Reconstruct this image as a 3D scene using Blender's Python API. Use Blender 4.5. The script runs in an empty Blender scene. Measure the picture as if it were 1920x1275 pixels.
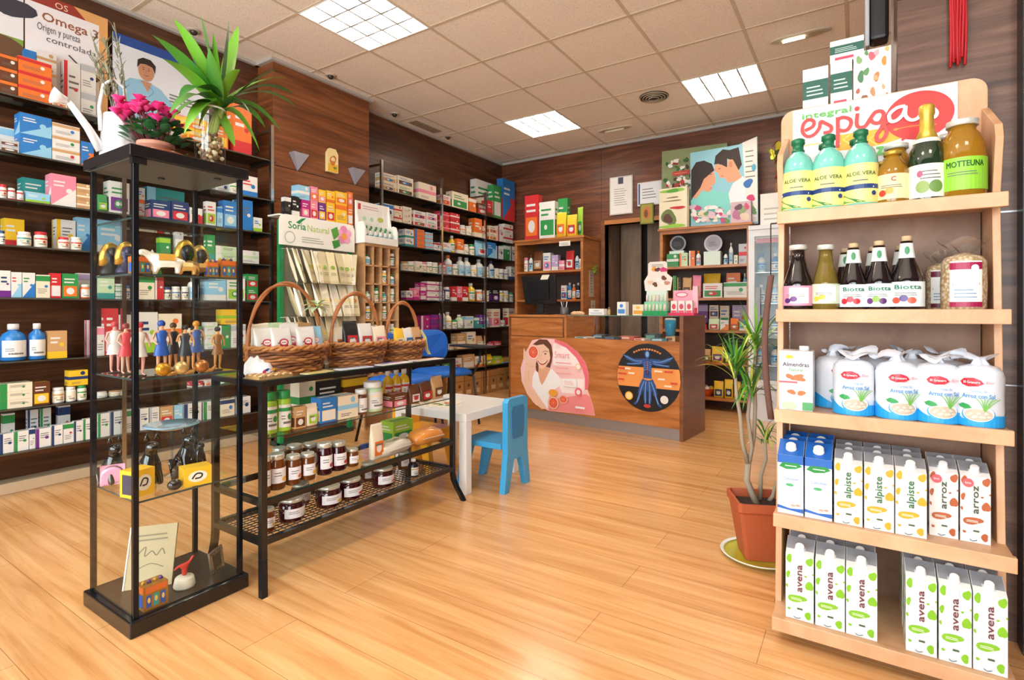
import bpy, math, random
from mathutils import Vector, Matrix
random.seed(7)
PI=math.pi
S=bpy.context.scene
# ---------------------------------------------------------------- camera, world, light, exposure
YAW=-.575; FPX=1000.; CX=960.; CY=581.; CAMZ=1.0
cam_d=bpy.data.cameras.new('camera'); cam=bpy.data.objects.new('camera',cam_d); S.collection.objects.link(cam)
cam.location=(0,0,CAMZ); cam.rotation_euler=(PI/2,0,-YAW)
cam_d.sensor_width=36; cam_d.lens=FPX/1920*36; cam_d.shift_y=-(637.5-CY)/1920; cam_d.clip_start=.05
S.camera=cam
S.view_settings.view_transform='Standard'; S.view_settings.look='None'; S.view_settings.gamma=1
S.view_settings.use_curve_mapping=False; S.view_settings.exposure=.36
W=bpy.data.worlds.new('world'); S.world=W; W.use_nodes=True
W.node_tree.nodes['Background'].inputs[0].default_value=(.92,.96,1,1)
W.node_tree.nodes['Background'].inputs[1].default_value=1.6
def area(name,loc,rot,sx,sy,power,col):
    l=bpy.data.lights.new(name,'AREA'); l.shape='RECTANGLE'; l.size=sx; l.size_y=sy; l.energy=power; l.color=col
    o=bpy.data.objects.new(name,l); S.collection.objects.link(o); o.location=loc; o.rotation_euler=rot; return o
area('daylight_shop_window',(-.9,-1.95,1.45),(PI/2,0,0),4.6,2.2,165,(.88,.95,1))
TROFFERS=[(-3.06,2.158),(-1.26,2.158),(.54,2.158),(-3.06,4.558),(-1.26,4.558),(.54,4.558),(-3.06,-.242),(-1.26,-.242),(.54,-.242)]
CEIL=2.935
# ---------------------------------------------------------------- helpers
F2=(math.sin(YAW),math.cos(YAW)); R2=(math.cos(YAW),-math.sin(YAW))
def U(u,v,ax,val):
    "where the sight line through a photo point meets the plane ax = val"
    a=(u-CX)/FPX; d=(F2[0]+R2[0]*a,F2[1]+R2[1]*a,-(v-CY)/FPX)
    k='xyz'.index(ax); t=(val-(CAMZ if k==2 else 0))/d[k]
    return Vector((d[0]*t,d[1]*t,CAMZ+d[2]*t))
def Uz(v,p):
    "height seen at photo row v above the floor point p"
    return CAMZ-(v-CY)/FPX*(p[0]*F2[0]+p[1]*F2[1])
def lin(h):
    if not isinstance(h,str): return h
    c=[int(h[i:i+2],16)/255 for i in (0,2,4)]
    return tuple(x/12.92 if x<=.04045 else ((x+.055)/1.055)**2.4 for x in c)
MC={}
def M(h,r=.5,metal=0,coat=0,emit=0,bump=0):
    k=('M',h,r,metal,coat,emit,bump)
    if k in MC: return MC[k]
    m=bpy.data.materials.new('surface_'+(h if isinstance(h,str) else 'tone')); m.use_nodes=True
    n=m.node_tree.nodes; b=n['Principled BSDF']
    b.inputs['Base Color'].default_value=(*lin(h),1); b.inputs['Roughness'].default_value=r; b.inputs['Metallic'].default_value=metal
    b.inputs['Coat Weight'].default_value=coat
    if emit: b.inputs['Emission Color'].default_value=(*lin(h),1); b.inputs['Emission Strength'].default_value=emit
    if bump:
        t=n.new('ShaderNodeTexNoise'); t.inputs['Scale'].default_value=bump; t.inputs['Detail'].default_value=5
        bp=n.new('ShaderNodeBump'); bp.inputs['Strength'].default_value=.4; bp.inputs['Distance'].default_value=.004
        m.node_tree.links.new(t.outputs['Fac'],bp.inputs['Height']); m.node_tree.links.new(bp.outputs[0],b.inputs['Normal'])
    MC[k]=m; return m
def nodes(m):
    m.use_nodes=True; return m.node_tree.nodes,m.node_tree.links
def wood(name,c1,c2,c3,stretch,rough=.4,planks=None,scale=1.0,coat=0,bump=.15):
    if name in MC: return MC[name]
    m=bpy.data.materials.new(name); n,l=nodes(m); b=n['Principled BSDF']
    tc=n.new('ShaderNodeTexCoord'); mp=n.new('ShaderNodeMapping'); mp.inputs['Scale'].default_value=[s*scale for s in stretch]
    l.new(tc.outputs['Object'],mp.inputs[0])
    no=n.new('ShaderNodeTexNoise'); no.inputs['Scale'].default_value=1.0; no.inputs['Detail'].default_value=8; no.inputs['Roughness'].default_value=.62; no.inputs['Distortion'].default_value=.7
    l.new(mp.outputs[0],no.inputs['Vector'])
    cr=n.new('ShaderNodeValToRGB'); e=cr.color_ramp.elements
    e[0].position=.33; e[0].color=(*lin(c1),1); e[1].position=.68; e[1].color=(*lin(c3),1)
    k=cr.color_ramp.elements.new(.5); k.color=(*lin(c2),1)
    l.new(no.outputs['Fac'],cr.inputs[0]); out=cr.outputs[0]
    if planks:
        L,Wd=planks
        br=n.new('ShaderNodeTexBrick'); br.inputs['Scale'].default_value=1; br.inputs['Brick Width'].default_value=L; br.inputs['Row Height'].default_value=Wd
        br.inputs['Mortar Size'].default_value=.0012; br.inputs['Mortar Smooth'].default_value=.3; br.offset=.37; br.inputs['Bias'].default_value=0
        br.inputs['Color1'].default_value=(.93,.93,.93,1); br.inputs['Color2'].default_value=(1.03,1.03,1.03,1); br.inputs['Mortar'].default_value=(.5,.42,.36,1)
        mpb=n.new('ShaderNodeMapping'); mpb.inputs['Location'].default_value=(.24,.07,0); l.new(tc.outputs['Object'],mpb.inputs[0]); l.new(mpb.outputs[0],br.inputs['Vector'])
        mx=n.new('ShaderNodeMixRGB'); mx.blend_type='MULTIPLY'; mx.inputs[0].default_value=1; l.new(out,mx.inputs[1]); l.new(br.outputs['Color'],mx.inputs[2]); out=mx.outputs[0]
    l.new(out,b.inputs['Base Color']); b.inputs['Roughness'].default_value=rough; b.inputs['Coat Weight'].default_value=coat; b.inputs['Coat Roughness'].default_value=.15
    if bump:
        bp=n.new('ShaderNodeBump'); bp.inputs['Strength'].default_value=bump; bp.inputs['Distance'].default_value=.002
        l.new(no.outputs['Fac'],bp.inputs['Height']); l.new(bp.outputs[0],b.inputs['Normal'])
    MC[name]=m; return m
def pane(name,tint,gl=.08,rough=.02):
    "thin glass: lets light through with a tint and mirrors by the angle"
    if name in MC: return MC[name]
    m=bpy.data.materials.new(name); n,l=nodes(m); n.remove(n['Principled BSDF'])
    t=n.new('ShaderNodeBsdfTransparent'); t.inputs[0].default_value=(*tint,1)
    g=n.new('ShaderNodeBsdfGlossy'); g.inputs['Roughness'].default_value=rough; g.inputs[0].default_value=(.95,1,.98,1)
    fr=n.new('ShaderNodeFresnel'); fr.inputs[0].default_value=1.45
    ad=n.new('ShaderNodeMath'); ad.operation='MULTIPLY_ADD'; ad.inputs[1].default_value=.8; ad.inputs[2].default_value=gl*.2; l.new(fr.outputs[0],ad.inputs[0])
    ge=n.new('ShaderNodeNewGeometry'); fx=n.new('ShaderNodeMath'); fx.operation='SUBTRACT'; fx.inputs[0].default_value=1; l.new(ge.outputs['Backfacing'],fx.inputs[1]); mu=n.new('ShaderNodeMath'); mu.operation='MULTIPLY'; l.new(ad.outputs[0],mu.inputs[0]); l.new(fx.outputs[0],mu.inputs[1]); ad=mu
    mx=n.new('ShaderNodeMixShader'); l.new(ad.outputs[0],mx.inputs[0]); l.new(t.outputs[0],mx.inputs[1]); l.new(g.outputs[0],mx.inputs[2])
    l.new(mx.outputs[0],n['Material Output'].inputs[0]); MC[name]=m; return m
def liquid(name,h,a=.45):
    "glass vessel full of coloured drink: partly see-through, glossy"
    if name in MC: return MC[name]
    m=bpy.data.materials.new(name); n,l=nodes(m); b=n['Principled BSDF']
    b.inputs['Base Color'].default_value=(*lin(h),1); b.inputs['Roughness'].default_value=.08; b.inputs['Coat Weight'].default_value=1
    t=n.new('ShaderNodeBsdfTransparent'); c=lin(h); t.inputs[0].default_value=(*[min(1,x*1.3+.1) for x in c],1)
    mx=n.new('ShaderNodeMixShader'); mx.inputs[0].default_value=a; l.new(b.outputs[0],mx.inputs[1]); l.new(t.outputs[0],mx.inputs[2])
    l.new(mx.outputs[0],n['Material Output'].inputs[0]); MC[name]=m; return m
CLEAR=pane('clear_glass',(.985,.997,.99),0,0); SMOKE=pane('smoked_glass',(.34,.36,.34),.1); EDGE=M('5E8A78',.15,0,.6)
CELLO=pane('clear_film',(.9,.92,.92),.25,.12)
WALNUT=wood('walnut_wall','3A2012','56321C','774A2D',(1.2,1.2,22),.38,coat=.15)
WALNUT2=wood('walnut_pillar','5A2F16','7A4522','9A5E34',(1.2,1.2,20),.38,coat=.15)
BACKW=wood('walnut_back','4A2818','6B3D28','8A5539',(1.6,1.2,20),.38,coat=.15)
GREYW=wood('grey_walnut','41291F','5F4032','7E5B4A',(1.6,1.2,24),.4)
FLOORM=wood('laminate_floor','C48A50','D8A066','E3B27A',(1.4,24,1),.27,planks=(1.28,.19),coat=.35,bump=.04)
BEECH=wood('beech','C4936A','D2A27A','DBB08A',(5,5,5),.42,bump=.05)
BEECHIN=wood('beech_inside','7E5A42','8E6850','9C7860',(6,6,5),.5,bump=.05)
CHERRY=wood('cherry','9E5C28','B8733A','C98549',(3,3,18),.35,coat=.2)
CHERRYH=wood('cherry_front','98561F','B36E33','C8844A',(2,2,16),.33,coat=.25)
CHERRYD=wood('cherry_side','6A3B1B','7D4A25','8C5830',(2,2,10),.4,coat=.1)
BLACK=M('141416',.35); WHITE=M('F2F0EC',.45); CHROME=M('C8C8C8',.18,1); GREYM=M('9A9A9A',.35,.8)
class MB:
    def __init__(s): s.v=[];s.f=[];s.m=[];s.s=[];s.mats=[]
    def mi(s,mat):
        if isinstance(mat,str): mat=M(mat)
        if mat not in s.mats: s.mats.append(mat)
        return s.mats.index(mat)
    def add(s,vs,fs,mat,smooth=False):
        b=len(s.v); s.v+= [tuple(p) for p in vs]; i=s.mi(mat)
        for f in fs: s.f.append(tuple(b+k for k in f)); s.m.append(i); s.s.append(smooth)
        return s
    def box(s,x0,x1,y0,y1,z0,z1,mat,rot=None):
        vs=[(x,y,z) for z in (z0,z1) for (x,y) in ((x0,y0),(x1,y0),(x1,y1),(x0,y1))]
        if rot: vs=[tuple(rot@Vector(p)) for p in vs]
        return s.add(vs,[(3,2,1,0),(4,5,6,7),(0,1,5,4),(1,2,6,5),(2,3,7,6),(3,0,4,7)],mat)
    def hexa(s,p,mat):   # eight corners, bottom ring then top ring
        return s.add(p,[(3,2,1,0),(4,5,6,7),(0,1,5,4),(1,2,6,5),(2,3,7,6),(3,0,4,7)],mat)
    def lathe(s,prof,mat,n=20,cx=0,cy=0,z0=0,smooth=True,sx=1,sy=1,cap=True):
        vs=[];fs=[]
        for (r,z) in prof:
            for k in range(n):
                a=2*PI*k/n; vs.append((cx+sx*r*math.cos(a),cy+sy*r*math.sin(a),z0+z))
        for j in range(len(prof)-1):
            for k in range(n): fs.append((j*n+k,j*n+(k+1)%n,(j+1)*n+(k+1)%n,(j+1)*n+k))
        s.add(vs,fs,mat,smooth)
        if cap:
            b=len(s.v)-len(vs); i=s.mi(mat)
            if prof[0][0]>1e-5: s.f.append(tuple(b+k for k in reversed(range(n)))); s.m.append(i); s.s.append(False)
            if prof[-1][0]>1e-5: s.f.append(tuple(b+(len(prof)-1)*n+k for k in range(n))); s.m.append(i); s.s.append(False)
        return s
    def loft(s,rings,mat,smooth=True,cap=True):
        n=len(rings[0]); vs=[p for r in rings for p in r]; fs=[]
        for j in range(len(rings)-1):
            for k in range(n): fs.append((j*n+k,j*n+(k+1)%n,(j+1)*n+(k+1)%n,(j+1)*n+k))
        s.add(vs,fs,mat,smooth)
        if cap:
            b=len(s.v)-len(vs); i=s.mi(mat)
            s.f.append(tuple(b+k for k in reversed(range(n)))); s.m.append(i); s.s.append(False)
            s.f.append(tuple(b+(len(rings)-1)*n+k for k in range(n))); s.m.append(i); s.s.append(False)
        return s
    def tube(s,pts,r,mat,n=8,closed=False,cap=True):
        pts=[Vector(p) for p in pts]; N=len(pts); rings=[]
        up=None
        for i,p in enumerate(pts):
            a=pts[(i-1)%N] if (i>0 or closed) else p; b=pts[(i+1)%N] if (i<N-1 or closed) else p
            t=(b-a).normalized()
            if up is None:
                up=t.cross(Vector((0,0,1)))
                if up.length<.05: up=t.cross(Vector((1,0,0)))
                up.normalize()
            else:
                up=(up-t*up.dot(t)); up.normalize()
            w=t.cross(up); rr=r[i] if isinstance(r,(list,tuple)) else r
            rings.append([p+(up*math.cos(2*PI*k/n)+w*math.sin(2*PI*k/n))*rr for k in range(n)])
        if closed: rings.append(rings[0])
        return s.loft(rings,mat,True,cap and not closed)
    def ball(s,c,r,mat,n=14,m=9,sc=(1,1,1)):
        prof=[(max(1e-6,math.sin(PI*j/m))*r,-math.cos(PI*j/m)*r) for j in range(m+1)]
        vs=[];fs=[]
        for (q,z) in prof:
            for k in range(n): a=2*PI*k/n; vs.append((c[0]+sc[0]*q*math.cos(a),c[1]+sc[1]*q*math.sin(a),c[2]+sc[2]*z))
        for j in range(m):
            for k in range(n): fs.append((j*n+k,j*n+(k+1)%n,(j+1)*n+(k+1)%n,(j+1)*n+k))
        return s.add(vs,fs,mat,True)
    def prism(s,poly,axis,a,b,mat,smooth=False):
        "2D outline pushed along an axis from a to b"
        def P(p,c): return {'x':(c,p[0],p[1]),'y':(p[0],c,p[1]),'z':(p[0],p[1],c)}[axis]
        n=len(poly); vs=[P(p,a) for p in poly]+[P(p,b) for p in poly]
        s.add(vs,[tuple(reversed(range(n))),tuple(range(n,2*n))],mat)
        b0=len(s.v)-2*n; i=s.mi(mat)
        for k in range(n): s.f.append((b0+k,b0+(k+1)%n,b0+n+(k+1)%n,b0+n+k)); s.m.append(i); s.s.append(smooth)
        return s
    def mesh(s,name):
        me=bpy.data.meshes.new(name); me.from_pydata(s.v,[],s.f)
        for m in s.mats: me.materials.append(m)
        me.polygons.foreach_set('material_index',s.m); me.polygons.foreach_set('use_smooth',s.s); me.update()
        return me
def link(name,data,parent=None,loc=(0,0,0),rz=0):
    o=bpy.data.objects.new(name,data); S.collection.objects.link(o); o.location=loc; o.rotation_euler=(0,0,rz)
    if parent: o.parent=parent
    return o
def tag(o,label=None,cat=None,group=None,kind=None):
    if label: o['label']=label
    if cat: o['category']=cat
    if group: o['group']=group
    if kind: o['kind']=kind
    return o
def thing(name,label,cat,loc=(0,0,0),rz=0,group=None): return tag(link(name,None,None,loc,rz),label,cat,group)
def part(mb,name,parent,label=None,bevel=0):
    o=link(name,mb.mesh(name) if isinstance(mb,MB) else mb,parent)
    if label: o['label']=label
    if bevel: bev(o,bevel)
    return o
def bev(o,w,seg=2):
    b=o.modifiers.new('bevel','BEVEL'); b.width=w; b.segments=seg; b.limit_method='ANGLE'; b.angle_limit=.6
    return o
def solo(mb,name,label,cat,loc=(0,0,0),rz=0,group=None,bevel=0):
    o=link(name,mb.mesh(name) if isinstance(mb,MB) else mb,None,loc,rz); tag(o,label,cat,group)
    if bevel: bev(o,bevel)
    return o
def struct(mb,name,bevel=0):
    o=link(name,mb.mesh(name)); o['kind']='structure'
    if bevel: bev(o,bevel)
    return o
def copy_tree(o,loc=None,rz=None,parent=None,label=None,group=None):
    c=o.copy(); S.collection.objects.link(c)
    if parent: c.parent=parent
    if loc is not None: c.location=loc
    if rz is not None: c.rotation_euler=(0,0,rz)
    if label: c['label']=label
    if group: c['group']=group
    for ch in list(o.children): copy_tree(ch,parent=c)
    return c
# ---- printing: flat shapes laid on a face
TXT={}
def textmesh(t):
    if t in TXT: return TXT[t]
    c=bpy.data.curves.new('lettering','FONT'); c.body=t; c.size=1; c.resolution_u=2
    o=bpy.data.objects.new('lettering',c); S.collection.objects.link(o); bpy.context.view_layer.update()
    me=o.to_mesh(); vs=[tuple(v.co[:2]) for v in me.vertices]; fs=[tuple(p.vertices) for p in me.polygons]
    o.to_mesh_clear(); bpy.data.objects.remove(o); bpy.data.curves.remove(c)
    w=max([v[0] for v in vs]+[.01]); TXT[t]=(vs,fs,w); return TXT[t]
class Print:
    def __init__(s,mb,o=None,ux=None,uy=None,fn=None,step=.00025,base=.0004):
        s.mb=mb; s.off=base; s.step=step; s.cv=bool(fn)
        if fn: s.fn=fn
        else:
            o=Vector(o); ux=Vector(ux); uy=Vector(uy); n=ux.cross(uy).normalized()
            s.fn=lambda u,v,k: o+ux*u+uy*v+n*k
    def raw(s,vs,fs,mat):
        s.mb.add([s.fn(p[0],p[1],s.off) for p in vs],fs,mat); s.off+=s.step; return s
    def rect(s,a,b,c,d,mat,n=1):
        vs=[];
        for k in range(n+1): u=a+(c-a)*k/n; vs+=[(u,b),(u,d)]
        return s.raw(vs,[(2*k,2*k+2,2*k+3,2*k+1) for k in range(n)],mat)
    def ell(s,x,y,rx,ry,mat,n=22,a0=0,a1=2*PI):
        p=[(x+rx*math.cos(a0+(a1-a0)*k/n),y+ry*math.sin(a0+(a1-a0)*k/n)) for k in range(n if a1-a0>6.28 else n+1)]
        return s.poly(p,mat)
    def poly(s,p,mat):
        if not s.cv: return s.raw(p,[tuple(range(len(p)))],mat)
        n=len(p); cx=sum(q[0] for q in p)/n; cy=sum(q[1] for q in p)/n     # a fan with a middle ring follows the curve
        vs=list(p)+[(cx+(q[0]-cx)*.5,cy+(q[1]-cy)*.5) for q in p]+[(cx,cy)]
        return s.raw(vs,[(k,(k+1)%n,n+(k+1)%n,n+k) for k in range(n)]+[(n+k,n+(k+1)%n,2*n) for k in range(n)],mat)
    def blob(s,x,y,rx,ry,mat,seed=0,n=16):
        r=random.Random(seed); k1,k2=r.uniform(0,6),r.uniform(0,6)
        return s.poly([(x+rx*(1+.16*math.sin(2*a+k1)+.1*math.sin(3*a+k2))*math.cos(a),y+ry*(1+.16*math.sin(2*a+k1)+.1*math.sin(3*a+k2))*math.sin(a)) for a in [2*PI*i/n for i in range(n)]],mat)
    def stroke(s,pts,w,mat,smooth=True):
        if smooth and len(pts)>2:   # Catmull-Rom through the points
            q=[pts[0]]+list(pts)+[pts[-1]]; o=[]
            for i in range(1,len(q)-2):
                for k in range(5):
                    t=k/5; p0,p1,p2,p3=q[i-1:i+3]
                    o.append(tuple(.5*((2*p1[j])+(-p0[j]+p2[j])*t+(2*p0[j]-5*p1[j]+4*p2[j]-p3[j])*t*t+(-p0[j]+3*p1[j]-3*p2[j]+p3[j])*t**3) for j in (0,1)))
            pts=o+[pts[-1]]
        L=[];R=[]; N=len(pts)
        for i,p in enumerate(pts):
            a=pts[max(0,i-1)]; b=pts[min(N-1,i+1)]; dx,dy=b[0]-a[0],b[1]-a[1]; d=math.hypot(dx,dy) or 1
            ww=w[min(i,len(w)-1)] if isinstance(w,list) else w
            L.append((p[0]-dy/d*ww/2,p[1]+dx/d*ww/2)); R.append((p[0]+dy/d*ww/2,p[1]-dx/d*ww/2))
        s.mb.add([s.fn(p[0],p[1],s.off+(i%N)*8e-6) for i,p in enumerate(L+R)],[(i+N,i+1+N,i+1,i) for i in range(N-1)],mat); s.off+=s.step+N*8e-6
        return s
    def text(s,t,x,y,size,mat,align='c',rot=0,w=None,bold=0,shear=0):
        vs,fs,tw=textmesh(t); k=size
        if s.cv: s.off+=.0005
        kx=size if w is None else w/tw
        ox={'c':-tw/2,'l':0,'r':-tw}[align]; c,sn=math.cos(rot),math.sin(rot)
        offs=[(0,0)]+([(bold*size,0),(0,bold*size)] if bold else [])
        for (bx,by) in offs:
            s.raw([(x+((p[0]+ox)*kx+bx+shear*p[1]*k)*c-(p[1]*k+by)*sn,y+((p[0]+ox)*kx+bx+shear*p[1]*k)*sn+(p[1]*k+by)*c) for p in vs],fs,mat)
        return s
    def lines(s,x0,x1,y0,y1,n,mat,th=.35,seed=0):
        r=random.Random(seed); h=(y1-y0)/n; vs=[];fs=[]
        for i in range(n):
            xe=x0+(x1-x0)*r.uniform(.6,1); yy=y0+h*i; m=5 if s.cv else 1
            for j in range(m): xa,xb=x0+(xe-x0)*j/m,x0+(xe-x0)*(j+1)/m; b=len(vs); vs+=[(xa,yy),(xb,yy),(xb,yy+h*th),(xa,yy+h*th)]; fs.append((b,b+1,b+2,b+3))
        return s.raw(vs,fs,mat)
def cyl_print(mb,r,base=.0006):
    "print on an upright cylinder; u is arc length from the front (-Y), v the height"
    return Print(mb,fn=lambda u,v,k:Vector(((r+k)*math.sin(u/r),-(r+k)*math.cos(u/r),v)),base=base)
# ---------------------------------------------------------------- the room
XL=-3.97; XF=-3.72; YB=5.88; YN=-1.8; XR=1.9
mb=MB(); mb.box(XL-.1,XR+.1,YN-.1,YB+1.3,-.05,0,FLOORM); struct(mb,'floor')
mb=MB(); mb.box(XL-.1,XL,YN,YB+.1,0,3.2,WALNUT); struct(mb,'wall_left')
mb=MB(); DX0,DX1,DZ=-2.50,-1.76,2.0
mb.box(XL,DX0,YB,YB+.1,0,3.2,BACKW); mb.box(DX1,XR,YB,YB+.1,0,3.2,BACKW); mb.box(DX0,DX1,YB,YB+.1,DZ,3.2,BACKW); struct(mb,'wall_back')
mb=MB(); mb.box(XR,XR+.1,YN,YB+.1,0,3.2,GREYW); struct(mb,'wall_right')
mb=MB(); mb.box(XL,XR,YN-.1,YN,0,.35,GREYW); mb.box(XL,XR,YN-.1,YN,2.55,3.2,GREYW)
for x in (XL,-1.05,XR-.12): mb.box(x,x+.12,YN-.1,YN,.35,2.55,GREYW)
struct(mb,'wall_front')
for i,(a,b) in enumerate(((XL+.12,-1.05),(-.93,XR-.12))):
    fr=MB(); fr.box(a,b,YN-.08,YN-.02,.35,.4,GREYM); fr.box(a,b,YN-.08,YN-.02,2.5,2.55,GREYM); fr.box(a,a+.05,YN-.08,YN-.02,.4,2.5,GREYM); fr.box(b-.05,b,YN-.08,YN-.02,.4,2.5,GREYM)
    w=struct(fr,'window_%d'%(i+1)); g=MB(); g.box(a+.05,b-.05,YN-.055,YN-.045,.4,2.5,CLEAR); part(g,'window_pane',w)
# pillar on the left wall, pillar on the right
PXF=-3.77
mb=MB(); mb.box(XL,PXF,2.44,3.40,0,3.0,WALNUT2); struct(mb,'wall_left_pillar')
mb=MB(); mb.box(.11,.62,2.17,2.58,0,3.0,GREYW); struct(mb,'wall_right_pillar')
mb=MB(); mb.box(.62,XR,2.2,2.3,0,3.0,GREYW); struct(mb,'wall_right_near')
seam=M('1A100A',.6)
mb=MB(); mb.box(PXF,PXF+.0015,2.44,3.40,2.115,2.120,seam); struct(mb,'trim_1')
mb=MB(); mb.box(-2.553,-2.548,YB-.0015,YB,2.06,CEIL,seam); struct(mb,'trim_2')
mb=MB(); mb.box(.11,.40,2.1685,2.17,2.02,2.026,seam); mb.box(.335,.62,2.1685,2.17,1.295,1.30,GREYM); mb.box(.335,.62,2.1685,2.17,.77,.774,GREYM); struct(mb,'trim_3')
mb=MB(); mb.box(.402,.48,2.10,2.17,0,3.0,BLACK); struct(mb,'trim_4')
CORN=M('B9B4AE',.5)
mb=MB(); mb.box(XL,XL+.03,YN,2.44,CEIL-.025,CEIL,CORN); mb.box(XL,PXF,2.41,2.44,CEIL-.025,CEIL,CORN); mb.box(PXF,PXF+.03,2.41,3.43,CEIL-.025,CEIL,CORN); mb.box(XL,PXF,3.40,3.43,CEIL-.025,CEIL,CORN)
mb.box(XL,XL+.03,3.43,YB-.03,CEIL-.025,CEIL,CORN); struct(mb,'trim_5')
mb=MB(); mb.box(XL,XR,YB-.03,YB,CEIL-.025,CEIL,CORN); struct(mb,'trim_6')
PL=M('CDB594',.5)
mb=MB(); mb.box(XL,-3.86,YN,2.44,0,.06,PL); struct(mb,'baseboard_left',.004)
# doorway: frame, passage behind with wood panels, the shade between them a painted sheet
mb=MB(); T=.05
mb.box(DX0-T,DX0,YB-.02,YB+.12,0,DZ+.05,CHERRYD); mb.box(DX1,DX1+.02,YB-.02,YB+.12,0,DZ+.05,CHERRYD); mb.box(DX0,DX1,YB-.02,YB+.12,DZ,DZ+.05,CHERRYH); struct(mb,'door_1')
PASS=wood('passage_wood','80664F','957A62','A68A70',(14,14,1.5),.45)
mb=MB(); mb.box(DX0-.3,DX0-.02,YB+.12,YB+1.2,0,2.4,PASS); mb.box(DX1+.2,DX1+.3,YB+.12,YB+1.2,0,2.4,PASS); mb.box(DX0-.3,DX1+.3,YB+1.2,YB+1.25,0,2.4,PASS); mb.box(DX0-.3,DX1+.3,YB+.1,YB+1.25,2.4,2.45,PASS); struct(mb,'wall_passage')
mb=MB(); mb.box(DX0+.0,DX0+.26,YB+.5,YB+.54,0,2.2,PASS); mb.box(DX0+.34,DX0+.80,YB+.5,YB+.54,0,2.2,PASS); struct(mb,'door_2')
mb=MB(); mb.box(DX0-.02,DX1+.2,YB+.6,YB+.62,0,2.2,M('120D0A',.8)); struct(mb,'wall_passage_back')  # near-black sheet; its colour stands in for shade in the gap between panels
# ceiling of lay-in tiles with a T-bar grid; open where the louvre lamps sit
def tilemat():
    m=bpy.data.materials.new('mineral_tile'); n,l=nodes(m); b=n['Principled BSDF']; tc=n.new('ShaderNodeTexCoord')
    no=n.new('ShaderNodeTexNoise'); no.inputs['Scale'].default_value=120; no.inputs['Detail'].default_value=3; l.new(tc.outputs['Object'],no.inputs['Vector'])
    cr=n.new('ShaderNodeValToRGB'); e=cr.color_ramp.elements; e[0].position=.3; e[0].color=(*lin('DCCEBA'),1); e[1].position=.46; e[1].color=(*lin('FBF1E2'),1)
    l.new(no.outputs['Fac'],cr.inputs[0]); l.new(cr.outputs[0],b.inputs['Base Color']); b.inputs['Roughness'].default_value=.9
    bp=n.new('ShaderNodeBump'); bp.inputs['Strength'].default_value=.3; bp.inputs['Distance'].default_value=.002; l.new(no.outputs['Fac'],bp.inputs['Height']); l.new(bp.outputs[0],b.inputs['Normal'])
    return m
TILE=tilemat(); gx0,gy0=-2.46,2.758
mb=MB(); gb=MB(); BAR=M('D6C6AC',.5)
gxs=[gx0+.6*i for i in range(-3,9)]; gys=[gy0+.6*j for j in range(-8,7)]
for x in gxs:
    for y in gys:
        if any(abs(x-a)<.01 and abs(y-b)<.01 for a,b in TROFFERS): continue
        a,b,c,d=max(x,XL-.02),min(x+.6,XR+.02),max(y,YN-.02),min(y+.6,YB+.02)
        if b>a and d>c: mb.box(a,b,c,d,CEIL,CEIL+.02,TILE)
for x in gxs:
    if XL<x<XR: gb.box(x-.011,x+.011,YN,YB-.03,CEIL-.003,CEIL+.0005,BAR)
for y in gys:
    if YN<y<YB: gb.box(XL+.03,XR,y-.011,y+.011,CEIL-.0034,CEIL+.0005,BAR)
struct(mb,'ceiling'); struct(gb,'trim_7')
mb=MB(); mb.box(XL-.1,XR+.1,YN-.1,YB+.2,CEIL+.22,CEIL+.25,M('777777',.9)); struct(mb,'ceiling_slab')
EM=M('FFF5E8',.5,emit=20)
def troffer(x,y,label):
    t=thing('ceiling_light',label,'ceiling light',(x+.3,y+.3,CEIL),group='louvred ceiling lights')
    h=MB(); h.box(-.299,.299,-.299,.299,.10,.11,WHITE)
    for s in(-1,1): h.box(min(s*.292,s*.299),max(s*.292,s*.299),-.299,.299,-.006,.10,WHITE); h.box(-.292,.292,min(s*.292,s*.299),max(s*.292,s*.299),-.006,.10,WHITE)
    part(h,'housing',t)
    d=MB()
    for k in range(4): d.box(-.285,.285,-.25+.15*k,-.20+.15*k+.03,.055,.075,EM)
    part(d,'tube',t)
    v=MB()
    lm=M('9C9A96',.5)
    for k in range(1,4):
        q=-.292+.146*k; v.box(q-.006,q+.006,-.292,.292,-.002,.040,lm); v.box(-.292,.292,q-.006,q+.006,-.0025,.040,lm)
    part(v,'louvre',t)
lab=['square louvred ceiling light nearest the left wall, above the plant','square louvred ceiling light overhead in front of the counter','square louvred ceiling light over the front right','square louvred ceiling light above the far left corner shelves','square louvred ceiling light above the counter, beside the round vent','square louvred ceiling light far right behind the pillar','square louvred ceiling light by the window, left','square louvred ceiling light by the window, middle','square louvred ceiling light by the window, right']
for (x,y),l in zip(TROFFERS,lab): troffer(x,y,l)
# small ceiling fittings
def oval_lamp(p,label,lit):
    t=thing('recessed_downlight',label,'downlight',(p[0],p[1],CEIL-.0005))
    o=MB(); pr=[(.13*math.cos(a)*1.0+ (.06 if math.cos(a)>0 else -.06),.05*math.sin(a)) for a in [2*PI*k/28 for k in range(28)]]
    o.prism(pr,'z',-.010,0,M('CDBFA8',.5)); part(o,'trim_ring',t)
    i=MB(); i.prism([(x*.8,y*.65) for x,y in pr],'z',-.0125,-.0105,M('B8A482',.4)); part(i,'recess',t)
    b=MB(); b.tube([(-.11,0,-.018),(.03 if lit else .1,0,-.018)],.011,M('FFF8E8',.4,emit=6) if lit else M('E6DCC8',.3)); part(b,'bulb',t)
oval_lamp(U(1500,66,'z',CEIL),'lit oval recessed downlight above the pale wooden shelf unit',True)
oval_lamp(U(1153,241,'z',CEIL),'unlit oval recessed downlight near the back wall, above the doorway',False)
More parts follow.
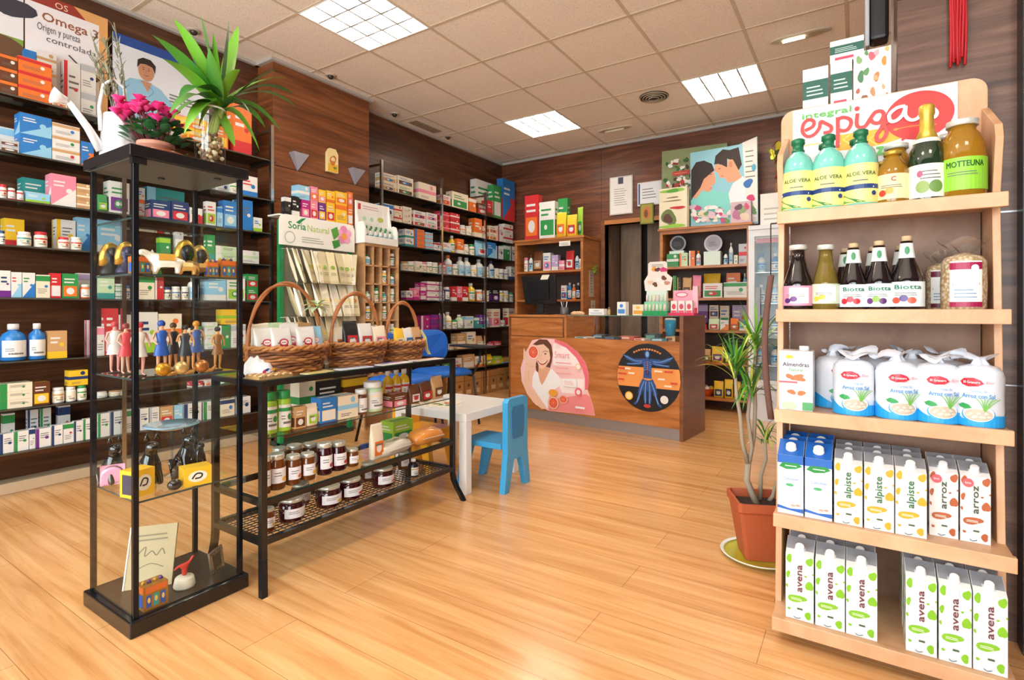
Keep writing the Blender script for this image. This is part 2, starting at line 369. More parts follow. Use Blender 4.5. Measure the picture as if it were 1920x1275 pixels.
p=U(1226,181,'z',CEIL); t=thing('round_vent','round black slotted air vent in the ceiling beside a lamp','air vent',(p[0],p[1],CEIL-.0005))
o=MB(); o.lathe([(.13,0),(.13,-.006),(.02,-.02),(0.001,-.022)],M('3A3028',.5),28,cap=False); part(o,'disc',t)
o=MB()
for k in range(4):
    r=.045+.026*k; o.tube([(r*math.cos(a),r*math.sin(a),-.02+.004*k-.002) for a in [2*PI*i/28 for i in range(28)]],.004,M('C9B89C',.5),6,closed=True)
part(o,'ring',t)
p=U(797,237,'z',CEIL); o=MB(); o.box(-.06,.06,-.2,.2,-.006,0,M('B8A488',.6))
for k in range(9): o.box(-.05,.05,-.18+.043*k,-.165+.043*k,-.009,-.006,M('8E7C62',.6))
solo(o,'slotted_vent','beige slotted air vent at the ceiling edge above far rack','air vent',(p[0],p[1],CEIL-.0005))
for (u,v,l) in ((363,57,'small eyeball ceiling spot above the tall spiky plant'),(620,141,'small eyeball ceiling spot above the left pillar'),(740,213,'small eyeball ceiling spot right after the left pillar'),(840,256,'small eyeball ceiling spot nearest the far corner')):
    p=U(u,v,'z',CEIL); t=thing('eyeball_spot',l,'ceiling spot',(p[0],p[1],CEIL-.0005),group='small ceiling spots along the left wall')
    o=MB(); o.lathe([(.045,0),(.045,-.005),(.03,-.008)],M('C9BCA8',.4),20); part(o,'trim_ring',t)
    o=MB(); o.ball((0,0,-.008),.026,M('4A4038',.3,.4)); part(o,'lamp_ball',t)
# ---------------------------------------------------------------- glass racks on the left wall
LZ=[2.13,1.83,1.58,1.34,1.065,.73,.48,.25]
RZ=[2.13,1.85,1.63,1.385,1.10,.79,.56,.33]
BR=M('3A3634',.3,.8)
def rack(label,y0,y1,zs,posts,pt0):
    t=thing('glass_shelf_rack',label,'shelving',(0,0,0))
    for z in zs:
        o=MB(); o.box(XL,XF,y0,y1,z-.008,z-.0005,SMOKE); sh=part(o,'shelf',t)
        e=MB(); e.box(XF,XF+.003,y0,y1,z-.009,z-.0003,M('4C4A42',.12,0,.8)); part(e,'shelf_edge',sh)
    for y in posts:
        ptop=pt0 if y!=1.42 else 2.131
        o=MB(); o.box(XF+.006,XF+.030,y-.012,y+.012,0,ptop,CHROME); o.box(XL,XF+.02,y-.008,y+.008,ptop-.05,ptop-.03,CHROME); part(o,'post',t)
        for z in zs: o=MB(); o.box(XL,XF+.006,y-.006,y+.006,z-.026,z-.009,BR); part(o,'bracket',t)
    return t
rack('smoked glass shelf rack with chrome posts along left wall, nearest the camera',-.6,2.435,LZ,(-.5,1.42,2.385),2.39)
rack('smoked glass shelf rack with chrome posts beyond the pillar, in far corner',3.42,5.86,RZ,(3.49,4.34,5.13),2.39)
# ---------------------------------------------------------------- black glass display case
CX0,CX1,CY0,CY1,CH=-2.2,-1.845,.725,1.10,1.505
t=thing('display_case','tall narrow glass display case with black base and top, plants on it','display case',((CX0+CX1)/2,(CY0+CY1)/2,0))
hx,hy=(CX1-CX0)/2,(CY1-CY0)/2
BLK=M('121316',.28,0,.3); BK2=M('55524E',.4)
o=MB(); o.box(-hx,hx,-hy,hy,0,.05,BLK); part(o,'base',t,bevel=.004)
o=MB(); o.box(-hx+.02,hx-.02,-hy+.02,hy-.02,.05,.053,M('3A2C24',.35)); part(o,'base_panel',t,'dark brown base panel')
o=MB(); o.box(-hx,hx,-hy,hy,CH-.035,CH,BLK); o.box(-hx+.012,hx-.012,-hy+.012,hy-.012,CH-.038,CH-.035,BK2); part(o,'top',t,bevel=.003)
for (sx,sy) in ((-1,-1),(1,-1),(1,1),(-1,1)):
    o=MB(); a,b=sx*(hx-.022),sy*(hy-.022)
    o.box(a-.008,a+.008,b-.008,b+.008,.05,CH-.038,M('1B1E24',.2,.5)); part(o,'post',t,bevel=.002)
for (a,b,c,d) in ((-hx+.03,hx-.03,-hy+.014,-hy+.018),(-hx+.03,hx-.03,hy-.018,hy-.014),(-hx+.014,-hx+.018,-hy+.03,hy-.03),(hx-.018,hx-.014,-hy+.03,hy-.03)):
    o=MB(); o.box(a,b,c,d,.054,CH-.04,CLEAR); part(o,'glass_panel',t)
CASEZ=[1.29,1.114,.785,.405]
for z in CASEZ:
    o=MB(); o.box(-hx+.028,hx-.028,-hy+.028,hy-.028,z-.006,z-.0005,CLEAR)
    s_=part(o,'glass_shelf',t); o=MB(); o.box(-hx+.03,hx-.03,-hy+.0265,-hy+.028,z-.006,z,M('3A4A48',.1)); o.box(hx-.028,hx-.0265,-hy+.03,hy-.03,z-.006,z,M('3A4A48',.1)); part(o,'shelf_edge',s_)
o=MB()
for (u,v) in ((.6,.6),(-.3,.0)): o.lathe([(.012,0),(.012,-.004)],BLACK,14,cx=u*hx,cy=v*hy,z0=CH-.038)
part(o,'lamp_hole',t)
o=MB(); o.box(hx-.03,hx-.01,-hy+.01,-hy+.05,CH-.055,CH-.036,BLACK); part(o,'hinge',t)
# ---------------------------------------------------------------- black metal display table
TX0,TX1,TY0,TY1,TZ=-2.10,-1.785,1.116,2.18,.745
t=thing('display_table','low black metal display table with glass shelves and jars, right of glass case','display table',(TX0,TY0,0))
LX,LY=TX1-TX0,TY1-TY0
for (x,y,fx,fy) in ((LX,0,.05,-.03),(LX,LY,.05,.03),(0,0,-.04,-.0),(0,LY,-.04,.03)):
    o=MB(); s=.011
    rings=[]
    for z,k in ((0,1),(.03,.75),(.07,.38),(.11,.1),(.15,0),(TZ,0)):
        cx,cy=x+fx*k,y+fy*k; rings.append([(cx-s,cy-s,z),(cx+s,cy-s,z),(cx+s,cy+s,z),(cx-s,cy+s,z)])
    o.loft(rings,BLK,False); part(o,'leg',t)
def ring(z,h,name):
    o=MB(); s=.011
    o.box(s,LX-s,-s,s,z-h,z,BLK); o.box(s,LX-s,LY-s,LY+s,z-h,z,BLK); o.box(-s,s,s,LY-s,z-h,z,BLK); o.box(LX-s,LX+s,s,LY-s,z-h,z,BLK); return part(o,name,t)
ring(TZ,.02,'top_frame'); ring(.318,.02,'shelf_frame'); ring(.178,.02,'shelf_frame')
for z in (TZ+.0045,.539,.3225):
    o=MB(); o.box(.0 if z<.7 else -.008,LX-.0 if z<.7 else LX+.008,.012 if z<.7 else -.008,LY-.012 if z<.7 else LY+.008,z-.0045,z-.0005,CLEAR); s_=part(o,'glass_shelf',t)
    o=MB(); o.box(LX+.0,LX+.002,.012,LY-.012,z-.0045,z-.0005,M('2F4A3C',.1)); part(o,'shelf_edge',s_)
o=MB()
for k in range(1,14): o.tube([(k*LX/14,.01,.172),(k*LX/14,LY-.01,.172)],.0022,BLK,5)
for k in range(1,40): o.tube([(.01,k*LY/40,.1755),(LX-.01,k*LY/40,.1755)],.0018,BLK,5)
part(o,'wire_grid',t)
# ---------------------------------------------------------------- pale wooden shelf unit on the right
WX0,WX1,WYB=-.222,.333,2.13
def wyf(z): return 1.79+.1*z
SZ=[1.312,.998,.686,.372,.070]
t=thing('shelf_unit','pale beech shelf unit with five shelves and bread sign, right foreground','shelving',(0,0,0)); UNIT=t
for (a,b) in ((WX0,WX0+.018),(WX1-.018,WX1)):
    o=MB(); po=[(wyf(0)+.10,0),(WYB,0),(WYB,1.61),(wyf(1.3)+.03,1.51),(wyf(1.3)+.015,1.47),(wyf(1.3)+.06,1.31)]
    o.prism(po,'x',a,b,BEECH); part(o,'side_panel',t,bevel=.002)
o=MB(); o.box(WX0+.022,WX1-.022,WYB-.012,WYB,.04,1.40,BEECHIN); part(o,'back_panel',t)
o=MB(); n=6; x0,x1,zt=WX0-.008,WX1-.004,1.707; r=.04
out=[(x0,1.40),(x1,1.40)]+[(x1-r+r*math.cos(a),zt-r+r*math.sin(a)) for a in [PI/2*k/n for k in range(n+1)]]+[(x0+r-r*math.sin(a),zt-r+r*math.cos(a)) for a in [PI/2*k/n for k in range(n+1)]]
o.prism(out,'y',WYB,WYB+.016,BEECH); part(o,'header_board',t)
for i,z in enumerate(SZ):
    o=MB(); o.box(WX0+.018,WX1-.018,wyf(z)-.0,WYB-.012,z-.018,z,BEECH); o.box(WX0+.004,WX0+.018,wyf(z),wyf(z)+.098,z-.018,z,BEECH); o.box(WX1-.018,WX1-.0,wyf(z),wyf(z)+.098,z-.018,z,BEECH); sh=part(o,'shelf',t)
    o=MB(); o.box(WX0+.004,WX1+.004,wyf(z)-.018,wyf(z)-.0005,z-.036,z+.004,BEECH); part(o,'front_lip',sh,bevel=.002)
o=MB(); o.box(WX0+.052,.08,WYB+.017,2.44,0,1.69,BEECH); part(o,'rear_cabinet',t)
# sign on the header
o=MB(); sx0,sx1=U(1487,CY,'y',WYB)[0],U(1795,CY,'y',WYB)[0]; sz0,sz1=1.41,1.703
o.box(sx0,sx1,WYB-.006,WYB-.0005,sz0,sz1,M('F1EEF0',.4))
P=Print(o,(sx0,WYB-.0062,sz0),(1,0,0),(0,0,1))
RED=M('D42A26',.4); ORG=M('F3B01C',.4); GRN=M('5DB548',.4); RS=M('D83A34',.4); WS=M('F7F3EE',.4)
def SP(X,Y,q=0):
    p=U(1450+X/5.796,180+Y/5.796,'y',WYB) if not q else U(1640+X/6.07,180+Y/6.07,'y',WYB)
    return (p[0]-sx0,p[2]-sz0)
def script(pts,w=.011,mat=RS,q=0): P.stroke([SP(x,y,q) for x,y in pts],w,mat)
P.poly([SP(*p) for p in ((620,445),(1000,385),(1260,345),(1560,300),(1500,430),(1240,515),(1000,575),(650,605),(735,520))],ORG)
for X in (800,960,1080): P.stroke([SP(X+40,420),SP(X-40,480),SP(X+50,540)],.003,M('F8DC6A',.4),False)
P.stroke([SP(305,555),SP(400,535),SP(510,522)],.004,M('F0CC60'))
cx,cy=SP(500,225,1); P.ell(cx,cy,.088,.076,RED,40)
for k in range(4): P.stroke([SP(210+30*k,395+38*k,1),SP(420,350+42*k,1),SP(700-20*k,330+44*k,1)],[.003,.009,.003],RED if k else M('F08A28'))
a_,b_=SP(305,240); c_,d_=SP(845,160); P.text('integral',a_,(b_+d_)/2-.008,.029,GRN,'l',bold=.035,w=c_-a_)
script([(345,385),(430,340),(440,285),(385,268),(330,315),(320,400),(370,448),(440,430),(500,360),(515,290),(565,305),(630,345),(615,395),(545,410)])
script([(700,240),(702,400),(698,565)],.0115); script([(702,262),(760,242),(830,262),(845,310),(810,370),(760,388),(705,375)])
script([(915,200),(905,310),(935,352),(1000,335),(1050,260),(1110,185),(1180,180),(1195,230),(1150,300),(1085,300),(1055,260)]); P.ell(*SP(910,150),.0075,.0075,RS)
script([(1200,190),(1195,290),(1165,370),(1120,440),(1135,495),(1190,480),(1230,410),(1210,350),(1195,300),(1250,300)])
script([(345,128),(250,150),(165,225),(180,300),(250,290),(320,220),(350,135),(345,230),(400,285),(480,270),(560,180),(640,150),(700,200),(680,250),(620,260)],.0105,WS,1)
P.text('z',*SP(1110,655),.055,GRN,'l',bold=.05); 
part(o,'sign',t,'white sign with red script lettering and a red sun')
# ---------------------------------------------------------------- shop counter
CO=(-1.106,4.09); CR=math.radians(-5)
t=thing('shop_counter','wooden shop counter with glass top section and two round signs','counter',(CO[0],CO[1],0),CR); CNT=t
def CL(u,v,y=0):
    "photo point on the counter's front plane, in the counter's own axes"
    a=(u-CX)/FPX; d=(F2[0]+R2[0]*a,F2[1]+R2[1]*a); c,s=math.cos(CR),math.sin(CR)
    dl=(d[0]*c+d[1]*s,-d[0]*s+d[1]*c); ol=(-CO[0]*c-CO[1]*s,CO[0]*s-CO[1]*c)
    k=(y-ol[1])/dl[1]; return (ol[0]+dl[0]*k,CAMZ-(v-CY)/FPX*k)
CLN,CD,CZ,MZ=1.66,.50,.955,.755
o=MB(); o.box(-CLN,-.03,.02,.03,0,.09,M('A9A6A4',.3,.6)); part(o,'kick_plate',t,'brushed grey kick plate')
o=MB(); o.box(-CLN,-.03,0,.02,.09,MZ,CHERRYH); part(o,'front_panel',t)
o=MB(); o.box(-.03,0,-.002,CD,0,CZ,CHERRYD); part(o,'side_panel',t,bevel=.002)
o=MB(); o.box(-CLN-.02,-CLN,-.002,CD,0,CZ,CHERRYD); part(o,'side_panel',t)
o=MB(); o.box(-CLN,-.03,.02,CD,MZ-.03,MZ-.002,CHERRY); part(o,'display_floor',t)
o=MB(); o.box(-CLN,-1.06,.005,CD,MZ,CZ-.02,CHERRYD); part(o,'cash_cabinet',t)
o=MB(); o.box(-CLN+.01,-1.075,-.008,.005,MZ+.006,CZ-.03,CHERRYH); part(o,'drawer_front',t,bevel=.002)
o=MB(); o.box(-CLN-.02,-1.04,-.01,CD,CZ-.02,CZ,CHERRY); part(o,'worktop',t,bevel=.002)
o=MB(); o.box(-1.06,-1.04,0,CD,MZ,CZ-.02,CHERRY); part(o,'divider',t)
o=MB(); o.box(-1.038,-.032,.004,.008,MZ,CZ-.006,CLEAR); part(o,'front_glass',t)
o=MB(); o.box(-1.038,-.032,0,CD,CZ-.006,CZ,CLEAR); g=part(o,'glass_top',t); o=MB(); o.box(-1.038,-.032,-.002,0,CZ-.006,CZ,EDGE); part(o,'glass_edge',g)
# round anatomy sign
def disc_sign():
    c=CL(1215,708); r=.268
    o=MB(); o.lathe([(r,0),(r,.004)],M('15171C',.4),48)
    o.v=[(x,-z,y) for x,y,z in o.v]
    P=Print(o,(0,-.0042,0),(1,0,0),(0,0,1))
    OR=M('E8964A',.45)
    ch=lambda a,b:[(r*.985*math.cos(k),r*.985*math.sin(k)) for k in a]
    b0,b1=math.asin(-.30),math.asin(.30)
    P.poly([(r*.985*math.cos(b0+(b1-b0)*k/8),r*.985*math.sin(b0+(b1-b0)*k/8)) for k in range(9)]+[(-r*.985*math.cos(b1+(b0-b1)*k/8),r*.985*math.sin(b1+(b0-b1)*k/8)) for k in range(9)],OR)
    P.ell(0,0,r*.985,r*.985,M('15171C',.4),3) if False else None
    for k in range(48):
        a=2*PI*k/48; P.poly([(r*.975*math.cos(a),r*.975*math.sin(a)),(r*.985*math.cos(a),r*.985*math.sin(a)),(r*.985*math.cos(a+.131),r*.985*math.sin(a+.131)),(r*.975*math.cos(a+.131),r*.975*math.sin(a+.131))],M('2B2F38',.4)) if k==0 else None
    B1=M('2B4F8E',.4); B2=M('7FA6D0',.4); B3=M('1C2F66',.4); RD=M('C83B30',.4)
    for s in (-1,1):
        P.stroke([(0.02*s,.13),(.10*s,.125),(.17*s,.15),(.235*s*.9,.175)],[.045]*6+[.03]*6+[.012]*4,B1); P.stroke([(.02*s,.13),(.10*s,.105),(.18*s,.10)],[.03]*5+[.016]*6,B1)
        P.stroke([(.02*s,.132),(.10*s,.127),(.17*s,.152),(.20*s,.165)],.005,B2); P.stroke([(.05*s,.115),(.10*s,.105),(.17*s,.10)],.004,B2)
        P.stroke([(.02*s,-.02),(.055*s,-.09),(.065*s,-.13),(.09*s,-.20),(.115*s,-.215)],[.05]*5+[.035]*6+[.018]*8,B1); P.stroke([(.015*s,-.02),(.02*s,-.11),(.018*s,-.21)],[.045]*5+[.028]*4+[.016]*4,B1)
        P.stroke([(.03*s,-.03),(.058*s,-.10),(.068*s,-.14),(.09*s,-.20)],.006,B2); P.stroke([(.014*s,-.03),(.02*s,-.12),(.018*s,-.20)],.006,B2)
    P.poly([(-.048,.145),(.048,.145),(.030,.06),(.036,-.005),(-.036,-.005),(-.030,.06)],B1); P.poly([(-.018,.13),(.018,.13),(.012,.02),(-.012,.02)],B3)
    P.stroke([(0,.13),(0,.03)],.005,RD)
    for k in range(5):
        for s in(-1,1): P.stroke([(0,.125-.014*k),(.028*s,.120-.016*k)],.003,B2)
    P.ell(0,.185,.023,.032,B1); P.ell(0,.185,.014,.022,B2); P.rect(-.010,.14,.010,.16,B1)
    P.ell(0,-.222,.03,.014,RD)
    P.ell(-.155,-.155,.034,.034,ORG); P.ell(-.155,-.155,.026,.026,M('F2D9A0')); P.ell(.14,-.16,.032,.032,M('E8E4DA'))
    t1=M('F4DEC4'); t2=M('D14A2A')
    for k,(x,y) in enumerate(((-.25,.055),(-.19,.055),(-.25,.012),(-.16,.02),(-.25,-.035),(.06,.05),(.14,.05),(.09,-.01),(.19,-.035),(.14,-.06))):
        P.lines(x,x+.075,y,y+.016,1,t1 if k%2 else t2,.9,k)
    for k in range(11):
        a=PI/2+.5-.1*k; rr=r*.84; P.rect(rr*math.cos(a)-.008,rr*math.sin(a)-.007,rr*math.cos(a)+.008,rr*math.sin(a)+.007,M('D8843A'))
    ob=part(o,'round_sign',CNT,'round black and orange sign with blue muscle figure'); ob.location=(c[0],-.0005,c[1])
disc_sign()
def smart_sign():
    z=3.685; f=lambda x,y: CL(940+x/z,500+y/z)
    op=[f(*p) for p in ((215,508),(290,495),(370,500),(450,530),(530,590),(580,660),(602,730),(605,790),(597,850),(615,900),(635,960),(647,1028),(330,995),(240,955),(180,880),(142,790),(135,700),(165,600))]
    o=MB(); o.prism(op,'y',-.0045,-.0005,M('F6C9C6',.4))
    P=Print(o,(0,-.0046,0),(1,0,0),(0,0,1))
    F=lambda pts:[f(*p) for p in pts]
    PK=M('E8707C',.4); PL_=M('FBEDEA',.4); SK=M('F0C6AA',.45); SK2=M('E0A888',.45); HR=M('6B3F28',.5); WH=M('F7F5F4',.4); GF=M('E8603C',.4); GF2=M('F2A27E',.4)
    P.poly(F(((370,500),(450,530),(530,590),(580,660),(602,730),(605,790),(597,850),(580,850),(580,770),(560,700),(520,630),(450,560),(370,520))),PK)
    P.poly(F(((360,530),(450,560),(515,625),(555,690),(360,680))),PL_); P.poly(F(((380,770),(575,775),(570,880),(420,870))),PL_)
    P.poly(F(((330,920),(590,880),(615,900),(635,960),(646,1025),(330,993))),M('EE8F90',.4))
    # woman: hair, face, neck, shirt, arm
    G=lambda pts:[CL(960+x/7.5,620+y/7.5) for x,y in pts]
    P.poly(G([(345,560),(335,480),(360,400),(520,420),(545,520),(470,560),(400,610)]),HR)
    P.poly(G([(380,470),(470,505),(545,520),(520,600),(430,760),(390,690),(375,600)]),SK2)
    P.poly(G([(360,200),(440,180),(510,240),(548,330),(525,440),(480,505),(430,540),(390,515),(358,430),(355,300)]),SK)
    P.poly(G([(300,190),(390,120),(500,125),(560,200),(578,330),(565,440),(540,525),(512,500),(545,380),(525,260),(450,190),(350,205)]),HR)
    P.poly(G([(330,560),(372,590),(395,700),(425,770),(480,680),(530,570),(560,530),(650,620),(700,690),(700,760),(600,830),(530,900),(505,1100),(480,1060),(380,920),(290,780),(295,650)]),WH)
    P.poly(G([(200,430),(260,400),(330,430),(345,490),(300,560),(290,690),(262,780),(380,920),(480,1060),(492,1100),(420,1098),(300,1000),(200,850),(160,700),(190,560)]),SK)
    P.poly(G([(172,240),(200,300),(240,420),(200,450),(165,380)]),SK)
    P.stroke(G([(245,560),(235,640),(250,700)]),.004,SK2); P.stroke(G([(205,460),(250,500),(310,500)]),.004,SK2)
    P.stroke(G([(372,425),(420,470),(470,460),(505,415)]),.010,M('B8403A')); P.stroke(G([(385,430),(430,457),(495,420)]),.006,WH)
    P.ell(*G([(478,325)])[0],.011,.006,M('3A2A22')); P.stroke(G([(440,300),(480,285),(520,300)]),.004,HR); P.stroke(G([(420,330),(400,385),(430,395)]),.003,SK2)
    a,b=f(225,590); P.ell(a,b,.066,.069,GF2); P.ell(a,b,.060,.062,WH); P.ell(a,b,.053,.055,GF)
    for k in range(9): P.stroke([(a,b),(a+.05*math.cos(k*.698),b+.052*math.sin(k*.698))],.0025,GF2)
    P.ell(a,b,.009,.009,GF2)
    for (x,y,q,s) in ((365,940,.058,1),(435,915,.047,.8)):
        a,b=f(x,y); P.ell(a,b,q,q*s,M('F0A060')); P.ell(a,b,q*.88,q*.88*s,WH); P.ell(a,b,q*.8,q*.8*s,GF)
        for k in range(8): P.stroke([(a,b),(a+.75*q*math.cos(k*.785),b+.75*q*s*math.sin(k*.785))],.002,GF2)
    a,b=f(365,870); P.ell(a,b,.048,.032,M('F0A23C')); a,b=f(540,865); P.ell(a,b,.036,.038,PK); P.ell(a,b,.02,.02,PL_)
    a,b=f(480,800); P.rect(a-.07,b-.035,a+.07,b+.03,WH); P.lines(a-.055,a+.05,b-.02,b+.02,3,M('E9A9A4'))
    a,b=f(375,628); P.text('Smart',a,b,.085,M('F09AA0'),'l',w=.155)
    a,b=f(380,560); P.lines(a,a+.06,b,b+.03,2,M('F0C0C0'))
    for y in (665,700,735): a,b=f(385,y); P.lines(a,a+.20,b,b+.012,1,M('EFA9A6'),.8,y)
    a,b=f(540,690); P.ell(a,b,.028,.028,M('F3C98A')); P.ell(a,b,.02,.02,PL_)
    a,b=f(520,975); P.lines(a,a+.1,b,b+.02,1,WH,.9)
    part(o,'cutout_sign',CNT,'pink cut-out sign of a smiling woman holding a grapefruit half')
smart_sign()
# ---------------------------------------------------------------- wooden shelf cabinets against the back wall
def cabinet(name,label,x0,x1,yf,zt,zs,th=.03,zb=0.0):
    t=thing(name,label,'cabinet',((x0+x1)/2,yf,0)); w=(x1-x0)/2; d=YB-.005-yf
    for s in (-1,1): o=MB(); o.box(min(s*w,s*(w-th)),max(s*w,s*(w-th)),0,d,0,zt-.025,CHERRY); part(o,'side_panel',t,bevel=.002)
    o=MB(); o.box(-w-.02,w+.02,-.015,d,zt-.025,zt,CHERRY); part(o,'top',t,bevel=.003)
    o=MB(); o.box(-w+th,w-th,d-.012,d,.05,zt-.025,M('4E3C34',.6)); part(o,'back_panel',t)
    for z in zs: o=MB(); o.box(-w+th,w-th,.008,d-.012,z-.025,z,CHERRY); part(o,'shelf',t)
    o=MB(); o.box(-w+th,w-th,.0,.02,zt-.06,zt-.025,CHERRY); part(o,'top_rail',t)
    return t
HX0,HX1,HYF,HZ=-3.46,-2.56,5.40,1.83
HUTZ=[1.455,1.12,.70,.3]
cabinet('wooden_hutch','open wooden hutch standing behind the counter, left of the doorway',HX0,HX1,HYF,HZ,HUTZ)
BX0,BX1,BYF,BZ=-1.73,-.86,5.50,1.84
BKZ=[1.445,1.12,.80,.48,.13]
cabinet('tall_shelf_cabinet','tall open wooden shelf cabinet right of doorway, topped by large poster',BX0,BX1,BYF,BZ,BKZ)
# ---------------------------------------------------------------- goods: builders
PAL=dict(W=('white','E2E0DB'),C=('cream','E9DDC4'),G=('green','2F8F4A'),L=('lime','9CC63A'),B=('blue','2B78C0'),N=('navy','223C6C'),T=('teal','2A9490'),
 R=('red','C92D33'),P=('pink','E8889F'),M=('magenta','B5207A'),V=('purple','6F2C86'),O=('orange','E5742A'),Y=('yellow','EFC02C'),K=('black','1C1B1D'),
 S=('silver','B4B8BC'),D=('brown','66391F'),A=('tan','C79C6A'),U=('light blue','8FC6E2'),H=('pale green','BFD9B0'),E=('amber','7A4212'),F=('dark red','420C14'),I=('lilac','B9A3CC'))
def col(c,r=.42): return M(PAL[c][1],r)
INK=M('6E6A66',.5)
GOODS=[]     # (object, description, place) -> labels are settled at the end
def goods(o,desc,place,cat,group): GOODS.append((o,desc,place)); o['category']=cat; o['group']=group; return o
def box_mesh(w,d,h,c1,c2,st,seed=0):
    r=random.Random(seed); o=MB(); o.box(-w/2,w/2,-d/2,d/2,0,h,col(c1))
    a=col(c2); o_col='W' if c1 not in 'WC' else r.choice('GBRN'); b=col(o_col)
    for (org,ux,ww) in (((-w/2,-d/2,0),(1,0,0),w),((-w/2,d/2,0),(0,-1,0),d),((w/2,-d/2,0),(0,1,0),d)):
        P=Print(o,org,ux,(0,0,1)); fr=ux[0]==1
        if st==0: P.rect(0,h*.72,ww,h*.95,a); P.lines(ww*.12,ww*.88,h*.2,h*.45,3,INK,.3,seed)
        elif st==1: P.rect(0,0,ww,h*.25,a); P.lines(ww*.1,ww*.7,h*.55,h*.85,2,b,.45,seed)
        elif st==2:
            P.poly([(0,0),(ww,0),(ww,h*.6)],a); P.lines(ww*.1,ww*.6,h*.62,h*.86,2,b,.4,seed)
        elif st==3: P.rect(0,0,ww*.22,h,a); P.lines(ww*.3,ww*.92,h*.5,h*.82,3,INK,.35,seed); 
        elif st==4: P.rect(ww*.08,h*.08,ww*.92,h*.5,a); P.lines(ww*.12,ww*.85,h*.62,h*.88,2,b,.4,seed)
        elif st==5: P.rect(0,h*.4,ww,h*.6,a); P.lines(ww*.12,ww*.8,h*.12,h*.28,2,INK,.35,seed)
        if fr and st in (0,1,2,3,5): P.ell(ww*.72,h*(.5 if st!=5 else .8),min(ww,h)*.13,min(ww,h)*.13,b if st==0 else a,14)
        if fr and st==4: P.ell(ww*.5,h*.29,ww*.25,h*.14,b,14); P.ell(ww*.42,h*.3,ww*.1,h*.07,col('W'),12)
    P=Print(o,(-w/2,-d/2,h),(1,0,0),(0,1,0)); P.rect(w*.1,d*.3,w*.9,d*.55,a)
    return o
def label_wrap(o,r,z0,z1,c,acc,seed=0,span=1.2,n=12):
    P=cyl_print(o,r); a=r*span; P.rect(-a,z0,a,z1,c,n); h=z1-z0
    P.rect(-a,z0+h*.7,a,z0+h*.86,acc,n); P.rect(-a*.5,z0+h*.15,a*.5,z0+h*.25,INK,4); P.ell(a*.25,z0+h*.45,min(a*.3,h*.14),h*.14,acc,12); P.lines(-a*.7,-a*.1,z0+h*.36,z0+h*.6,2,INK,.35,seed)
    return P
def pot_mesh(w,h,c1,c2,seed=0):
    r=w/2; o=MB(); o.lathe([(r*.94,0),(r,.004),(r,h*.72),(r*.93,h*.78),(r*.8,h*.8)],col(c1,.35),18)
    label_wrap(o,r,h*.1,h*.66,col('W' if c1!='W' else 'C'),col(c2),seed); l=MB(); l.lathe([(r*.86,h*.8),(r*.9,h*.81),(r*.9,h*.985),(r*.8,h)],col(c2,.35) if c1=='L' or (c1=='W' and seed%3==0) else col('W',.3),18)
    return o,l,'lid'
def bottle_mesh(w,h,c1,c2,seed=0):
    r=w/2; o=MB(); o.lathe([(r*.92,0),(r,.005),(r,h*.62),(r*.85,h*.72),(r*.42,h*.8),(r*.38,h*.86)],col(c1,.25),18)
    label_wrap(o,r,h*.1,h*.55,col('W' if c1!='W' else 'U'),col(c2),seed); l=MB(); l.lathe([(r*.46,h*.84),(r*.46,h*.98),(r*.4,h)],col('W' if c1!='W' else c2,.35),16)
    return o,l,'cap'
def jar_mesh(w,h,c1,c2,seed=0,lab='F1F0F4'):
    r=w/2; o=MB(); o.lathe([(r*.9,0),(r,.006),(r,h*.74),(r*.86,h*.83),(r*.82,h*.86)],liquid('preserve_'+c1,PAL[c1][1] if len(c1)==1 else c1,.18),22)
    P=cyl_print(o,r); a=r*1.15; P.rect(-a,h*.2,a,h*.62,M(lab,.45),10); P.ell(a*.4,h*.3,a*.35,h*.07,col(c2),12); P.lines(-a*.7,a*.3,h*.4,h*.55,2,INK,.3,seed)
    l=MB(); l.lathe([(r*.86,h*.85),(r*.9,h*.86),(r*.9,h*.97),(r*.84,h)],M('D8DAD2',.25,.6),22); return o,l,'lid'
def pouch_mesh(w,d,h,c1,c2,seed=0,mat=None):
    o=MB(); r=random.Random(seed); rings=[]
    for k,(zz,dd,ww) in enumerate(((0,.7,.92),(.06,1,1),(.35,1.02,1),(.62,.82,.99),(.82,.42,1),(.93,.08,1),(1,.05,1.0))):
        q=[]
        for i in range(16):
            a=2*PI*i/16; ca,sa=math.cos(a),math.sin(a); e=.5
            q.append((w/2*ww*abs(ca)**e*(1 if ca>0 else -1)*(1+.02*math.sin(5*a+k)),d/2*dd*abs(sa)**e*(1 if sa>0 else -1),h*zz+.003*math.sin(3*a+seed)*(.0 if k==0 else 1)))
        rings.append(q)
    o.loft(rings,mat or col(c1,.4))
    P=Print(o,(-w/2,-d/2*1.03-.001,0),(1,0,0),(0,0,1)); P.rect(w*.14,h*.12,w*.86,h*.52,col(c2)); P.ell(w*.5,h*.32,w*.22,h*.12,col('W' if c2!='W' else 'R'),14); P.lines(w*.2,w*.8,h*.4,h*.5,1,INK,.5,seed)
    return o
KN=dict(b='carton',p='pot',t='bottle',j='jar',g='pouch')
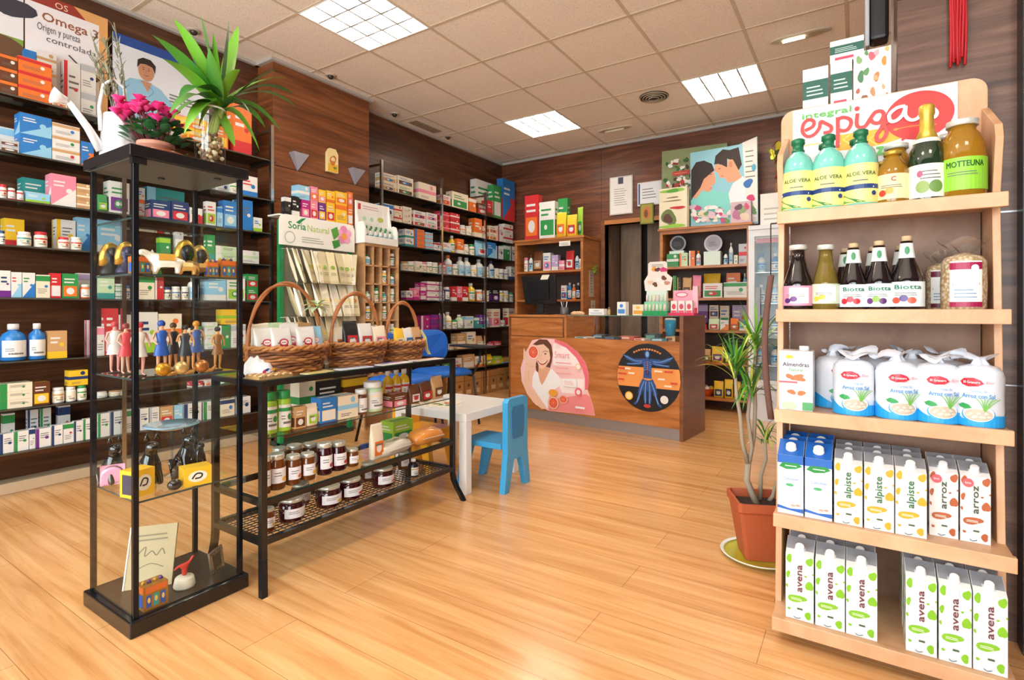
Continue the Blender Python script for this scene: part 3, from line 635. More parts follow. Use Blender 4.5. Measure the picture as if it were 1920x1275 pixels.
def make(kind,w,d,h,c1,c2,st,seed,loc,rz,place,group):
    desc=PAL[c1][0]+' '+KN[kind]+(' with '+PAL[c2][0]+' '+({0:'top band',1:'base band',2:'wedge print',3:'side stripe',4:'picture',5:'belt'}[st] if kind=='b' else 'label' if kind in 'gj' else 'print'))
    if kind=='b': o=link('carton',box_mesh(w,d,h,c1,c2,st,seed).mesh('carton'),None,loc,rz)
    elif kind=='g': o=link('pouch',pouch_mesh(w,d,h,c1,c2,seed).mesh('pouch'),None,loc,rz)
    else:
        a,l,ln=dict(p=pot_mesh,t=bottle_mesh,j=jar_mesh)[kind](w,h,c1,c2,seed)
        nm=dict(p='supplement_pot',t='bottle',j='jar')[kind]
        o=link(nm,None,None,loc,rz); part(a,'body',o); part(l,ln,o)
    return goods(o,desc,place,dict(b='box',p='jar',t='bottle',j='jar',g='pouch')[kind],group)
import re
def shelf_row(spec,z,place,group,zmax,plane=('x',XF-.012),rz=PI/2,back=.115,dmax=.2,ymax=None,ymin=None):
    "goods on one shelf; every entry: kind u0-u1:vtop:colours+style, '/' second row, '+' on top of the one before, x stack"
    ax,pv=plane; sgn=1 if ax=='x' else -1; last={0:-99,1:-99}; prev=None; n=0
    for e in spec.split():
        m=re.match(r'([/+]?)([bptjg])(\d+)-(\d+):(\d+):(\w)(\w)(\d?)(?:x(\d))?(?:r(\d+))?$',e)
        f,kind,u0,u1,vt,c1,c2,st,xs,rs=m.groups(); u0,u1,vt=int(u0),int(u1),int(vt); xs=int(xs or 1); rs=int(rs or 1)
        row=1 if f=='/' else 0; pp=pv-(back if row else 0) if ax=='x' else pv+(back if row else 0)
        if f=='+' and prev: pp=prev[3]
        A=U(u0,CY,ax,pp); B=U(u1,CY,ax,pp); k=1 if ax=='x' else 0
        y0,y1=A[k],B[k]
        if f!='+': y0=max(y0,last[row]+.003)
        if ymin is not None: y0=max(y0,ymin)
        if ymax is not None: y1=min(y1,ymax)
        mid=(A+B)/2; zt=Uz(vt,mid); base=z+.0008
        if f=='+' and prev: base=prev[2]+.0006
        h=(min(zt,zmax-.03)-base)
        if h<.02 or y1-y0<.012: continue
        if f!='+': last[row]=y1
        wi=(y1-y0)/rs
        for j in range(rs):
            w=wi-.003 if rs>1 else wi; c=y0+wi*(j+.5); hh=h/xs
            d=min(w*.8,dmax,.09) if kind=='b' else (w if kind in 'ptj' else min(w*.5,.07))
            if kind in 'ptj': w=d=min(w,.105)
            if row==0: d=min(d,back-.014)
            for s in range(xs):
                off=pp-d/2-.002 if ax=='x' else pp+d/2+.002
                loc=(off,c,base+s*hh) if ax=='x' else (c,off,base+s*hh)
                make(kind,w,d,hh-.0008,c1,c2,int(st) if st else (n*3+s)%6,n*7+s,loc,rz,place,group); n+=1
        prev=(y0,y1,base+h,pp)
ORD=['top','second','third','fourth','fifth','sixth','seventh','bottom']
L1=["b0-33:103:DO0x3 b34-97:112:OR0x3 /b46-68:94:BN4 /b69-106:98:WA5x4 b98-126:188:CA4 /b120-151:116:WR3 /b152-180:120:WS0x2 /b300-352:215:YO4 b352-388:222:YO4x2 b390-428:235:OY4 b438-472:198:OR1",
"/b0-36:240:WU0 b0-36:262:SD4x2 b37-97:216:BU2x2 b98-150:234:WA0x3 b152-176:266:BO2 /b405-430:335:WB0 p434-450:338:WG b453-483:330:WB1",
"p0-14:345:WR p15-31:352:RW p32-46:357:RW /b42-88:335:TW4 b49-94:362:UL1 b96-143:328:PW2 b144-172:345:AC5x3 g184-203:365:GL b205-243:341:WV4 p212-226:375:YL t228-243:372:LW /b258-272:352:WO1x2 /b276-346:352:TU3 b284-320:376:NP4 b322-354:378:NR4 b356-380:390:WR2 b388-405:378:WL4 b408-418:388:UB0 b420-445:377:BU4 b448-474:375:BW3 b476-492:408:WL1",
"p0-11:432:WN /b8-46:410:YR1 p35-62:434:WT p67-92:434:WR /b106-142:412:WY3 /b144-172:408:UB2 p112-133:444:WR p135-156:444:WR /b184-236:414:UW1 b300-320:445:GL0 b330-344:435:WS0 b346-372:465:WC1 b388-403:440:GT1 b405-450:462:HW3x2 b452-486:470:WH5",
"b0-20:507:WV1 b21-41:510:WU2 b42-66:511:WB2 b68-94:515:CG0 b95-115:512:RW4 b117-147:513:GO4 /b147-171:512:WI0 p129-151:537:WN p153-171:533:OW b184-215:517:HT1 b217-231:532:WG5x3 p232-246:535:WB b258-290:517:CG0 b291-307:515:RW3 p309-323:538:WN p325-341:537:WB p343-356:537:WN t357-376:518:WS b388-424:521:UW1 b426-460:521:WL4 b464-484:514:GR4x2",
"t5-56:607:BW t57-90:606:BW b91-126:620:AY1 /b163-180:600:PW3x2 b182-196:612:WP0 b197-222:578:RW4 b223-246:590:WR1x2 b258-296:585:WL1 b298-341:588:CO5 p345-362:615:TW p364-382:612:WG b387-408:604:WH5x3 b411-432:610:GW3 b434-461:608:WS0 +b418-455:580:YL5",
"b0-61:718:CG3x3 b62-94:716:DY4 p101-124:727:WA p126-145:725:WC p147-165:722:WG +b130-165:694:YN5 p182-205:735:CW p208-232:733:WA p262-283:732:CW p285-306:730:WR p308-330:727:WG p333-357:724:WR b359-380:715:RW1 b385-410:712:WO4 b414-440:708:WG2 b444-470:705:CB1",
"b0-26:813:WN3 b27-54:808:WG3 b55-66:803:WN0 b67-96:803:WV3 b97-118:797:WN3 b119-138:793:WG0 b139-156:789:WN3 b157-173:785:WG3 /b6-28:775:WG0 /b52-72:768:WN3 /b76-96:765:WG3 /b110-132:760:WN0 b184-206:775:WG3 b208-232:771:WN3 b234-254:768:WG0 b258-279:766:WN3 b281-299:764:WS3 b301-325:762:AR4 b327-343:760:UW1 b345-378:756:WN3 b382-410:752:WG3 b414-440:748:CN0 b444-470:744:WN3"]
for i,(sp,z) in enumerate(zip(L1,LZ)):
    shelf_row(sp,z,'on the %s shelf of the left rack'%ORD[i],'goods on the %s shelf of the left rack'%ORD[i],([3.0]+LZ)[i],ymax=2.37)
R1=["b716-744:326:CA4x2 b746-775:332:CD4x2 b786-818:345:CP5 b830-845:366:WO4 b848-878:362:CG4 b880-893:372:OW0 /b893-924:340:WC4 b896-912:382:DR4 b914-924:376:RD1 b926-940:348:GW4 b943-968:338:BR2",
"b716-738:382:WB0 b740-754:386:CR5x2 b756-772:388:CW0x3 b776-798:396:WR4x2 b800-820:400:WP4x2 b826-843:397:RP5x3 b845-862:400:RW5x3 p866-876:422:WO p878-888:424:WC b890-904:410:OC1 p906-914:424:WR b918-932:424:CO4x2 b934-944:424:WR3 b946-962:421:WR5x2",
"b760-776:430:WT1x2 b778-796:430:OB3x4 b798-812:436:UO5x4 b814-826:455:WR0 b830-846:455:WU1 t848-856:432:YG b858-870:448:OW1 p873-882:458:WC p884-893:458:WG g895-912:440:UW b914-930:452:BU2 b932-944:462:WN3 b946-956:460:GW0 b958-966:462:WK3",
"p758-768:490:WA p769-779:490:WG b780-792:490:CW0 p793-803:491:WP p804-814:491:WG p815-825:492:WT p829-839:492:WR t841-851:472:WO p853-862:495:WG t864-874:478:WS t876-886:478:WS p888-897:497:WY t899-909:480:WS p911-920:500:WU t922-929:482:WN p931-939:503:WC p940-948:504:WB p949-956:505:CV b958-966:500:WN1",
"b762-774:545:WM1 b776-786:540:PM1 b788-800:530:MW4x2 b802-824:528:WM5x3 p828-836:545:WB p838-846:538:NW b848-857:537:RW1 b858-867:537:PR1 b868-878:537:RW1 t882-896:531:YG p898-908:543:OW p912-920:545:WG b923-937:540:KV4 p939-947:545:YL p949-957:545:WY p959-966:548:WG",
"b790-806:592:MW3x2 b808-824:590:VM5x2 t829-838:578:WS t840-850:585:CY p852-860:600:WG t862-872:590:HW b874-888:593:WU0 b889-899:595:TW0 b900-908:590:VT1 t912-920:590:WI b924-938:579:CP4 p941-952:600:WR b954-966:578:CR4",
"g829-843:640:DW p845-855:645:WR b857-874:625:AC4 b876-892:622:CA1 g894-908:630:AC b912-924:645:PW1 b926-940:640:RP4 g942-960:645:LY",
"b829-846:680:GW1 b848-866:672:WA4 b868-890:665:AW4 b892-906:668:CO1 g911-925:665:YL b927-941:668:LY4 b943-960:670:YU1"]
for i,(sp,z) in enumerate(zip(R1,RZ)):
    shelf_row(sp,z,'on the %s shelf of the far rack'%ORD[i],'goods on the %s shelf of the far rack'%ORD[i],([3.0]+RZ)[i],ymin=3.51,ymax=5.83,dmax=.1)
# cardboard magazine files on the floor under the far rack
for k in range(9):
    y=4.35+.165*k; o=MB(); w,d,h=.15,.24,.27
    o.hexa([(-w/2,-d/2,0),(w/2,-d/2,0),(w/2,d/2,0),(-w/2,d/2,0),(-w/2,-d/2,h),(w/2,-d/2,h),(w/2,d/2,h),(-w/2,d/2,h)],M('B8854C' if k%3 else 'A87440',.7))
    P=Print(o,(-w/2,-d/2,0),(1,0,0),(0,0,1)); P.rect(.0,.19,w,.2,M('8A5E30',.7)); P.ell(w/2,.14,.02,.02,M('5A3A1C',.7)); P.rect(w*.2,.04,w*.8,.09,M('D8B888',.6))
    ob=solo(o,'cardboard_box','cardboard box','box',(XF-.13,y,.0),PI/2,'cardboard boxes under the far rack'); GOODS.append((ob,'brown cardboard box' if k%3 else 'dark brown cardboard box','on the floor under the far rack'))
# ---------------------------------------------------------------- goods on the pale shelf unit, right foreground
def caps(o,x,y,z,r,h,mat,n=18): return o.lathe([(r,0),(r,h*.9),(r*.92,h)],mat,n,cx=x,cy=y,z0=z)
def unit_at(u,zi,dy=0): p=U(u,CY,'y',wyf(SZ[zi])+.012+dy); return (p[0],p[1],SZ[zi]+.0006)
TEAL=liquid('aloe_bottle','7FD6C4',.12)
def aloe():
    t=link('aloe_bottle',None); r=.046; b=MB()
    b.lathe([(r*.9,0),(r,.008),(r,.135),(r*.96,.155),(r*.8,.178),(r*.5,.194),(.017,.2),(.017,.204)],TEAL,26); part(b,'body',t)
    l=MB(); P=cyl_print(l,r); a=r*1.5; P.rect(-a,.012,a,.132,M('F2E58C',.4),16); P.rect(-a,.054,a,.068,M('24407A',.4),16); P.text('ALOE VERA',0,.095,.016,M('4A6A3A'),bold=.03); P.lines(-.02,.02,.078,.088,1,INK,.3); P.rect(-a*.8,.057,a*.5,.061,M('D8E0F0')); P.ell(a*.5,.04,.007,.007,M('24407A')); P.poly([(-a*.95,.045),(-a*.9,.046),(a*.2,.014),(-.01,.013)],M('3C8A4A',.4)); P.poly([(-a*.95,.03),(-a*.2,.014),(-a*.95,.013)],M('6FB05A',.4)); part(l,'label',t)
    c=MB(); c.lathe([(.019,0),(.019,.006),(.016,.007),(.016,.024),(.02,.026),(.02,.040),(.014,.044)],M('136B45',.35),20,z0=.2); part(c,'cap',t); return t
def place(o,i,u,dy,desc,where,cat,grp,r,rz=0):
    x,y,z=unit_at(u,i,dy); o.location=(x,y+r,z); o.rotation_euler=(0,0,rz); return goods(o,desc,where,cat,grp)
W1='on top shelf of pale unit'; W2='on second shelf of pale unit'; W3='on third shelf of pale unit'; W4='on fourth shelf of pale unit'; W5='on bottom shelf of pale unit'
al=aloe(); FR=math.radians(-12)
place(al,0,1494,-.008,'teal aloe bottle with yellow label at left end',W1,'bottle','aloe bottles on the top shelf',.046,-.12*0)
for k,(u,dy,de) in enumerate(((1552,-.008,'middle teal aloe bottle of the front row'),(1614,-.008,'right-hand teal aloe bottle of the front row'),(1546,.088,'teal aloe bottle standing behind the middle one'),(1606,.088,'teal aloe bottle standing behind the right-hand one'))):
    place(copy_tree(al),0,u,dy,de,W1,'bottle','aloe bottles on the top shelf',.046)
AMB=liquid('apple_juice','B07E1C',.3)
def juice(r,h,neck,lab,capm,mat,name='juice_bottle',text=None,tc='7A5A20',shape=0,lz=(.08,.48),capr=None,fruit=None,edge=None):
    t=link(name,None); b=MB(); nr=neck
    if shape==0: pr=[(r*.92,0),(r,.008),(r,h*.55),(r*.93,h*.68),(nr*1.25,h*.82),(nr,h*.86),(nr,h*.93)]
    else: pr=[(r*.94,0),(r,.006),(r,h*.36),(r*.9,h*.46),(nr*1.35,h*.68),(nr*1.05,h*.80),(nr,h*.93)]
    b.lathe(pr,mat,26); part(b,'body',t)
    l=MB(); P=cyl_print(l,r); a=r*1.45; P.rect(-a,h*lz[0],a,h*lz[1],M(lab,.45),16); lh=h*(lz[1]-lz[0])
    if edge: P.rect(-a*.35,h*lz[0]+lh*.12,a*.55,h*lz[1]-lh*.1,M('F4F2F0',.4),8)
    if text: P.text(text,0,h*lz[1]-lh*.3,lh*.25,M(tc),w=a*1.1 if len(text)>1 else None,bold=.04)
    if fruit:
        for j,c in enumerate(fruit): P.ell(-a*.45+a*.3*j,h*lz[0]+lh*(.25+.08*(j%2)),a*.17,lh*.13,M(c,.35),14)
    P.lines(-a*.5,a*.4,h*lz[0]+lh*.45,h*lz[0]+lh*.6,2,INK,.3)
    part(l,'label',t)
    c=MB(); cr=capr or nr*1.15; c.lathe([(cr,0),(cr,h*.07),(cr*.9,h*.078)],capm,20,z0=h*.922); part(c,'cap',t); return t
LID=M('D9DDD6',.3,.3); GOLD=M('C9A545',.35,.6)
place(juice(.042,.165,.020,'EBD9A8',GOLD,AMB,text='C',tc='C83028',fruit=['C84030','E8A040'],lz=(.1,.55)),0,1675,.0,'small amber syrup bottle with gold lid',W1,'bottle','amber bottles on the top shelf',.042)
place(juice(.034,.155,.016,'DCC890',GOLD,AMB),0,1652,.09,'small amber bottle half hidden behind aloe bottles',W1,'bottle','amber bottles on the top shelf',.034)
place(juice(.046,.205,.026,'C8D898',LID,AMB,capr=.032),0,1682,.082,'amber juice bottle behind the small syrup bottle',W1,'bottle','amber bottles on the top shelf',.042)
place(juice(.055,.228,.032,'8FCF3A',LID,AMB,text='MOTTEUNA',tc='2C5A1C',capr=.037,lz=(.1,.5)),0,1810,-.005,'large golden juice bottle with lime green label',W1,'bottle','amber bottles on the top shelf',.055)
place(juice(.045,.215,.028,'A8D05A',LID,AMB,capr=.03),0,1776,.098,'golden juice bottle behind the sparkling wine',W1,'bottle','amber bottles on the top shelf',.04)
def champagne():
    t=link('sparkling_bottle',None); r=.047; b=MB(); b.lathe([(r*.95,0),(r,.008),(r,.12),(r*.92,.15),(r*.55,.19),(.017,.215),(.015,.26)],M('16301C',.08,0,1),26); part(b,'body',t)
    l=MB(); P=cyl_print(l,r); a=r*1.4; P.rect(-a,.012,a,.108,M('EFEEDF',.45),14); P.ell(-.014,.042,.017,.018,M('8FA860')); P.ell(.018,.042,.017,.018,M('6C9048')); P.lines(-a*.3,a*.5,.065,.095,3,INK,.3); P.ell(-.02,.08,.007,.010,M('B05878')); part(l,'label',t)
    f=MB(); f.lathe([(.030,.182),(.0178,.216),(.0168,.255),(.0195,.262),(.0195,.284),(.015,.290)],M('D8B24A',.35,.5),22); f.lathe([(.034,.175),(.031,.187)],M('EFEAD8',.5),22,cap=False); part(f,'foil',t,'gold foil neck wrap'); return t
place(champagne(),0,1741,.0,'dark green sparkling bottle with gold foil neck',W1,'bottle','tall bottles on the top shelf',.047)
DK=M('150C10',.08,0,1)
place(juice(.044,.21,.019,'D994AE',LID,DK,shape=1,capr=.026,lz=(.07,.37),edge=1,fruit=['5A2A6A','6A3A80']),1,1494,0,'dark juice bottle with pink label',W2,'bottle','juice bottles on the second shelf',.044)
place(juice(.038,.205,.018,'C9D3BC',LID,liquid('pear_juice','8A7430',.35),shape=1,capr=.024,lz=(.1,.4),edge=1,fruit=['D8C040','C8B030']),1,1547,.0,'pale juice bottle with grey green label',W2,'bottle','juice bottles on the second shelf',.038)
CORK=M('CDB088',.6); 
def biotta(r,h,fr):
    t=juice(r,h,.015,'E9F0F0',CORK,DK,shape=1,lz=(.05,.38),text='Biotta',tc='1F7A5A',fruit=fr,capr=.013)
    n=MB(); n.lathe([(.0215,h*.70),(.0185,h*.79),(.0165,h*.90)],M('E6ECE6',.5),20,cap=False); P=cyl_print(n,.021); P.ell(0,h*.8,.006,.012,M('3C8A5A')); part(n,'neck_wrap',t); return t
place(biotta(.037,.205,['C82838','D84048','C82838']),1,1600,.0,'dark juice bottle with red berry label and gold seal',W2,'bottle','juice bottles on the second shelf',.037)
place(biotta(.037,.208,['6A3A78','88B040','5A2A68']),1,1649,.0,'dark juice bottle with purple berry label',W2,'bottle','juice bottles on the second shelf',.037)
place(biotta(.043,.218,['C85040','5A4A88','D86048']),1,1702,.0,'largest dark juice bottle with mixed berry label',W2,'bottle','juice bottles on the second shelf',.043)
for u,d in ((1585,'dark juice bottle behind the red berry one'),(1638,'dark juice bottle behind the purple berry one'),(1690,'dark juice bottle behind the mixed berry one')):
    place(biotta(.033,.2,['C85040','6A3A78']),1,u,.10,d,W2,'bottle','juice bottles on the second shelf',.03)
def graintex():
    m=bpy.data.materials.new('puffed_grain'); n,l=nodes(m); b=n['Principled BSDF']; tc=n.new('ShaderNodeTexCoord'); v=n.new('ShaderNodeTexVoronoi'); v.inputs['Scale'].default_value=110
    l.new(tc.outputs['Object'],v.inputs['Vector']); cr=n.new('ShaderNodeValToRGB'); e=cr.color_ramp.elements; e[0].color=(*lin('E8DCC4'),1); e[1].color=(*lin('A8875C'),1); e[1].position=.7
    l.new(v.outputs['Distance'],cr.inputs[0]); l.new(cr.outputs[0],b.inputs['Base Color']); b.inputs['Roughness'].default_value=.35; b.inputs['Coat Weight'].default_value=.6; return m
GRAIN=graintex()
def grainbag(r,h,lab):
    t=link('grain_bag',None); b=MB(); rings=[]
    for k,(zz,q) in enumerate(((0,.9),(.03,1),(.35,1.02),(.7,.99),(.77,.85),(.8,.5),(.83,.3))):
        rings.append([(r*q*math.cos(a)*(1+.03*math.sin(4*a+k)),r*q*math.sin(a),h*zz) for a in [2*PI*i/26 for i in range(26)]])
    b.loft(rings,GRAIN); part(b,'bag',t)
    f=MB(); rings=[]
    for k,(zz,q) in enumerate(((.83,.3),(.88,.5),(.95,.95),(1,1.05))): rings.append([(r*q*math.cos(a)*(1+.2*math.sin(5*a)),r*q*.6*math.sin(a)*(1+.2*math.sin(4*a)),h*zz+.012*math.sin(3*a)) for a in [2*PI*i/26 for i in range(26)]])
    f.loft(rings,CELLO,True,False); part(f,'gathered_film',t,'clear crinkled film top')
    l=MB(); P=cyl_print(l,r*1.02); a=r*.75; P.rect(-a,h*.05,a,h*.70,M('EFEDEA',.45),10); P.rect(-a,h*.58,a,h*.68,M(lab,.4),10); P.rect(-a,h*.05,a,h*.12,M(lab,.4),10); P.rect(-a*.8,h*.36,a*.8,h*.39,M('B89858')); P.lines(-a*.7,a*.7,h*.18,h*.33,3,M('8FA8C0')); P.ell(a*.5,h*.6,.009,.009,M('F4F0F0')); part(l,'label',t); return t
place(grainbag(.050,.195,'A01848'),1,1812,.01,'clear bag of puffed grain with maroon label',W2,'bag','grain bags on the second shelf',.05)
place(grainbag(.036,.17,'6A2038'),1,1766,.11,'smaller clear grain bag half hidden behind',W2,'bag','grain bags on the second shelf',.036)
# third shelf: almond drink carton and rice cake packs
o=MB(); w=.093; h=.185; o.box(-w/2,w/2,-w/2,w/2,0,h,M('E2E0DD',.35)); P=Print(o,(-w/2,-w/2,0),(1,0,0),(0,0,1))
P.ell(.026,h*.9,.008,.006,M('E8B820')); P.ell(.034,h*.9,.006,.005,M('E8B820')); P.text('Almendras',w/2,h*.74,.018,M('3A3048'),w=w*.78,bold=.03); P.text('Natural',w/2,h*.66,.014,M('3C9A50'),w=w*.4)
for x,y in ((.03,.57),(.045,.54),(.055,.58),(.06,.53),(.035,.31),(.062,.30)): P.blob(x,h*y,.012,.007,M('B86A34',.4),int(x*1000))
P.rect(0,h*.46,w*.55,h*.49,M('E0606A')); P.ell(w*.3,h*.08,.02,.012,M('B8D0A8')); P.rect(w*.7,h*.02,w,h*.15,M('4FA060'))
t=link('drink_carton',None); part(o,'body',t); c=MB(); c.lathe([(.014,0),(.014,.014)],WHITE,16,cx=.02,z0=h); part(c,'cap',t); place(t,2,1492,.005,'white almond drink carton at left end',W3,'carton','almond drink carton',w/2)
def ricemesh():
    r=.053; h=.165; b=MB(); rings=[]
    rr=random.Random(3)
    for k,(zz,q) in enumerate(((0,.93),(.04,1),(.25,1.01),(.5,1.0),(.80,1.0),(.89,.95),(.96,.78),(1.0,.38))):
        rings.append([(r*q*math.cos(a)*(1+(.012+.02*(zz>.7))*math.sin(6*a+k*2)),r*q*math.sin(a)*(1+(.01+.02*(zz>.7))*math.sin(5*a+k)),h*zz) for a in [2*PI*i/30 for i in range(30)]])
    b.loft(rings,M('DEE1E9',.3)); 
    P=cyl_print(b,r*1.015,.001); BL=M('2A9FE0',.35); n=28; a=r*PI*.98
    # blue swoosh around the foot
    vs=[];fs=[]
    for i in range(n+1):
        u=-a+2*a*i/n; vs+=[(u,.002),(u,.018+.042*(abs(u)/a)**1.0+.006*math.sin(u/r*3))]
    P.raw(vs,[(2*i,2*i+2,2*i+3,2*i+1) for i in range(n)],BL)
    g=r*.62; P.ell(0,.034,.036,.024,BL,20); P.ell(0,.037,.033,.021,M('F4F4F0',.4),20); P.ell(0,.034,.030,.016,M('C9B8A6',.6),20)
    for k in range(9): P.ell(-.02+.005*k,.032+.006*math.sin(k*2),.0045,.003,M('E0D4C4'),8)
    for k in range(7): P.stroke([(.012,.045),(.016+.004*(k-3),.066+.003*(k%2)),(.02+.008*(k-3),.078)],.0018,M('6FB84A'))
    P.poly([(-.040,.058),(-.030,.064),(-.018,.060),(-.012,.052),(-.024,.048),(-.036,.052)],M('2F9A50',.4))
    P.text('Tortitas de',0,.094,.010,M('4F9FD8'),w=.032); P.text('Arroz con Sal',0,.079,.016,M('2F8FD4'),w=.060,bold=.03)
    lf=[(-.034,.122),(-.026,.131),(-.008,.133),(.004,.127),(.010,.118),(.0,.111),(-.018,.109),(-.030,.114)]; P.poly(lf,M('CE2236',.35)); P.text('El Granero',-.012,.118,.009,M('F8E8E8'),w=.030,bold=.03); P.text('Bio',.020,.118,.011,M('E07A90'))
    return b
def ricepack(seed,flop):
    t=link('rice_cake_pack',None); part(RM,'pack',t); r=.053;h=.165; f=MB(); rr=random.Random(seed); ph=rr.uniform(0,6); rings=[]
    for k,(zz,q,s) in enumerate(((0,.37,0),(.012,.24,0),(.014,.30,.2),(.022,.62,.6),(.020,.95,1.0))):
        rings.append([(flop*s*.018+r*q*math.cos(a)*(1+.22*math.sin(3*a+ph)),r*q*.75*math.sin(a)*(1+.2*math.sin(4*a+ph)),h+zz+.010*s*math.sin(3*a+ph)+.012*s*math.cos(a+ph)) for a in [2*PI*i/24 for i in range(24)]])
    f.loft(rings,M('DEE1E9',.3),True,False); part(f,'knotted_top',t,'crinkled white film top'); return t
RM=ricemesh().mesh('pack')
for k,(u,dy,ds) in enumerate(((1600,-.004,'rice cake pack nearest the almond carton, front row'),(1684,-.008,'second rice cake pack of the front row'),(1762,-.008,'third rice cake pack of the front row'),(1842,-.008,'rightmost rice cake pack of the front row'),
    (1560,.104,'leftmost rice cake pack of the back row'),(1640,.104,'second rice cake pack of the back row'),(1712,.104,'third rice cake pack of the back row'),(1780,.104,'rightmost rice cake pack of the back row'))):
    place(ricepack(k,(-1)**k),2,u,dy,ds,W3,'pack','rice cake packs on the third shelf',.053,[.1,.25,.15,-.15,.6,1,2,-1][k])
# drink cartons with a sloped top, a cap and a word down the front
def prisma(w,h,base,blot,word,wc,sticker=None,top='A4AAB2'):
    d=w*.94; b=MB(); hs=h*.13
    b.hexa([(-w/2,-d/2,0),(w/2,-d/2,0),(w/2,d/2,0),(-w/2,d/2,0),(-w/2,-d/2,h-hs),(w/2,-d/2,h-hs),(w/2,d/2,h),(-w/2,d/2,h)],M(base,.33))
    P=Print(b,(-w/2,-d/2,0),(1,0,0),(0,0,1)); bm=M(blot,.35); H=h-hs
    for k,(x,y,rx,ry) in enumerate(((.12,.93,.13,.07),(.86,.93,.14,.08),(.08,.68,.09,.06),(.85,.56,.15,.09),(.97,.75,.03,.02),(.05,.5,.05,.03),(.80,.10,.15,.06),(.13,.15,.06,.025),(.72,.70,.05,.018))):
        x0=max(rx,min(1-rx,x)); P.blob(w*x0,H*y,w*rx*.85,H*ry*.85,bm,k)
    P.blob(w*.40,H*.33,w*.33,H*.055,bm,31); P.lines(w*.2,w*.62,H*.31,H*.35,2,M('F8F4E8'))
    P.rect(w*.38,0+H*.88,w*.62,H*.999,M('E6E4E0',.35)); 
    P.text(word,w*.60,H*.44,w*.34,M(wc,.4),'l',rot=PI/2,w=H*.42,bold=.03)
    P.rect(w*.42,H*.17,w*.62,H*.195,M('3A5A40')); P.stroke([(w*.3,H*.05),(w*.4,H*.03),(w*.55,H*.05)],.002,M('4A6A78'))
    if sticker: P.ell(w*.25,H*.90,w*.19,w*.19,M(sticker,.4),20); P.text('bio',w*.25,H*.885,w*.14,M('FBE8E8'),w=w*.2)
    for (o_,ux) in (((-w/2,d/2,0),(0,-1,0)),((w/2,-d/2,0),(0,1,0))):
        P=Print(b,o_,ux,(0,0,1))
        for k,(x,y,rx,ry) in enumerate(((.2,.85,.15,.08),(.75,.62,.18,.09),(.3,.35,.16,.06),(.8,.15,.14,.06))): P.blob(d*x,H*y,d*rx,H*ry,bm,k+5)
        P.lines(d*.2,d*.8,H*.45,H*.56,3,INK,.3)
    # seam ridge and grey top
    P=Print(b,(-w/2,-d/2,H),(1,0,0),Vector((0,d,hs)).normalized()); L=math.hypot(d,hs); P.rect(.001,.3*L,w-.001,L,M(top,.3,.3)); P.rect(w*.3,.0,w*.7,.45*L,M('E4E3E0',.35))
    c=MB(); nrm=Vector((0,-hs,d)).normalized(); cc=Vector((0,-d/2+d*.30,H+hs*.30)); rr=w*.16; q=nrm.rotation_difference(Vector((0,0,1))).inverted()
    c.lathe([(rr*1.15,0),(rr*1.15,.004),(rr,.005),(rr,.017),(rr*.85,.019)],M('F5F4F2',.3),18); c.v=[tuple(q@Vector(p)+cc) for p in c.v]
    return b.mesh('carton_body'),c.mesh('cap')
def milk(w,h):
    d=w*.94; b=MB(); bl=M('1E62B8',.3); hs=h*.16; H=h-hs
    b.hexa([(-w/2,-d/2,0),(w/2,-d/2,0),(w/2,d/2,0),(-w/2,d/2,0),(-w/2,-d/2,H),(w/2,-d/2,H),(w/2,d/2,h),(-w/2,d/2,h)],M('E0E4EA',.33))
    P=Print(b,(-w/2,-d/2,0),(1,0,0),(0,0,1)); P.rect(0,H*.86,w,H,bl); P.poly([(w*.05,H*.80),(w*.2,H*.87),(w*.8,H*.88),(w*.96,H*.83),(w*.7,H*.78),(w*.35,H*.76)],M('1F8A3C',.35)); P.rect(w*.3,H*.815,w*.75,H*.83,M('DDF0DD'))
    P.text('Calcimel',w/2,H*.58,w*.18,M('5A88C8'),w=w*.6,shear=.2); P.ell(w*.48,H*.5,w*.16,H*.025,M('4FA86A')); P.poly([(0,H*.14),(w*.5,H*.10),(w,H*.12),(w,H*.05),(0,H*.09)],bl); P.ell(w*.62,H*.16,w*.1,H*.02,M('E8A890')); P.ell(w*.8,H*.17,w*.08,H*.018,M('E0987C'))
    for (o_,ux) in (((-w/2,d/2,0),(0,-1,0)),((w/2,-d/2,0),(0,1,0))): P=Print(b,o_,ux,(0,0,1)); P.rect(0,H*.75,d,H*.999,bl); P.lines(d*.2,d*.8,H*.3,H*.5,3,INK,.3)
    P=Print(b,(-w/2,-d/2,H),(1,0,0),Vector((0,d,hs)).normalized()); L=math.hypot(d,hs); P.rect(.0005,.0,w-.0005,L,bl)
    c=MB(); nrm=Vector((0,-hs,d)).normalized(); cc=Vector((0,-d/2+d*.42,H+hs*.42)); rr=w*.2; q=nrm.rotation_difference(Vector((0,0,1))).inverted()
    c.lathe([(rr*1.1,0),(rr*1.1,.004),(rr,.005),(rr,.015),(rr*.85,.017)],M('F5F4F2',.3),18); c.v=[tuple(q@Vector(p)+cc) for p in c.v]
    return b.mesh('carton_body'),c.mesh('cap')
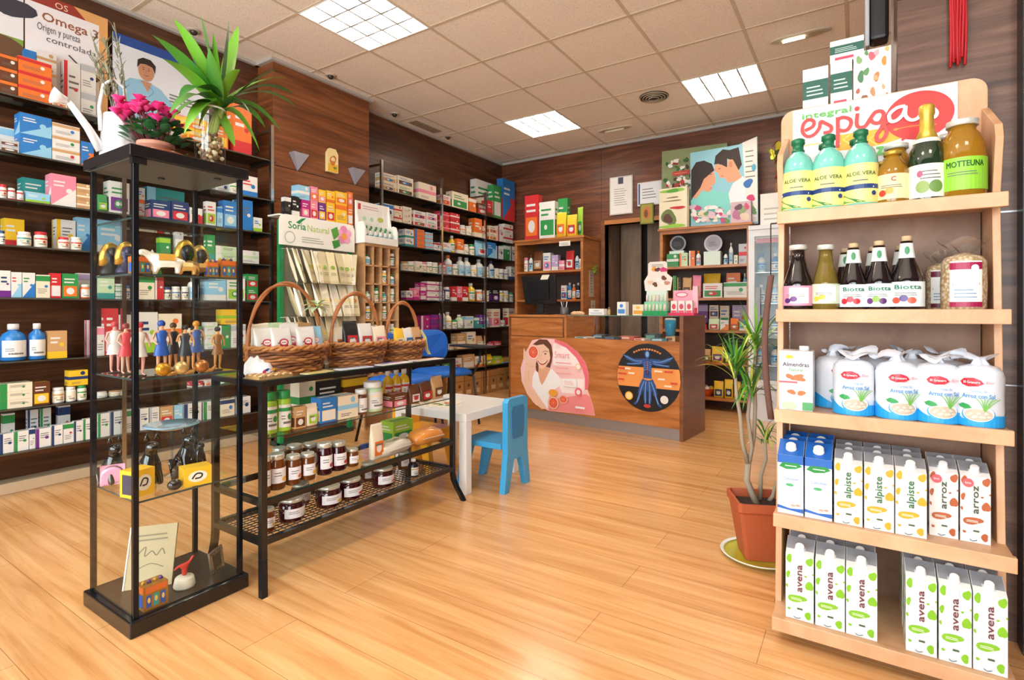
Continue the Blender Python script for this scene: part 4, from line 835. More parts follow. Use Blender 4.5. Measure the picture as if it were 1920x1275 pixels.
def carton_block(meshes,w,cols,rows,zi,us,dy,kind,where,group,name='drink_carton',gap=.003,desc=None):
    first=None; d=w*.94; C_=['left','middle','right'] if cols==3 else ['left','right']; R_=['front row','second row','third row','fourth row','fifth row']
    x0=U(us[0],CY,'y',wyf(SZ[zi])+.012+dy)[0]; x1=U(us[1],CY,'y',wyf(SZ[zi])+.012+dy)[0]; st=(x1-x0)/cols
    for r in range(rows):
        for c in range(cols):
            loc=(x0+st*(c+.5)+.0015*math.sin(r*3+c),wyf(SZ[zi])+.012+dy+d/2+r*(d+gap),SZ[zi]+.0006)
            if loc[1]+d/2>WYB-.013: continue
            if first is None: t=link(name,None,None,loc); part(meshes[0],'carton_body',t); part(meshes[1],'cap',t); first=t
            else: t=copy_tree(first,loc)
            t.rotation_euler=(0,0,.012*math.sin(r*5+c*3)); goods(t,'%s, %s, %s column'%(kind,R_[r],C_[c]),where,'carton',group)
def wd(zi,u0,u1,dy,n): return (U(u1,CY,'y',wyf(SZ[zi])+.012+dy)[0]-U(u0,CY,'y',wyf(SZ[zi])+.012+dy)[0])/n
w=wd(3,1457,1560,0,2)-.003; carton_block(milk(w,.215),w,2,3,3,(1457,1560),.0,'blue topped milk carton',W4,'blue milk cartons')
w=wd(3,1563,1738,0,3)-.003; carton_block(prisma(w,.205,'E4E2DD','EFA426','alpiste','2A6B45'),w,3,3,3,(1563,1738),.0,'yellow blotched carton',W4,'yellow blotched cartons')
w=wd(3,1741,1858,.045,2)-.003; carton_block(prisma(w,.205,'E4E1DD','B0582E','arroz','3A4A38','E05A60'),w,2,2,3,(1741,1858),.045,'brown blotched carton',W4,'brown blotched cartons')
w=wd(4,1472,1645,.0,3)-.003; av=prisma(w,.222,'E4E3DF','7FB824','avena','6A2F3E'); carton_block(av,w,3,4,4,(1472,1645),.0,'lime blotched carton, left block',W5,'lime blotched cartons')
w2=wd(4,1697,1890,.0,3)-.003; av=prisma(w2,.230,'E4E3DF','7FB824','avena','6A2F3E'); carton_block(av,w2,3,4,4,(1697,1890),.0,'lime blotched carton, right block',W5,'lime blotched cartons')
# boxes standing on the rear cabinet, screen and red cords beside the pillar
def topbox(u0,u1,y,z,vt,kind,desc):
    a=U(u0,CY,'y',y)[0]; b=U(u1,CY,'y',y)[0]; w=b-a-.001; h=Uz(vt,((a+b)/2,y))-z; o=MB(); o.box(-w/2,w/2,0,.09,0,h,M('E2E1DE',.4)); P=Print(o,(-w/2,0,0),(1,0,0),(0,0,1))
    if kind: 
        for k,(x,yy,s,c) in enumerate(((.2,.55,.16,'4A7A50'),(.35,.62,.12,'5C8C58'),(.62,.5,.13,'C07848'),(.6,.48,.09,'D8A070'),(.3,.15,.13,'8A5A38'),(.52,.25,.12,'C08A5A'),(.82,.75,.12,'E58A38'),(.5,.88,.14,'D85A6A'),(.62,.92,.1,'E8A0A8'),(.15,.85,.12,'7FA868'),(.8,.3,.07,'C89A70'),(.9,.15,.06,'9A6A48'),(.35,.95,.08,'5C8C58'),(.9,.95,.08,'D8B060'),(.12,.3,.08,'B05848'))):
            P.blob(w*x,h*yy,w*s*.6,h*s*.6,M(c,.4),k)
    else: P.rect(0,h*.38,w,h*.75,M('1F5A4A',.4)); P.lines(w*.15,w*.85,h*.45,h*.68,3,M('BFD4CC')); P.rect(w*.15,h*.1,w*.75,h*.22,M('C8405A')); 
    ob=solo(o,'carton',desc,'box',((a+b)/2,y,z),0,'boxes on top behind the bread sign'); return z+h
topbox(1505,1553,2.20,1.691,127,0,'white and dark green box left end behind the bread sign'); z=topbox(1557,1598,2.18,1.691,112,0,'white and dark green box middle behind the bread sign')
topbox(1600,1671,2.18,1.691,92,1,'white box printed with nuts and leaves behind bread sign')
topbox(1556,1620,2.20,z+.001,72,0,'white and dark green box atop the stack behind sign')
t=thing('wall_screen','black screen with grey rim mounted by the right pillar','screen',(.0,0,0))
o=MB(); o.prism([(1.96,0),(1.93,.03),(1.93,.07),(2.45,.07),(2.45,0)],'y',0,0,GREYM) if False else None
p=U(1622,92,'y',2.36); o=MB(); o.box(p[0]+.014,.095,2.34,2.42,p[2]+.02,2.5,M('1B1B1E',.35)); part(o,'housing',t,bevel=.012)
o=MB(); o.box(p[0],p[0]+.0135,2.335,2.425,p[2],2.5,M('A9ABB0',.4)); part(o,'rim',t,bevel=.004); o=MB(); o.box(.0955,.11,2.36,2.40,2.2,2.3,BLACK); part(o,'bracket',t)
t=thing('red_cords','bundle of red hanging cords on the dark right pillar','cord',(.262,2.155,1.76))
rr=random.Random(5); top=2.3-1.76
for k in range(7):
    x=-.018+.006*k; o=MB(); o.tube([(x+.002*math.sin(j+k),-.004*(k%2)-.004,.012*(k%3)+(top-.012*(k%3))*j/8) for j in range(9)],.0042,M('B01420',.6),6); part(o,'cord',t)
o=MB(); o.box(-.02,.02,-.004,.012,top-.02,top,M('701018',.6)); part(o,'hook',t)
# ---------------------------------------------------------------- posters and pictures
def wallprint(x,u0,u1,z0,z1,mat,th=.008):
    y0=U(u0,CY,'x',x)[1]; y1=U(u1,CY,'x',x)[1]; o=MB(); o.box(x-th,x,y0,y1,z0,z1,mat); P=Print(o,(x,y0,z0),(0,1,0),(0,0,1)); return o,P,y1-y0,z1-z0
o,P,w,h=wallprint(-3.90,47,202,2.132,2.80,M('E2A868',.5))
P.rect(0,.0,w-.045,h-.06,M('EDEAEE',.45)); P.poly([(0,h-.06),(.28,h-.06),(.22,h),(0,h)],M('9A3428',.5)); P.text('OS',.13,h-.05,.05,M('F0D8C0'),'l')
P.text('Omega 3',.07,h*.78,.07,M('9A5A38',.5),'l',bold=.02,w=.27); P.text('Origen y pureza',.05,h*.69,.06,M('5A5A60'),'l',w=w-.19); P.text('controlada',.09,h*.61,.05,M('5A5A60'),'l',w=.24)
P.stroke([(w*.5,h*.55),(w*.62,h*.49),(w*.7,h*.45)],.008,M('3A3430')); P.ell(w*.78,h*.42,.045,.03,M('4A3A28')); P.ell(w*.78,h*.42,.034,.02,M('E2C23A'))
for k in range(5): P.ell(w*.74+.010*k,h*(.415+.01*(k%2)),.008,.006,M('7A4A20'))
solo(o,'poster','omega capsules poster with orange frame on top of left rack','poster')
o,P,w,h=wallprint(-3.90,212,392,2.132,2.74,M('DDE2EA',.45))
P.rect(0,h-.06,w,h,M('1F4A9A',.4)); SKN=M('C08A68',.5)
_p=P; P=Print(o,(-3.90+.0012,U(212,CY,'x',-3.90)[1]+.0,2.132+.11),(0,.75,0),(0,0,.75))
P.poly([(.04,0),(.03,.22),(.12,.32),(.24,.34),(.36,.30),(.46,.20),(.48,0)],M('8FC0DC',.5)); P.poly([(.20,.33),(.29,.33),(.26,.24)],SKN); P.ell(.245,.42,.062,.085,SKN); P.poly([(.175,.43),(.18,.50),(.22,.53),(.28,.53),(.32,.49),(.315,.42),(.295,.47),(.24,.48),(.20,.47)],M('2A1E1A',.6))
P.ell(.225,.43,.006,.004,M('2A1E1A')); P.ell(.265,.43,.006,.004,M('2A1E1A')); P.stroke([(.225,.385),(.245,.378),(.265,.387)],.006,M('8A4A40')); P.stroke([(.215,.445),(.232,.448)],.004,M('2A1E1A')); P.stroke([(.256,.448),(.275,.445)],.004,M('2A1E1A')); P.stroke([(.245,.43),(.243,.405),(.25,.403)],.003,M('9A6A4C'))
P.stroke([(.25,.30),(.30,.26),(.26,.20)],.004,M('5A8AAA')); P=_p; P.off=.004; P.poly([(.02,0),(.03,.12),(.36,.12),(.38,0)],M('8FC0DC',.5))
P.lines(w*.55,w*.95,h*.45,h*.56,3,INK,.35); P.rect(w*.62,h*.1,w*.9,h*.34,M('E8A8A0'))
solo(o,'poster','poster of dark haired man in light blue shirt on left rack','poster')
o,P,w,h=wallprint(-3.90,-70,44,2.132,2.80,M('E8E8EC',.45))
P.rect(0,0,w,h*.55,M('7FA040',.5)); P.blob(w*.6,h*.42,.12,.09,M('6A4A30'),3); P.stroke([(w*.45,h*.2),(w*.5,h*.38)],.025,M('6A4A30')); P.stroke([(w*.75,h*.2),(w*.7,h*.38)],.025,M('6A4A30')); P.blob(w*.8,h*.8,.09,.06,M('3A3A48'),4); P.rect(w*.55,0,w,h*.2,M('ECEBE8'))
solo(o,'poster','poster with green meadow and brown animal at far left edge','poster')
# posters standing on the tall cabinet by the back wall
PY=5.78
def bf(x,y,yy=PY): p=U(940+x/3.685,200+y/3.685,'y',yy); return (p[0],p[2])
def backboard(pts,yy,mat,th=.012):
    q=[bf(*p,yy) for p in pts]; q=[(a,BZ+.001) if p[1]>=755 else (a,b) for p,(a,b) in zip(pts,q)]; o=MB(); o.prism(q,'y',yy,yy+th,mat); 
    if sum(q[i][0]*q[(i+1)%len(q)][1]-q[(i+1)%len(q)][0]*q[i][1] for i in range(len(q)))<0: pass
    return o,Print(o,(0,yy,0),(1,0,0),(0,0,1))
o,P=backboard([(1105,760),(1110,310),(1560,250),(1560,760)],PY,M('8E9A6A',.5))
rr=random.Random(11)
x0,z0=bf(1110,755); x1,z1=bf(1555,300)
for k in range(150): P.blob(rr.uniform(x0+.03,x1-.03),rr.uniform(z0+.03,z1-.03),rr.uniform(.012,.03),rr.uniform(.012,.026),M(rr.choice(['F2ECE0','F2ECE0','F4F0EA','B8322C','3A6A34','D8B8A0','4A2A20']),.5),k)
a,b=bf(1190,485); c,d=bf(1310,440); P.rect(a,b,c,d,M('C8402C')); P.lines(a+.02,c-.02,b+.02,d-.02,1,M('F4E0D0'),.7)
solo(o,'poster','poster of white blossoms and berries behind couple picture on tall cabinet','poster')
PY2=5.66
o,P=backboard([(1310,800),(1305,320),(1640,262),(1768,205),(1775,800)],PY2,M('8CC4D4',.45))
B=lambda pts:[bf(*p,PY2) for p in pts]
P.poly(B([(1310,795),(1310,600),(1450,580),(1640,600),(1640,790)]),M('7FD0C8',.45))
P.poly(B([(1310,650),(1312,440),(1345,385),(1400,372),(1455,395),(1472,440),(1420,500),(1380,560),(1340,610)]),M('2A1E1C',.6))
P.poly(B([(1400,500),(1465,445),(1480,490),(1478,530),(1455,545),(1452,575),(1425,590),(1390,575),(1350,630),(1318,635),(1345,600),(1375,560)]),M('D89A78',.5))
P.poly(B([(1470,400),(1480,340),(1530,295),(1575,300),(1640,280),(1662,400),(1640,440),(1600,370),(1560,360),(1560,420),(1500,395)]),M('33241E',.6))
P.poly(B([(1475,400),(1520,400),(1560,420),(1568,365),(1600,365),(1640,440),(1665,500),(1600,520),(1570,525),(1540,490),(1510,495),(1500,460),(1475,445)]),M('DD9C78',.5))
P.ell(*bf(1585,400,PY2),.018,.03,M('C98462'))
P.stroke(B([(1500,430),(1515,427)]),.006,M('3A2418')); P.stroke(B([(1440,470),(1455,466)]),.006,M('3A2418')); P.stroke(B([(1440,565),(1455,560)]),.006,M('B05048')); P.stroke(B([(1520,480),(1535,478)]),.006,M('A05844'))
P.poly(B([(1570,600),(1600,530),(1670,480),(1700,520),(1700,780),(1600,780)]),M('E6EAEE',.5))
P.poly(B([(1665,250),(1765,208),(1772,795),(1700,795)]),M('E9E4DC',.45))
a,b=bf(1690,420,PY2); P.lines(a-.005,a+.09,b-.10,b+.2,6,INK,.2); a,b=bf(1705,530,PY2); P.blob(a,b,.045,.04,M('2F6AB0'),2); a,b=bf(1725,630,PY2); P.blob(a,b,.04,.03,M('C83A70'),5); a,b=bf(1745,420,PY2); P.ell(a,b,.02,.035,M('58A8C8'))
rr=random.Random(4)
for k in range(70):
    a,b=bf(rr.uniform(1320,1740),rr.uniform(690,790),PY2); P.blob(a,b,rr.uniform(.02,.04),rr.uniform(.016,.03),M(rr.choice(['F2EAE4','F4F0EC','E8D8D8','D8B8C8','C04878','6A9A60','E8D8B0']),.5),k)
solo(o,'poster','large poster of couple touching foreheads on the tall cabinet','poster')
def hang(u0,v0,u1,v1,desc,cat,frame,inner,y=YB-.001,art=0):
    a=U(u0,v0,'y',y); b=U(u1,v1,'y',y); x0,x1=a[0],b[0]; zt,zb=a[2],b[2]; t=thing('framed_notice',desc,cat,((x0+x1)/2,y,zb)); w,h=(x1-x0)/2,zt-zb
    o=MB(); o.box(-w,w,-.014,0,0,h,M(frame,.4)); part(o,'frame',t)
    o=MB(); o.box(-w+.012,w-.012,-.016,-.014,.012,h-.012,M(inner,.45)); P=Print(o,(-w,-.016,0),(1,0,0),(0,0,1))
    if art==0: P.rect(w*.75,h*.80,w*1.2,h*.97,M('3A3A5A')); P.lines(w*.4,w*1.6,h*.25,h*.72,8,INK,.2)
    if art==1: P.rect(.012,.014,w*.22,h-.014,M('3A5A9A')); P.lines(w*.4,w*1.6,h*.3,h*.8,4,INK,.25)
    if art==2: P.ell(w,h*.55,w*.6,h*.3,M('C8783A')); P.ell(w*.9,h*.5,w*.3,h*.2,M('7A4A28'))
    part(o,'sheet',t)
hang(1144,334,1187,400,'framed white certificate with dark emblem on back wall left of doorway top','certificate','C8C4BC','F1EEE8')
hang(1196,344,1243,382,'smaller landscape certificate with blue side stripe on back wall','certificate','E4E4E8','EEF0F4',art=1)
hang(1201,383,1226,419,'small green and orange picture hung over the doorway','picture','6A7A2A','A89A3A',YB-.021,2)
# small things on the pillar
def sconce(u,v,desc):
    p=U(u,v,'x',PXF+.002); t=thing('wall_sconce',desc,'wall light',(p[0],p[1],p[2]),group='glass sconces on the pillar')
    o=MB(); q=[(0,.05),(.09,.07),(.02,-.07)]; o.v=[]; 
    o.add([(0,-.075,.055),(0,.075,.055),(0,.0,-.075),(.06,-.07,.06),(.06,.07,.06),(.015,0,-.07)],[(0,2,1),(3,4,5),(0,1,4,3),(1,2,5,4),(2,0,3,5)],M('A8A8B4',.15,.2,.5)); part(o,'shade',t)
    o=MB(); o.box(.0,.05,-.006,.006,.062,.072,M('2A2624')); part(o,'arm',t)
sconce(557,303,'small triangular glass sconce, left one on the pillar'); sconce(665,331,'small triangular glass sconce, right one on the pillar')
p=U(620,302,'x',PXF+.002); o=MB(); pr=[(-.055,-.10),(.055,-.10),(.055,.06),(.03,.10),(-.03,.10),(-.055,.06)]; o.prism(pr,'x',0,.03,M('F2DDA0',.5))
P=Print(o,(.03,0,0),(0,1,0),(0,0,1)); P.rect(-.05,-.095,.05,-.03,M('E8B830')); P.blob(0,.0,.035,.04,M('C87838'),2); P.blob(.0,.01,.018,.02,M('F0D8B0'),3); P.blob(.02,-.06,.015,.012,M('6A8A30'),4)
solo(o,'wall_plaque','small yellow plaque hanging between the two pillar sconces','plaque',(p[0],p[1],p[2]))
# ---------------------------------------------------------------- leaves and plants
def leaf(o,base,tip,w,mat,droop=.0,side=None,n=8,fold=.25):
    base,tip=Vector(base),Vector(tip); d=tip-base; s=side or d.cross(Vector((0,0,1))); s=Vector(s)
    if s.length<1e-4: s=Vector((1,0,0))
    s.normalize(); nn=d.cross(s).normalized(); vs=[];fs=[]
    for k in range(n+1):
        t=k/n; c=base+d*t+Vector((0,0,1))*droop*4*t*(1-t)*1.0; ww=w*max(0.02,math.sin(PI*min(1,(.12+.88*t)))**.8 if t<1 else 0.02)*.5
        vs+=[c-s*ww,c+nn*ww*fold,c+s*ww]
    for k in range(n): b=3*k; fs+=[(b,b+1,b+4,b+3),(b+1,b+2,b+5,b+4)]
    o.add(vs,fs,mat,True)
G1=M('46882A',.4); G2_=M('6CA82C',.4); G3=M('2F6E2A',.4); G4=M('C9D45A',.45)
CT=CH+.0006   # top of the display case
# spiky plant in a glass cylinder
t=thing('spiky_plant','tall spiky green plant in clear glass cylinder on the display case','plant',(-1.985,1.035,CT)); O=Vector((-1.985,1.035,CT))
o=MB(); o.lathe([(.046,0),(.05,.004),(.05,.225)],pane('vase_glass',(.93,.97,.96),.3,0),28,cap=False); o.lathe([(.046,.004),(.0,.004)],pane('vase_glass',(.9,.95,.94),.3,0),28,cap=False); o.lathe([(.050,.222),(.0525,.225),(.050,.228)],M('D8E8E4',.05,0,1),28,cap=False); part(o,'vase',t,'clear glass cylinder vase')
o=MB(); rr=random.Random(2)
for k in range(200):
    a=rr.uniform(0,6.28); q=rr.uniform(.0,.04); o.ball((q*math.cos(a),q*math.sin(a),rr.uniform(.008,.13)),rr.uniform(.006,.010),M(rr.choice(['B8895A','E0C8A0','8A5A34','D8B888','6A4428']),.5),7,5)
ob=part(o,'gravel',t); ob['kind']='stuff'
def ptv(u,v,dx=0):
    p=U(u,v,'x',-1.985+dx); return p-O
o=MB(); crown=ptv(412,205)
for k,(dx) in enumerate((0,.012,-.012)): o.tube([(dx*.5,dx,.01),(dx,dx*.5,.12),(crown[0]+dx,crown[1],crown[2])],[.005,.009,.012],M('A8B85A',.5),8)
part(o,'stem',t)
tips=[(290,68,.05,34),(325,35,.02,34),(376,28,-.03,34),(430,38,.02,30),(447,48,-.08,28),(285,65,-.06,24),(305,110,.08,30),(318,212,.1,38),(335,185,.12,40),(345,250,.1,30),(318,228,.04,28),(372,240,-.05,26),(520,130,.04,26),(553,178,.03,24),(536,145,-.06,24),(528,248,.06,24),(487,283,.05,30),(498,240,-.05,22),(470,215,.1,22),(440,275,.08,24),(555,200,-.1,18),(450,130,.12,20),(392,90,.1,26),(345,120,-.1,24),(400,60,.0,28)]
for k,(u,v,dx,w) in enumerate(tips):
    o=MB(); tp=ptv(u,v,dx); dr=.06 if v>170 else .03
    leaf(o,crown+Vector((0,0,.02*math.sin(k))),tp,w*.0019,[G1,G2_,G1,G3,G2_][k%5],dr if abs(u-412)>30 else 0,side=Vector((.5*math.sin(k)+.2,.84,.3*math.cos(k*2))) .cross(tp-crown).cross(tp-crown) if False else None,n=9); part(o,'leaf',t)
# watering can with dry grass
t=thing('watering_can','white metal watering can on the left end of display case','watering can',(-2.115,.80,CT)); O=Vector((-2.115,.80,CT))
WM=M('EEF0F2',.25,.1,.4); o=MB(); o.lathe([(.055,0),(.057,.004),(.050,.12),(.046,.155)],WM,26,cap=False); o.lathe([(.055,.001),(0.0,.001)],WM,26,cap=False); part(o,'body',t)
def ptw(u,v,dx=0): return U(u,v,'x',-2.115+dx)-O
o=MB(); o.tube([ptw(190,282),ptw(165,240),ptw(128,190)],[.016,.012,.009],WM,12); part(o,'spout',t)
o=MB(); a=ptw(128,190); b=ptw(98,178); o.tube([a,(a+b)/2,b],[.010,.016,.026],WM,14); part(o,'rose',t)
o=MB(); o.tube([ptw(238,210),ptw(232,165),ptw(212,148),ptw(194,160),ptw(186,200),ptw(188,245)],.006,WM,8); part(o,'handle',t)
t=thing('dry_grass','bunch of dry grey grass stems standing in the watering can','plant',(-2.115,.80,CT))
rr=random.Random(8)
for k in range(9):
    tp=ptw(rr.uniform(168,228),rr.uniform(35,110),rr.uniform(-.04,.04)); bs=Vector((rr.uniform(-.02,.02),rr.uniform(-.02,.02),.10)); o=MB(); o.tube([bs,(bs+tp)/2+Vector((0,.01,.01)),tp],.0018,M('7A7460',.7),5)
    for j in range(14):
        q=bs.lerp(tp,.45+.55*j/14); leaf(o,q,q+Vector((rr.uniform(-.02,.02),rr.uniform(-.025,.025),rr.uniform(.015,.04))),.006,M('8A8A6E' if j%2 else '6E7058',.7),n=3)
    part(o,'stem',t)
# cyclamen
t=thing('cyclamen','pink cyclamen in terracotta pot with wide brown saucer on display case','plant',(-2.03,.875,CT)); O=Vector((-2.03,.875,CT))
o=MB(); o.lathe([(.045,0),(.075,.012),(.088,.032),(.082,.034),(.07,.016),(.0,.012)],M('9A4A24',.35,0,.3),28,cap=False); o.lathe([(.045,0.001),(0,.001)],M('9A4A24',.35),28,cap=False); part(o,'saucer',t,'glazed brown saucer')
o=MB(); o.lathe([(.036,.013),(.052,.052),(.056,.053),(.056,.066),(.050,.066),(.046,.055),(.0,.055)],M('C98A70',.6),26,cap=False); part(o,'pot',t)
rr=random.Random(6)
o=MB()
for k in range(95):
    a=rr.uniform(0,6.28); q=rr.uniform(.01,.08); c=Vector((q*math.cos(a)*.9,q*math.sin(a)*1.1,.08+rr.uniform(0,.07)-q*.3)); d=Vector((math.cos(a),math.sin(a),rr.uniform(-.3,.6)))*.034
    leaf(o,c,c+d,.032,[G3,M('3E6E44',.5),M('24562A',.5)][k%3],.004,n=4)
ob=part(o,'foliage',t); ob['kind']='stuff'
PKM=[M('E8337F',.5),M('F0539A',.5),M('D2206A',.5),M('F6A04A',.5)]
for k in range(64):
    a=rr.uniform(0,6.28); q=.085*math.sqrt(rr.uniform(0,1)); c=Vector((q*math.cos(a)*.8,q*math.sin(a)*1.15-.02,.155+rr.uniform(-.008,.05)-q*.25)); o=MB(); o.tube([(c[0]*.4,c[1]*.4,.06),c],.0012,M('8A4A4A',.6),4)
    for j in range(5): b=j*1.256+k; leaf(o,c,c+Vector((.022*math.cos(b),.022*math.sin(b),.014)),.022,PKM[(k+j)%3],.004,n=4,fold=.5)
    part(o,'flower',t)
t=thing('flower_pot','small white pot with a little green sprout on display case','plant pot',(-2.10,.985,CT))
o=MB(); o.lathe([(.022,0),(.032,.042),(.034,.043),(.034,.05),(.029,.05),(.0,.042)],M('E9E7E2',.4),22,cap=False); o.lathe([(.022,.001),(0,.001)],WHITE,22,cap=False); part(o,'pot',t)
o=MB(); 
for k in range(10): leaf(o,(0,0,.043),(.03*math.cos(k*.63),.03*math.sin(k*.63),.06+.01*(k%3)),.014,G3,.004,n=4)
part(o,'sprout',t)
# ---------------------------------------------------------------- small sculptures in the display case
def skin(joints,edges,mat,name,parent,sub=2,label=None):
    me=bpy.data.meshes.new(name); me.from_pydata([j[0] for j in joints],edges,[]); me.materials.append(mat if not isinstance(mat,str) else M(mat,.35)); o=link(name,me,parent)
    m=o.modifiers.new('skin','SKIN'); m.use_smooth_shade=True
    for v,j in zip(me.skin_vertices[0].data,joints): r=j[1]; v.radius=r if isinstance(r,tuple) else (r,r); v.use_root=False
    me.skin_vertices[0].data[0].use_root=True
    s=o.modifiers.new('sub','SUBSURF'); s.levels=sub; s.render_levels=sub
    if label: o['label']=label
    return o
def statuette(x,y,z,h,desc,dress,hair,skc,pose=0,rz=0,place='in the display case'):
    t=thing('statuette',desc,'figurine',(x,y,z),rz,'figurines in the display case'); k=h/1.7
    J=[((0,0,.92),.11),((0,0,1.15),.085),((0,0,1.36),(.13,.08)),((0,0,1.48),.045),((0,-.01,1.60),.085),((0,-.01,1.68),.06),
       ((.09,0,.86),.085),((.10,-.02+.1*(pose==1),.48),.055),((.10,.02,.08),.035),((.10,-.10,.03),.03),((-.09,0,.86),.085),((-.10,-.05*(pose==2),.48),.055),((-.10,.03,.08),.035),((-.10,-.09,.03),.03),
       ((.19,0,1.38),.045),((.27,-.02,1.14),.035),((.22 if pose else .30,-.16 if pose else 0,1.08 if pose==1 else .94),.026),((-.19,0,1.38),.045),((-.27,0,1.14),.035),((-.20,-.18,1.22 if pose==2 else .98),.026)]
    E_=[(0,1),(1,2),(2,3),(3,4),(4,5),(0,6),(6,7),(7,8),(8,9),(0,10),(10,11),(11,12),(12,13),(2,14),(14,15),(15,16),(2,17),(17,18),(18,19)]
    skin([(tuple(c*k for c in p),tuple(q*k for q in r) if isinstance(r,tuple) else r*k) for p,r in J],E_,M(skc,.35),'body',t)
    o=MB(); o.lathe([(.24*k,.62*k),(.17*k,.92*k),(.13*k,1.12*k),(.175*k,1.34*k),(.12*k,1.43*k)],M(dress,.35),18,sy=.72,cap=False); part(o,'dress',t)
    o=MB(); o.ball((0,.012*k,1.64*k),.115*k,M(hair,.4),12,8,(1,.95,1.0)); o.v=[v for v in o.v]; part(o,'hair',t)
    for s in(-1,1): pass
    o=MB(); o.lathe([(.2*k,0),(.2*k,.018*k)],M('3A2A20',.4),18); part(o,'plinth',t); return t
def casept(u,x): p=U(u,CY,'x',x); return p[1]
for i,(u,x,h,de,dr,ha,sk,ps) in enumerate(((211,-1.93,.17,'statuette in white top and blue skirt, left of the case front','E8E4E0','C83A48','E89A90',0),(236,-2.02,.165,'statuette in red and white dress behind the front post','D8404A','8A2A30','E0A088',1),(262,-1.90,.17,'statuette in cream dress beside the front post','EFE8DC','C83040','E8A898',2),
   (303,-1.93,.175,'statuette in blue with tall hat and striped trousers','2A58B0','1E4AA0','D8A080',0),(325,-2.02,.165,'statuette in dark dress with gold trim','23222A','5A3A20','C88A50',1),(347,-1.92,.16,'black dressed statuette near the middle back post','1E1E24','18181C','C89058',2),(368,-2.0,.17,'golden orange headed statuette in blue skirt','3A5AA0','D8902A','E0A060',1),(408,-1.93,.15,'slim golden brown statuette near the right case corner','8A5A2A','2A2018','C8904A',0))):
    if casept(u,x)<CY0+.07: x=max(CX0+.06,U(u,CY,'y',CY0+.07)[0])
    statuette(x,min(max(casept(u,x),CY0+.07),CY1-.06),.7856,h,de,dr,ha,sk,ps,PI/2+.2*math.sin(i))
def small(name,desc,cat,x,u,z,rz=PI/2,m=.06):
    y=casept(u,x)
    if y<CY0+m: x=max(CX0+.06,min(x,U(u,CY,'y',CY0+m)[0]))
    return thing(name,desc+' in the display case',cat,(x,min(max(casept(u,x),CY0+.06),CY1-.055),z),rz,'ornaments in the display case')
def snail(u,x,de,c):
    t=small('snail_ornament',de,'ornament',x,u,.7856); o=MB(); o.ball((0,0,.022),.022,M(c,.25,.6),14,9,(1.1,.8,1)); part(o,'shell',t); o=MB(); o.tube([(.01,0,.006),(.035,0,.006),(.048,0,.02)],[.007,.007,.004],M('C8904A',.3,.5),8); part(o,'body',t)
snail(306,-1.885,'golden snail ornament on the figurine shelf, left','C9922E'); snail(340,-1.885,'pale golden snail ornament on figurine shelf, middle','D8B878'); snail(378,-1.885,'copper snail ornament on the figurine shelf, right','B87840')
# second shelf: egyptian style pieces
z=CASEZ[1]+.0006
def bust(u,x,de,c1,c2,h=.10):
    t=small('egyptian_bust',de,'figurine',x,u,z); k=h/.1; o=MB(); o.lathe([(.028*k,0),(.03*k,.012*k),(.018*k,.03*k),(.014*k,.045*k),(.019*k,.06*k),(.017*k,.078*k),(.006*k,.088*k)],M(c2,.3,.4),18,sy=.85); part(o,'bust',t)
    o=MB(); rings=[]
    for zz,w,d in ((.03,.030,.014),(.055,.030,.017),(.075,.026,.020),(.092,.017,.015),(.10,.006,.006)): rings.append([(w*k*math.cos(a),.006*k+d*k*math.sin(a),zz*k) for a in [2*PI*i/18 for i in range(18)]])
    o.loft(rings,M(c1,.25,.7)); o.v=[(a,b if b>-.008 else -.008,c) for a,b,c in o.v]; part(o,'headdress',t)
    o=MB(); o.ball((0,-.013*k,.070*k),.013*k,M(c2,.3,.4),12,8,(.9,.8,1.2)); part(o,'face',t)
bust(205,-1.93,'left golden headdress bust with black face','C9A040','1E1C1C',.115); bust(238,-2.0,'second golden headdress bust, behind the front post','C9A040','2A2440',.11); bust(350,-1.93,'tall black and gold pharaoh bust, middle','C9A545','17171A',.125); bust(376,-2.0,'black and gold pharaoh bust beside back post','D8B868','17171A',.12); bust(404,-2.06,'small dark bust near the right corner','5A7A5A','3A3A34',.08)
def casket(u,x,de,h=.055,w=.05,zz=z):
    t=small('painted_casket',de,'ornament',x,u,zz); o=MB(); o.box(-w/2,w/2,-w*.4,w*.4,.0,h,M('A87430',.35,.3)); P=Print(o,(-w/2,-w*.4,0),(1,0,0),(0,0,1))
    P.rect(w*.05,h*.72,w*.95,h*.98,M('D8682A'))
    for k in range(3): P.rect(w*(.1+.29*k),h*.12,w*(.31+.29*k),h*.64,M('2A5AA8' if k!=1 else '2A9A9A')); P.ell(w*(.205+.29*k),h*.42,w*.06,h*.12,M('E8C060'),10)
    P=Print(o,(-w/2,w*.4,0),(0,-1,0),(0,0,1)); P.rect(w*.1,h*.12,w*.7,h*.64,M('2A5AA8')); P.rect(0,h*.72,w*.8,h*.98,M('D8682A')); part(o,'casket_body',t)
    for k in range(4): o=MB(); o.lathe([(.006,0),(.006,.006),(.001,.011)],M('5A3A8A' if k%2 else 'C89A3A',.3),8,cx=-w*.36+w*.24*k,z0=h); part(o,'finial',t)
casket(262,-1.90,'blue and orange painted casket right of the front post'); casket(396,-1.885,'narrow blue and orange painted casket',.05,.035); casket(430,-1.90,'blue painted casket at right end of second shelf',.06,.055)
